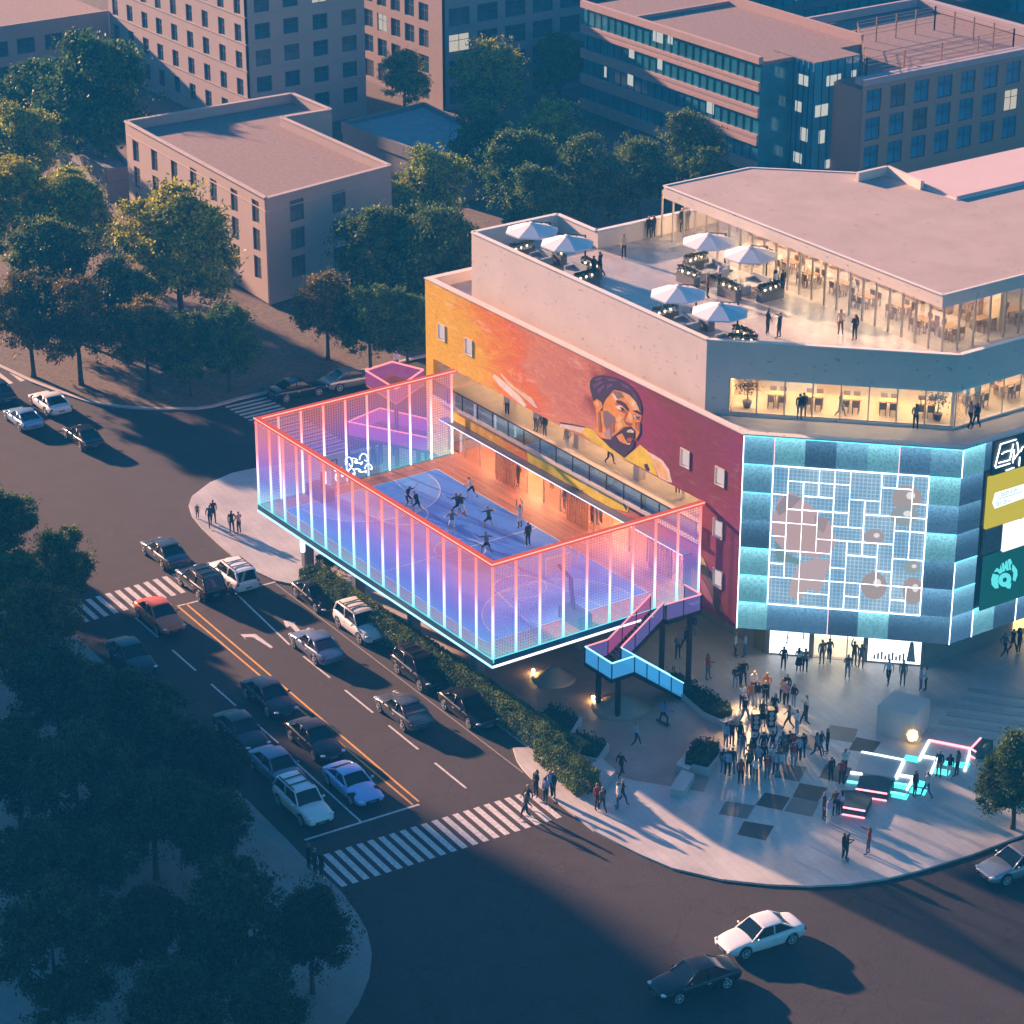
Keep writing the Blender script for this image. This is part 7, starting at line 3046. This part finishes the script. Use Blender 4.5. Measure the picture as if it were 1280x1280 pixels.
POSE = {
    'stand': {},
    'relaxed': dict(el=(-.05, .27, 1.13), wl=(.09, .20, .96), hl=(.15, .14, .93), kl=(.05, .11, .49), al=(.05, .14, .08), tl=(.21, .18, .035)),
    'phone': dict(el=(.02, .23, 1.14), er=(.02, -.23, 1.14), wl=(.24, .11, 1.22), wr=(.22, -.10, 1.20), hl=(.31, .06, 1.27), hr=(.29, -.05, 1.25), headb=(.025, 0, 1.53), headt=(.06, 0, 1.645)),
    'crossed': dict(el=(.05, .24, 1.15), er=(.05, -.24, 1.15), wl=(.18, -.02, 1.17), wr=(.20, .02, 1.20), hl=(.17, -.12, 1.19), hr=(.19, .12, 1.22)),
    'walk': dict(kl=(.20, .09, .52), al=(.30, .09, .12), tl=(.46, .10, .09), kr=(-.05, -.09, .47), ar=(-.32, -.10, .16), tr=(-.19, -.11, .05), el=(-.14, .23, 1.14), wl=(-.12, .24, .92), hl=(-.09, .24, .83), er=(.10, -.23, 1.13), wr=(.25, -.22, .97), hr=(.31, -.21, .89)),
    'walk_bag': dict(kl=(-.04, .09, .47), al=(-.30, .10, .15), tl=(-.17, .11, .05), kr=(.18, -.09, .52), ar=(.26, -.09, .10), tr=(.42, -.10, .07), el=(.06, .24, 1.14), wl=(.20, .18, 1.05), hl=(.26, .12, 1.08), er=(-.10, -.24, 1.13), wr=(-.10, -.25, .91), hr=(-.08, -.25, .82)),
    'arm_up': dict(er=(.10, -.24, 1.60), wr=(.16, -.20, 1.84), hr=(.18, -.18, 1.94), el=(.0, .24, 1.13), wl=(.12, .22, .95), hl=(.18, .20, .88), headt=(-.01, 0, 1.66)),
    'pointing': dict(er=(.22, -.26, 1.33), wr=(.46, -.28, 1.36), hr=(.56, -.28, 1.37), kl=(.05, .11, .49), al=(.06, .14, .08), tl=(.22, .17, .035)),
    'clap': dict(el=(.10, .25, 1.18), er=(.10, -.25, 1.18), wl=(.28, .08, 1.33), wr=(.28, -.08, 1.33), hl=(.34, .03, 1.40), hr=(.34, -.03, 1.40)),
    'skirt': dict(skirt=1, long=1, shorts=1, sleeve=False, el=(.02, .22, 1.14), wl=(.14, .16, 1.0), hl=(.20, .11, .98)),
    'long_hair': dict(long=1, el=(.02, .23, 1.14), wl=(.20, .12, 1.14), hl=(.26, .06, 1.18)),
    'player_run': dict(sleeve=False, shorts=1, pelvis=(0, 0, .86), waist=(.06, 0, 1.0), chest=(.13, 0, 1.18), neck=(.20, 0, 1.33), headb=(.26, 0, 1.41), headt=(.31, 0, 1.52), sl=(.13, .17, 1.29), sr=(.13, -.17, 1.29), el=(.02, .34, 1.12), wl=(.20, .42, 1.02), hl=(.28, .44, 1.02), er=(.26, -.32, 1.10), wr=(.40, -.36, .98), hr=(.46, -.38, .92),
                       il=(0, .09, .80), ir=(0, -.09, .80), kl=(.28, .15, .52), al=(.16, .20, .10), tl=(.33, .23, .05), kr=(-.06, -.16, .44), ar=(-.34, -.20, .20), tr=(-.22, -.22, .08)),
    'player_guard': dict(sleeve=False, shorts=1, pelvis=(-.06, 0, .78), waist=(.0, 0, .93), chest=(.07, 0, 1.12), neck=(.12, 0, 1.28), headb=(.17, 0, 1.36), headt=(.20, 0, 1.48), sl=(.07, .17, 1.23), sr=(.07, -.17, 1.23), el=(.14, .40, 1.16), wl=(.24, .58, 1.30), hl=(.28, .64, 1.38), er=(.14, -.40, 1.10), wr=(.30, -.54, 1.06), hr=(.38, -.58, 1.08),
                         il=(-.06, .10, .72), ir=(-.06, -.10, .72), kl=(.20, .24, .46), al=(.02, .32, .08), tl=(.18, .38, .035), kr=(.20, -.24, .46), ar=(.02, -.32, .08), tr=(.18, -.38, .035)),
    'player_up': dict(sleeve=False, shorts=1, el=(.06, .26, 1.62), wl=(.14, .16, 1.86), hl=(.17, .13, 1.95), er=(.06, -.26, 1.62), wr=(.14, -.16, 1.86), hr=(.17, -.13, 1.95)),
    'skater': dict(pelvis=(-.05, 0, .80), waist=(.0, 0, .95), chest=(.05, 0, 1.14), neck=(.07, 0, 1.30), headb=(.10, 0, 1.38), headt=(.12, 0, 1.50), sl=(.05, .17, 1.25), sr=(.05, -.17, 1.25), el=(.0, .38, 1.12), wl=(.06, .58, 1.18), hl=(.08, .67, 1.20), er=(.0, -.36, 1.06), wr=(.06, -.56, 1.04), hr=(.08, -.65, 1.04),
                   il=(-.05, .10, .74), ir=(-.05, -.10, .74), kl=(.14, .26, .46), al=(.0, .30, .18), tl=(.14, .32, .14), kr=(.14, -.22, .46), ar=(.0, -.30, .18), tr=(.14, -.32, .14)),
    'seated': dict(pelvis=(-.05, 0, .52), waist=(-.05, 0, .68), chest=(-.03, 0, .88), neck=(-.02, 0, 1.04), headb=(.0, 0, 1.13), headt=(.02, 0, 1.25), sl=(-.03, .17, .99), sr=(-.03, -.17, .99), el=(.02, .24, .74), er=(.02, -.24, .74), wl=(.22, .16, .66), wr=(.22, -.16, .66), hl=(.31, .13, .66), hr=(.31, -.13, .66),
                   il=(.0, .10, .52), ir=(.0, -.10, .52), kl=(.40, .11, .52), kr=(.40, -.11, .52), al=(.42, .11, .10), ar=(.42, -.11, .10), tl=(.56, .13, .04), tr=(.56, -.13, .04)),
}
PM_ = {}
PHR = dict(stand='standing', relaxed='standing at ease', phone='holding up a phone', crossed='with folded arms', walk='walking', walk_bag='strolling', arm_up='with one arm raised', pointing='with an arm stretched out', clap='clapping', skirt='in a skirt, standing', long_hair='with long hair, standing',
           player_run='running', player_guard='crouching with arms spread', player_up='reaching up', skater='balancing', seated='seated')
PEOPLE = []
LABEL_CHECK = False


def face_to(p, q):
    return atan2(q.y - p.y, q.x - p.x)


def bname(c):
    return {'denim': 'dark jeans', 'paledenim': 'pale jeans'}.get(c, WORD.get(c, c) + ' trousers')


def person(px, py, z, pose, ang, top, bot, place, group, skin=None, hair=None, sc=1.0, shoe=None, extra=None):
    if pose not in PM_:
        PM_[pose] = person_mesh('person', POSE[pose])
    p = G(px, py, z)
    if ang is None:
        ang = random.uniform(0, 6.28)
    elif isinstance(ang, Vector):
        ang = face_to(p, ang)
    o = link('person', PM_[pose], None, (p.x, p.y, z + .004), ang, sc * random.uniform(.97, 1.05))
    mats = [SKIN[skin or random.choice(('fair', 'tan', 'fair', 'dark'))], HAIR[hair or random.choice(('black', 'black', 'brown'))], CLOTH[top], CLOTH[bot], shoe or random.choice((SHOE, SHOE, SHOEW))]
    for s_, m_ in zip(o.material_slots, mats):
        s_.link = 'OBJECT'
        s_.material = m_
    bot_w = ('%s shorts' % WORD.get(bot, bot) if POSE[pose].get('shorts') and not POSE[pose].get('skirt') else ('%s skirt' % WORD.get(bot, bot) if POSE[pose].get('skirt') else bname(bot)))
    ph = PHR[pose].replace('in a skirt, ', '')
    tw = WORD.get(top, top)
    opts = ['person in %s top and %s %s %s' % (tw, bot_w, ph, place), 'person in %s top and %s %s' % (tw, bot_w, place), 'person in %s top %s %s' % (tw, ph, place), 'person in %s top %s' % (tw, place), 'person in %s %s' % (tw, place)]
    if pose in ('stand', 'relaxed'):
        opts = opts[1:2] + opts[3:]
    lab = next((l for l in opts if len(l.split()) <= 15), opts[-1])
    tag(o, lab, 'person', group)
    PEOPLE.append((o, px, py))
    return o


gB, gC = 'people round the street band', 'people near the shop windows'
stage = G(955, 905, KB)
W8 = lambda x, y: (900 + x / 8, 820 + y / 8)
for (x, y, pose, top, bot) in (
        (150, 335, 'phone', 'navy', 'paledenim'), (182, 315, 'stand', 'black', 'black'), (232, 292, 'relaxed', 'black', 'navy'), (335, 400, 'phone', 'white', 'black'), (462, 420, 'relaxed', 'orange', 'black'),
        (448, 490, 'crossed', 'black', 'black'), (305, 515, 'relaxed', 'orange', 'paledenim'), (380, 512, 'stand', 'black', 'white'), (215, 535, 'phone', 'white', 'navy'), (245, 665, 'walk_bag', 'black', 'denim'),
        (618, 472, 'crossed', 'cream', 'black'), (668, 432, 'stand', 'black', 'grey'), (660, 512, 'long_hair', 'pink', 'black'), (735, 522, 'relaxed', 'black', 'paledenim'),
        (685, 738, 'walk', 'grey', 'black'), (768, 790, 'phone', 'white', 'paledenim'), (862, 640, 'phone', 'white', 'black'), (845, 705, 'walk_bag', 'black', 'navy'),
        (55, 920, 'relaxed', 'paleblue', 'denim'), (115, 905, 'pointing', 'navy', 'black'), (195, 905, 'stand', 'black', 'black'), (222, 1015, 'relaxed', 'grey', 'paledenim'), (335, 1030, 'arm_up', 'black', 'black'),
        (430, 1012, 'stand', 'navy', 'navy'), (520, 1005, 'arm_up', 'navy', 'paledenim'), (620, 1010, 'relaxed', 'grey', 'black'), (735, 1030, 'clap', 'red', 'navy'), (640, 1100, 'stand', 'brown', 'paledenim'),
        (735, 1112, 'clap', 'red', 'paledenim'), (825, 1032, 'stand', 'black', 'navy'), (285, 1200, 'stand', 'green', 'black'), (350, 1270, 'phone', 'white', 'grey'), (470, 1245, 'clap', 'red', 'denim'),
        (552, 1205, 'relaxed', 'paleblue', 'navy'), (602, 1200, 'walk_bag', 'white', 'paledenim'), (205, 1290, 'stand', 'red', 'black'), (30, 1182, 'stand', 'black', 'denim'), (72, 1205, 'relaxed', 'paleblue', 'black'),
        (118, 1182, 'stand', 'navy', 'grey'), (380, 1150, 'phone', 'paleblue', 'denim'), (430, 1130, 'stand', 'black', 'grey'), (522, 1150, 'arm_up', 'white', 'denim'), (782, 1060, 'stand', 'paleblue', 'black'), (690, 1000, 'crossed', 'navy', 'grey'),
        (560, 1100, 'stand', 'grey', 'navy'), (300, 1105, 'relaxed', 'brown', 'denim')):
    ang = stage
    if pose in ('walk', 'walk_bag'):
        ang = None
    row = 'in the front row of watchers' if y < 800 else ('in the back row of watchers' if y > 1090 else 'in the middle row of watchers')
    if x > 600 and y < 800:
        row = 'right of the street band'
    person(*W8(x, y), KB, pose, ang, top, bot, row, gB)
for (x, y, pose, top, bot, pl) in ((960, 1022, 'walk', 'grey', 'navy', 'leaving the crowd to the right'), (1005, 992, 'walk_bag', 'navy', 'denim', 'leaving the crowd to the right'), (1070, 972, 'stand', 'black', 'black', 'right of the leaving pair'),
                                  (1240, 1195, 'phone', 'white', 'navy', 'beside the dark inlay panel'), (1105, 1262, 'stand', 'black', 'black', 'on the dark inlay panel'), (1212, 1292, 'clap', 'red', 'black', 'on the dark inlay panel')):
    person(*W8(x, y), KB, pose, RAD(20) if pose[:4] == 'walk' else None, top, bot, pl, 'people crossing the plaza')
person(*W8(540, 640), KB, 'skirt', RAD(-60), 'black', 'black', 'singing behind the right loudspeaker', 'street band', 'fair', 'black')
person(*W8(425, 700), KB, 'skirt', RAD(-50), 'brown', 'black', 'dancing between the loudspeakers', 'street band', 'fair', 'brown')
K6 = lambda x, y: (1040 + x / 6.4, 880 + y / 6.4)
gN = 'people at the neon blocks'
for (x, y, pose, ang, top, bot, pl) in ((852, 578, 'stand', RAD(-60), 'navy', 'grey', 'left of three inside the aqua glow'), (935, 603, 'long_hair', RAD(120), 'black', 'white', 'in the middle of three inside the aqua glow'), (998, 580, 'relaxed', RAD(200), 'grey', 'navy', 'right of three inside the aqua glow'),
                                       (660, 737, 'stand', RAD(10), 'navy', 'black', 'left of the two by the aqua floor tile'), (755, 757, 'walk', RAD(190), 'white', 'denim', 'right of the two by the aqua floor tile'),
                                       (88, 1238, 'stand', RAD(30), 'black', 'black', 'taller of the pair on the open plaza'), (115, 1250, 'phone', RAD(40), 'black', 'navy', 'smaller of the pair on the open plaza'), (290, 1206, 'pointing', RAD(210), 'red', 'denim', 'facing the pair on the open plaza'),
                                       (22, 888, 'crossed', RAD(-20), 'brown', 'black', 'left of two at the pink edged block'), (66, 892, 'long_hair', RAD(180), 'lilac', 'navy', 'right of two at the pink edged block')):
    person(*K6(x, y), KB, pose, ang, top, bot, pl, gN)
person(1029, 1024, KB, 'relaxed', RAD(40), 'navy', 'black', 'left of two below the pink edged block', gN)
person(1035, 1031, KB, 'phone', RAD(20), 'lilac', 'white', 'right of two below the pink edged block', gN)
for (x, y, pose, ang, top, bot, pl) in ((979, 838, 'relaxed', RAD(130), 'navy', 'black', 'before the left lit display window'), (998, 840, 'skirt', RAD(130), 'white', 'black', 'left of two before the left display window'), (1006, 841, 'stand', RAD(135), 'grey', 'black', 'right of two before the left display window'),
                                       (1027, 831, 'stand', RAD(150), 'grey', 'grey', 'left of two at the lobby doors'), (1036, 828, 'walk', RAD(135), 'grey', 'black', 'right of two at the lobby doors'), (1059, 849, 'phone', RAD(-40), 'grey', 'paledenim', 'in front of the lobby doors'),
                                       (1067, 833, 'arm_up', RAD(-20), 'brown', 'grey', 'left of two beside the right lobby door'), (1076, 836, 'pointing', RAD(140), 'grey', 'grey', 'right of two beside the right lobby door'), (1110, 855, 'walk', RAD(-60), 'white', 'black', 'before the right lit display window'),
                                       (1128, 856, 'stand', RAD(-40), 'grey', 'grey', 'at the end of the right display window'), (1150, 864, 'relaxed', RAD(40), 'paleblue', 'denim', 'left of two behind the concrete cube'), (1157, 863, 'stand', RAD(220), 'white', 'navy', 'right of two behind the concrete cube'),
                                       (1255, 822, 'walk', RAD(80), 'grey', 'navy', 'left of three at the far right shop window'), (1265, 817, 'walk_bag', RAD(80), 'black', 'black', 'in the middle of three at the far right shop window'), (1273, 815, 'long_hair', RAD(80), 'navy', 'black', 'right of three at the far right shop window'),
                                       (884, 849, 'pointing', RAD(20), 'red', 'denim', 'pointing beside the long planted bed'), (866, 797, 'stand', RAD(-60), 'navy', 'denim', 'in the dark passage under the mural'), (919, 821, 'stand', RAD(40), 'white', 'black', 'left of two at the olive wall panel'), (931, 821, 'relaxed', RAD(220), 'paleblue', 'denim', 'right of two at the olive wall panel'),
                                       (847, 823, 'phone', RAD(-20), 'grey', 'navy', 'left of two behind the stair foot'), (857, 813, 'walk', RAD(200), 'navy', 'black', 'right of two behind the stair foot')):
    person(x, y, KB, pose, ang, top, bot, pl, gC)
gP = 'people on the pavement by the hedge'
for (x, y, pose, ang, top, bot, pl) in ((670, 996, 'long_hair', RAD(-80), 'black', 'black', 'left of four waiting at the crossing'), (682, 1002, 'relaxed', RAD(-80), 'lilac', 'black', 'second of four waiting at the crossing'), (687, 996, 'stand', RAD(-60), 'paleblue', 'navy', 'third of four waiting at the crossing'), (692, 997, 'stand', RAD(-90), 'navy', 'black', 'right of four waiting at the crossing'),
                                       (746, 1012, 'stand', RAD(10), 'red', 'black', 'left of two walking past the hedge end'), (753, 1016, 'walk', RAD(170), 'brown', 'black', 'right of two walking past the hedge end'), (772, 1010, 'stand', RAD(-120), 'white', 'denim', 'left of two at the hedge end bench'), (778, 1006, 'walk_bag', RAD(60), 'black', 'navy', 'right of two at the hedge end bench'),
                                       (776, 972, 'walk', RAD(100), 'black', 'black', 'with a bag beside the concrete bench')):
    person(x, y, KB, pose, ang, top, bot, pl, gP)
person(657, 1024, .004, 'walk_bag', RAD(-95), 'navy', 'navy', 'at the front on the lower crossing', 'people on the lower crossing')
person(660, 1014, .004, 'walk', RAD(-95), 'black', 'grey', 'at the back on the lower crossing', 'people on the lower crossing')
for (x, y, pl) in ((386, 1087, 'left of three at the crossing end by the trees'), (394, 1094, 'in the middle of three at the crossing end by the trees'), (402, 1098, 'right of three at the crossing end by the trees')):
    person(x, y, KB, 'stand', RAD(90), 'black' if x != 394 else 'navy', 'black', pl, 'people hidden by the trees')
gI = 'people on the rounded pavement'
person(247, 648, KB, 'stand', RAD(-30), 'grey', 'black', 'a child alone at the pavement tip', gI, sc=.66)
person(267, 653, KB, 'walk', RAD(-20), 'black', 'black', 'rear one of the left pair on the rounded pavement', gI)
person(263, 659, KB, 'walk_bag', RAD(-20), 'navy', 'black', 'front one of the left pair on the rounded pavement', gI)
person(290, 667, KB, 'relaxed', RAD(-20), 'black', 'navy', 'left of the right pair on the rounded pavement', gI)
person(299, 667, KB, 'phone', RAD(190), 'pink', 'black', 'right of the right pair on the rounded pavement', gI)
# skaters
o1 = person(795, 932, KB + .10, 'walk', RAD(60), 'paleblue', 'navy', 'walking on the skate floor', 'people on the skate floor')
o1.location.z = KB + .004
o2 = person(829, 905, KB + .0, 'skater', RAD(100), 'blue', 'black', 'on a skateboard', 'people on the skate floor')
bd = MB()
for s_ in (-1, 1):
    bd.tube([(s_ * .28, -.11, .035), (s_ * .28, .11, .035)], .032, 8, mi=1)
bd.box(-.42, -.11, .075, .42, .11, .10)
bd.bar((.42, 0, .0875), (.52, 0, .13), .21, .022)
bd.bar((-.42, 0, .0875), (-.52, 0, .13), .21, .022)
sb = link('skateboard', bd.mesh('skateboard', [M_BLACK, M_WHITE]), None, (o2.location.x, o2.location.y, KB + .004), RAD(190))
tag(sb, 'black skateboard under the crouching skater', 'skateboard')
# court
gK = 'players on the court'
for (x, y, pose, ang, top, bot, pl) in ((510, 633, 'player_guard', RAD(20), 'navy', 'black', 'left of two near the far three point line'), (522, 642, 'player_run', RAD(200), 'black', 'black', 'right of two near the far three point line'), (572, 644, 'player_guard', RAD(180), 'black', 'black', 'left of the duelling pair mid court'), (577, 646, 'player_run', RAD(160), 'navy', 'white', 'right of the duelling pair mid court'),
                                       (590, 623, 'player_run', RAD(200), 'white', 'black', 'at the far side line'), (611, 660, 'player_guard', RAD(170), 'green', 'black', 'right of the duelling pair'), (650, 660, 'player_up', RAD(180), 'white', 'white', 'at the end of the halfway line'), (565, 667, 'player_run', RAD(150), 'grey', 'white', 'behind the front rim of the cage'),
                                       (608, 693, 'player_guard', RAD(160), 'grey', 'black', 'nearest the front corner of the cage'), (660, 683, 'stand', RAD(180), 'black', 'black', 'below the near backboard')):
    person(x, y, DZ + .012, pose, ang, top, bot, pl, gK)
bl = MB()
p = G(580, 641, DZ + .9)
bl.ball((p.x, p.y, p.z), .125, 12)
tag(bl.build('basketball', mat('ball_orange', (.45, .14, .04), .6), smooth=True), 'orange basketball held by the duelling pair', 'ball')
gD = 'spectators on the deck'
for (x, y, pose, ang, top, bot, pl) in ((638, 604, 'stand', RAD(-60), 'blue', 'denim', 'left of two at the shop front'), (648, 607, 'relaxed', RAD(-90), 'black', 'black', 'right of two at the shop front'), (690, 611, 'stand', RAD(-90), 'black', 'navy', 'beside the middle slat screen'), (706, 638, 'relaxed', RAD(-90), 'navy', 'denim', 'left of the deck group at the shop'),
                                       (716, 630, 'stand', RAD(-90), 'black', 'black', 'in the middle of the deck group at the shop'), (723, 630, 'crossed', RAD(-80), 'grey', 'black', 'right of the deck group at the shop'), (740, 654, 'stand', RAD(-100), 'navy', 'black', 'left of three at the near slat screen'), (746, 656, 'relaxed', RAD(60), 'blue', 'denim', 'in the middle of three at the near slat screen'), (751, 655, 'stand', RAD(-100), 'lilac', 'navy', 'right of three at the near slat screen')):
    person(x, y, DZ + .006, pose, ang, top, bot, pl, gD)
gL = 'people on the balcony in the mural'
for (x, y, pose, ang, top, bot, pl) in ((634, 519, 'relaxed', RAD(-60), 'white', 'black', 'at the far end of the mural balcony'), (670, 539, 'stand', RAD(-80), 'white', 'grey', 'left of the balcony group'), (675, 534, 'arm_up', RAD(-80), 'navy', 'denim', 'rear of the balcony group'), (681, 547, 'stand', RAD(-80), 'green', 'grey', 'right of the balcony group'),
                                       (709, 563, 'relaxed', RAD(-70), 'cream', 'white', 'beside the balcony pillar'), (762, 580, 'walk', RAD(10), 'green', 'navy', 'walking below the painted chin'), (847, 618, 'stand', RAD(-60), 'grey', 'black', 'left of two at the near end of the balcony'), (854, 624, 'long_hair', RAD(200), 'cream', 'white', 'right of two at the near end of the balcony')):
    person(x, y, 8.50, pose, ang, top, bot, pl, gL)
gT = 'people on the roof terrace'
for (x, y, pose, ang, top, bot, pl) in ((750, 346, 'walk', RAD(200), 'navy', 'black', 'right of two by the left umbrellas'), (742, 351, 'stand', RAD(20), 'black', 'navy', 'left of two by the left umbrellas'), (779.5, 323, 'long_hair', RAD(-30), 'cream', 'black', 'alone near the back wall of the terrace'),
                                       (811, 299, 'stand', RAD(-60), 'black', 'black', 'left of two in the terrace corner'), (817, 298, 'relaxed', RAD(200), 'black', 'navy', 'right of two in the terrace corner'), (852, 290, 'stand', RAD(10), 'black', 'black', 'left of two behind the penthouse posts'), (859, 289, 'stand', RAD(190), 'navy', 'grey', 'right of two behind the penthouse posts'),
                                       (899, 359, 'relaxed', RAD(-100), 'lilac', 'black', 'beside the planter in mid terrace'), (969, 370, 'skirt', RAD(10), 'white', 'black', 'left of two near the penthouse glass'), (978, 369, 'stand', RAD(190), 'black', 'black', 'right of two near the penthouse glass'),
                                       (959, 419, 'arm_up', RAD(20), 'navy', 'navy', 'waving near the front parapet'), (974, 423, 'pointing', RAD(200), 'navy', 'navy', 'right of the waving one at the parapet'), (1050, 420, 'relaxed', RAD(-20), 'cream', 'brown', 'left of two in the sunlit part of the terrace'), (1068, 426, 'long_hair', RAD(170), 'black', 'black', 'right of two in the sunlit part of the terrace'),
                                       (884, 372, 'stand', RAD(60), 'brown', 'black', 'behind the front pair of umbrellas')):
    person(x, y, ZF + .004, pose, ang, top, bot, pl, gT)
for (x, y, pose, ang, top, bot, pl) in ((1246, 410, 'stand', RAD(10), 'paleblue', 'denim', 'left of two behind the east penthouse glass'), (1254, 409, 'relaxed', RAD(190), 'navy', 'denim', 'right of two behind the east penthouse glass'), (1064, 377, 'arm_up', RAD(-80), 'white', 'navy', 'inside the long penthouse glass')):
    person(x, y, ZF + .004, pose, ang, top, bot, pl, gT)
gW = 'people on the ledge by the strip window'
for (x, y, pose, ang, top, bot, pl) in ((999, 525, 'stand', RAD(130), 'black', 'grey', 'left of two looking in at the strip window'), (1004, 524, 'relaxed', RAD(140), 'navy', 'grey', 'right of two looking in at the strip window'), (1050, 522, 'walk', RAD(30), 'grey', 'denim', 'walking along the strip window'), (1144, 537, 'arm_up', RAD(135), 'grey', 'black', 'photographing at the strip window'),
                                       (1212, 535, 'walk', RAD(100), 'pink', 'black', 'left of two round the corner of the ledge'), (1220, 536, 'walk_bag', RAD(280), 'black', 'black', 'right of two round the corner of the ledge')):
    person(x, y, 15.804, pose, ang, top, bot, pl, gW)
for (x, y, pl) in ((1208, 508, 'left of two behind the east strip glass'), (1220, 506, 'right of two behind the east strip glass')):
    person(x, y, 15.945, 'stand', None, 'paleblue' if x < 1210 else 'grey', 'denim', pl, 'guests inside the restaurant')
person(496, 466, 6.154, 'relaxed', RAD(-60), 'lilac', 'grey', 'on the pink lookout platform', 'people on the lookout')

# labels of look-alikes get their place in the photo
from collections import defaultdict
byl = defaultdict(list)
for o in list(COL.objects):
    if o.parent is None and 'label' in o:
        byl[o['label']].append(o)
ORD = ['first', 'second', 'third', 'fourth', 'fifth', 'sixth', 'seventh', 'eighth']
for l_, os_ in byl.items():
    if len(os_) > 1:
        os_.sort(key=lambda o: PX(o.location)[0])
        for k, o in enumerate(os_):
            o['label'] = l_ + ', ' + (('left one' if k == 0 else 'right one') if len(os_) == 2 else ORD[k] + ' from the left')
if LABEL_CHECK:
    for o in COL.objects:
        if o.parent is None and 'label' in o and not 4 <= len(o['label'].split()) <= 16:
            print('LONG', o.name, len(o['label'].split()), o['label'])
# ------------------------------------------------------------------ light, air, camera
SUN_AZ, SUN_EL = RAD(10.5), RAD(14.5)      # direction the light travels over the ground, height of the sun
sd = bpy.data.lights.new('sun', 'SUN')
sd.energy = 5.0
sd.angle = RAD(1.1)
sd.color = (1.0, .55, .345)
so = bpy.data.objects.new('sun', sd)
COL.objects.link(so)
dv = Vector((cos(SUN_AZ) * cos(SUN_EL), sin(SUN_AZ) * cos(SUN_EL), -sin(SUN_EL)))
so.rotation_euler = dv.to_track_quat('-Z', 'Y').to_euler()
so.location = (-200, -60, 120)
# warm spot under the overhang aimed at the street band
spd = bpy.data.lights.new('band_spot', 'SPOT')
spd.energy = 1500
spd.color = (1.0, .60, .27)
spd.spot_size = RAD(64)
spd.spot_blend = .8
spd.shadow_soft_size = .35
spo = bpy.data.objects.new('band_spot', spd)
COL.objects.link(spo)
spo.location = (3.4, 16.6, 3.85)
tg = G(957, 916, KB)
spo.rotation_euler = (tg - spo.location).to_track_quat('-Z', 'Y').to_euler()

w = bpy.data.worlds.new('World')
scene.world = w
w.use_nodes = True
nt = w.node_tree
nt.nodes.clear()
wo = nt.nodes.new('ShaderNodeOutputWorld')
bg = N(nt, 'ShaderNodeBackground', Strength=.042)
sky = nt.nodes.new('ShaderNodeTexSky')
sky.sky_type = 'NISHITA'
sky.sun_disc = False
sky.sun_elevation = SUN_EL
sunv = -dv
sky.sun_rotation = atan2(sunv.x, sunv.y)
sky.air_density = 1.6
sky.dust_density = .3
sky.ozone_density = 6.0
tn = nt.nodes.new('ShaderNodeMix')          # clear blue hour sky
tn.data_type = 'RGBA'
tn.blend_type = 'MULTIPLY'
tn.inputs['Factor'].default_value = 1.0
tn.inputs['B'].default_value = (.42, .90, 1.08, 1)
nt.links.new(sky.outputs[0], tn.inputs['A'])
nt.links.new(tn.outputs['Result'], bg.inputs['Color'])
nt.links.new(bg.outputs[0], wo.inputs['Surface'])

HAZE = True
if HAZE:
    mb = MB()
    mb.box(-260, -130, -1.0, 140, 330, 78)
    m, nt, out = newmat('haze_air')
    pv = nt.nodes.new('ShaderNodeVolumePrincipled')
    pv.inputs['Color'].default_value = (.015, .24, .62, 1)
    pv.inputs['Density'].default_value = .0008
    pv.inputs['Anisotropy'].default_value = .0
    nt.links.new(pv.outputs[0], out.inputs['Volume'])
    hz = mb.build('haze', m)
    hz['kind'] = 'stuff'
    hz['label'] = 'thin blue evening haze over the city blocks'
    hz['category'] = 'haze'

cd = bpy.data.cameras.new('camera')
cd.sensor_width = 36
cd.sensor_fit = 'HORIZONTAL'
cd.lens = FPX / 1280 * 36
cd.clip_start = 1
cd.clip_end = 3000
co = bpy.data.objects.new('camera', cd)
COL.objects.link(co)
co.matrix_world = Matrix(((RT.x, -DN.x, -FW.x, CAM.x), (RT.y, -DN.y, -FW.y, CAM.y), (RT.z, -DN.z, -FW.z, CAM.z), (0, 0, 0, 1)))
scene.camera = co
scene.view_settings.view_transform = 'Standard'
scene.view_settings.look = 'None'
scene.view_settings.exposure = 2.18
scene.view_settings.gamma = 1.0
scene.cycles.use_denoising = True
scene.cycles.max_bounces = 8
scene.cycles.transparent_max_bounces = 24
scene.cycles.volume_bounces = 0
scene.cycles.sample_clamp_indirect = 6.0
scene.cycles.caustics_reflective = False
scene.cycles.caustics_refractive = False
scene.render.resolution_x = scene.render.resolution_y = 1024
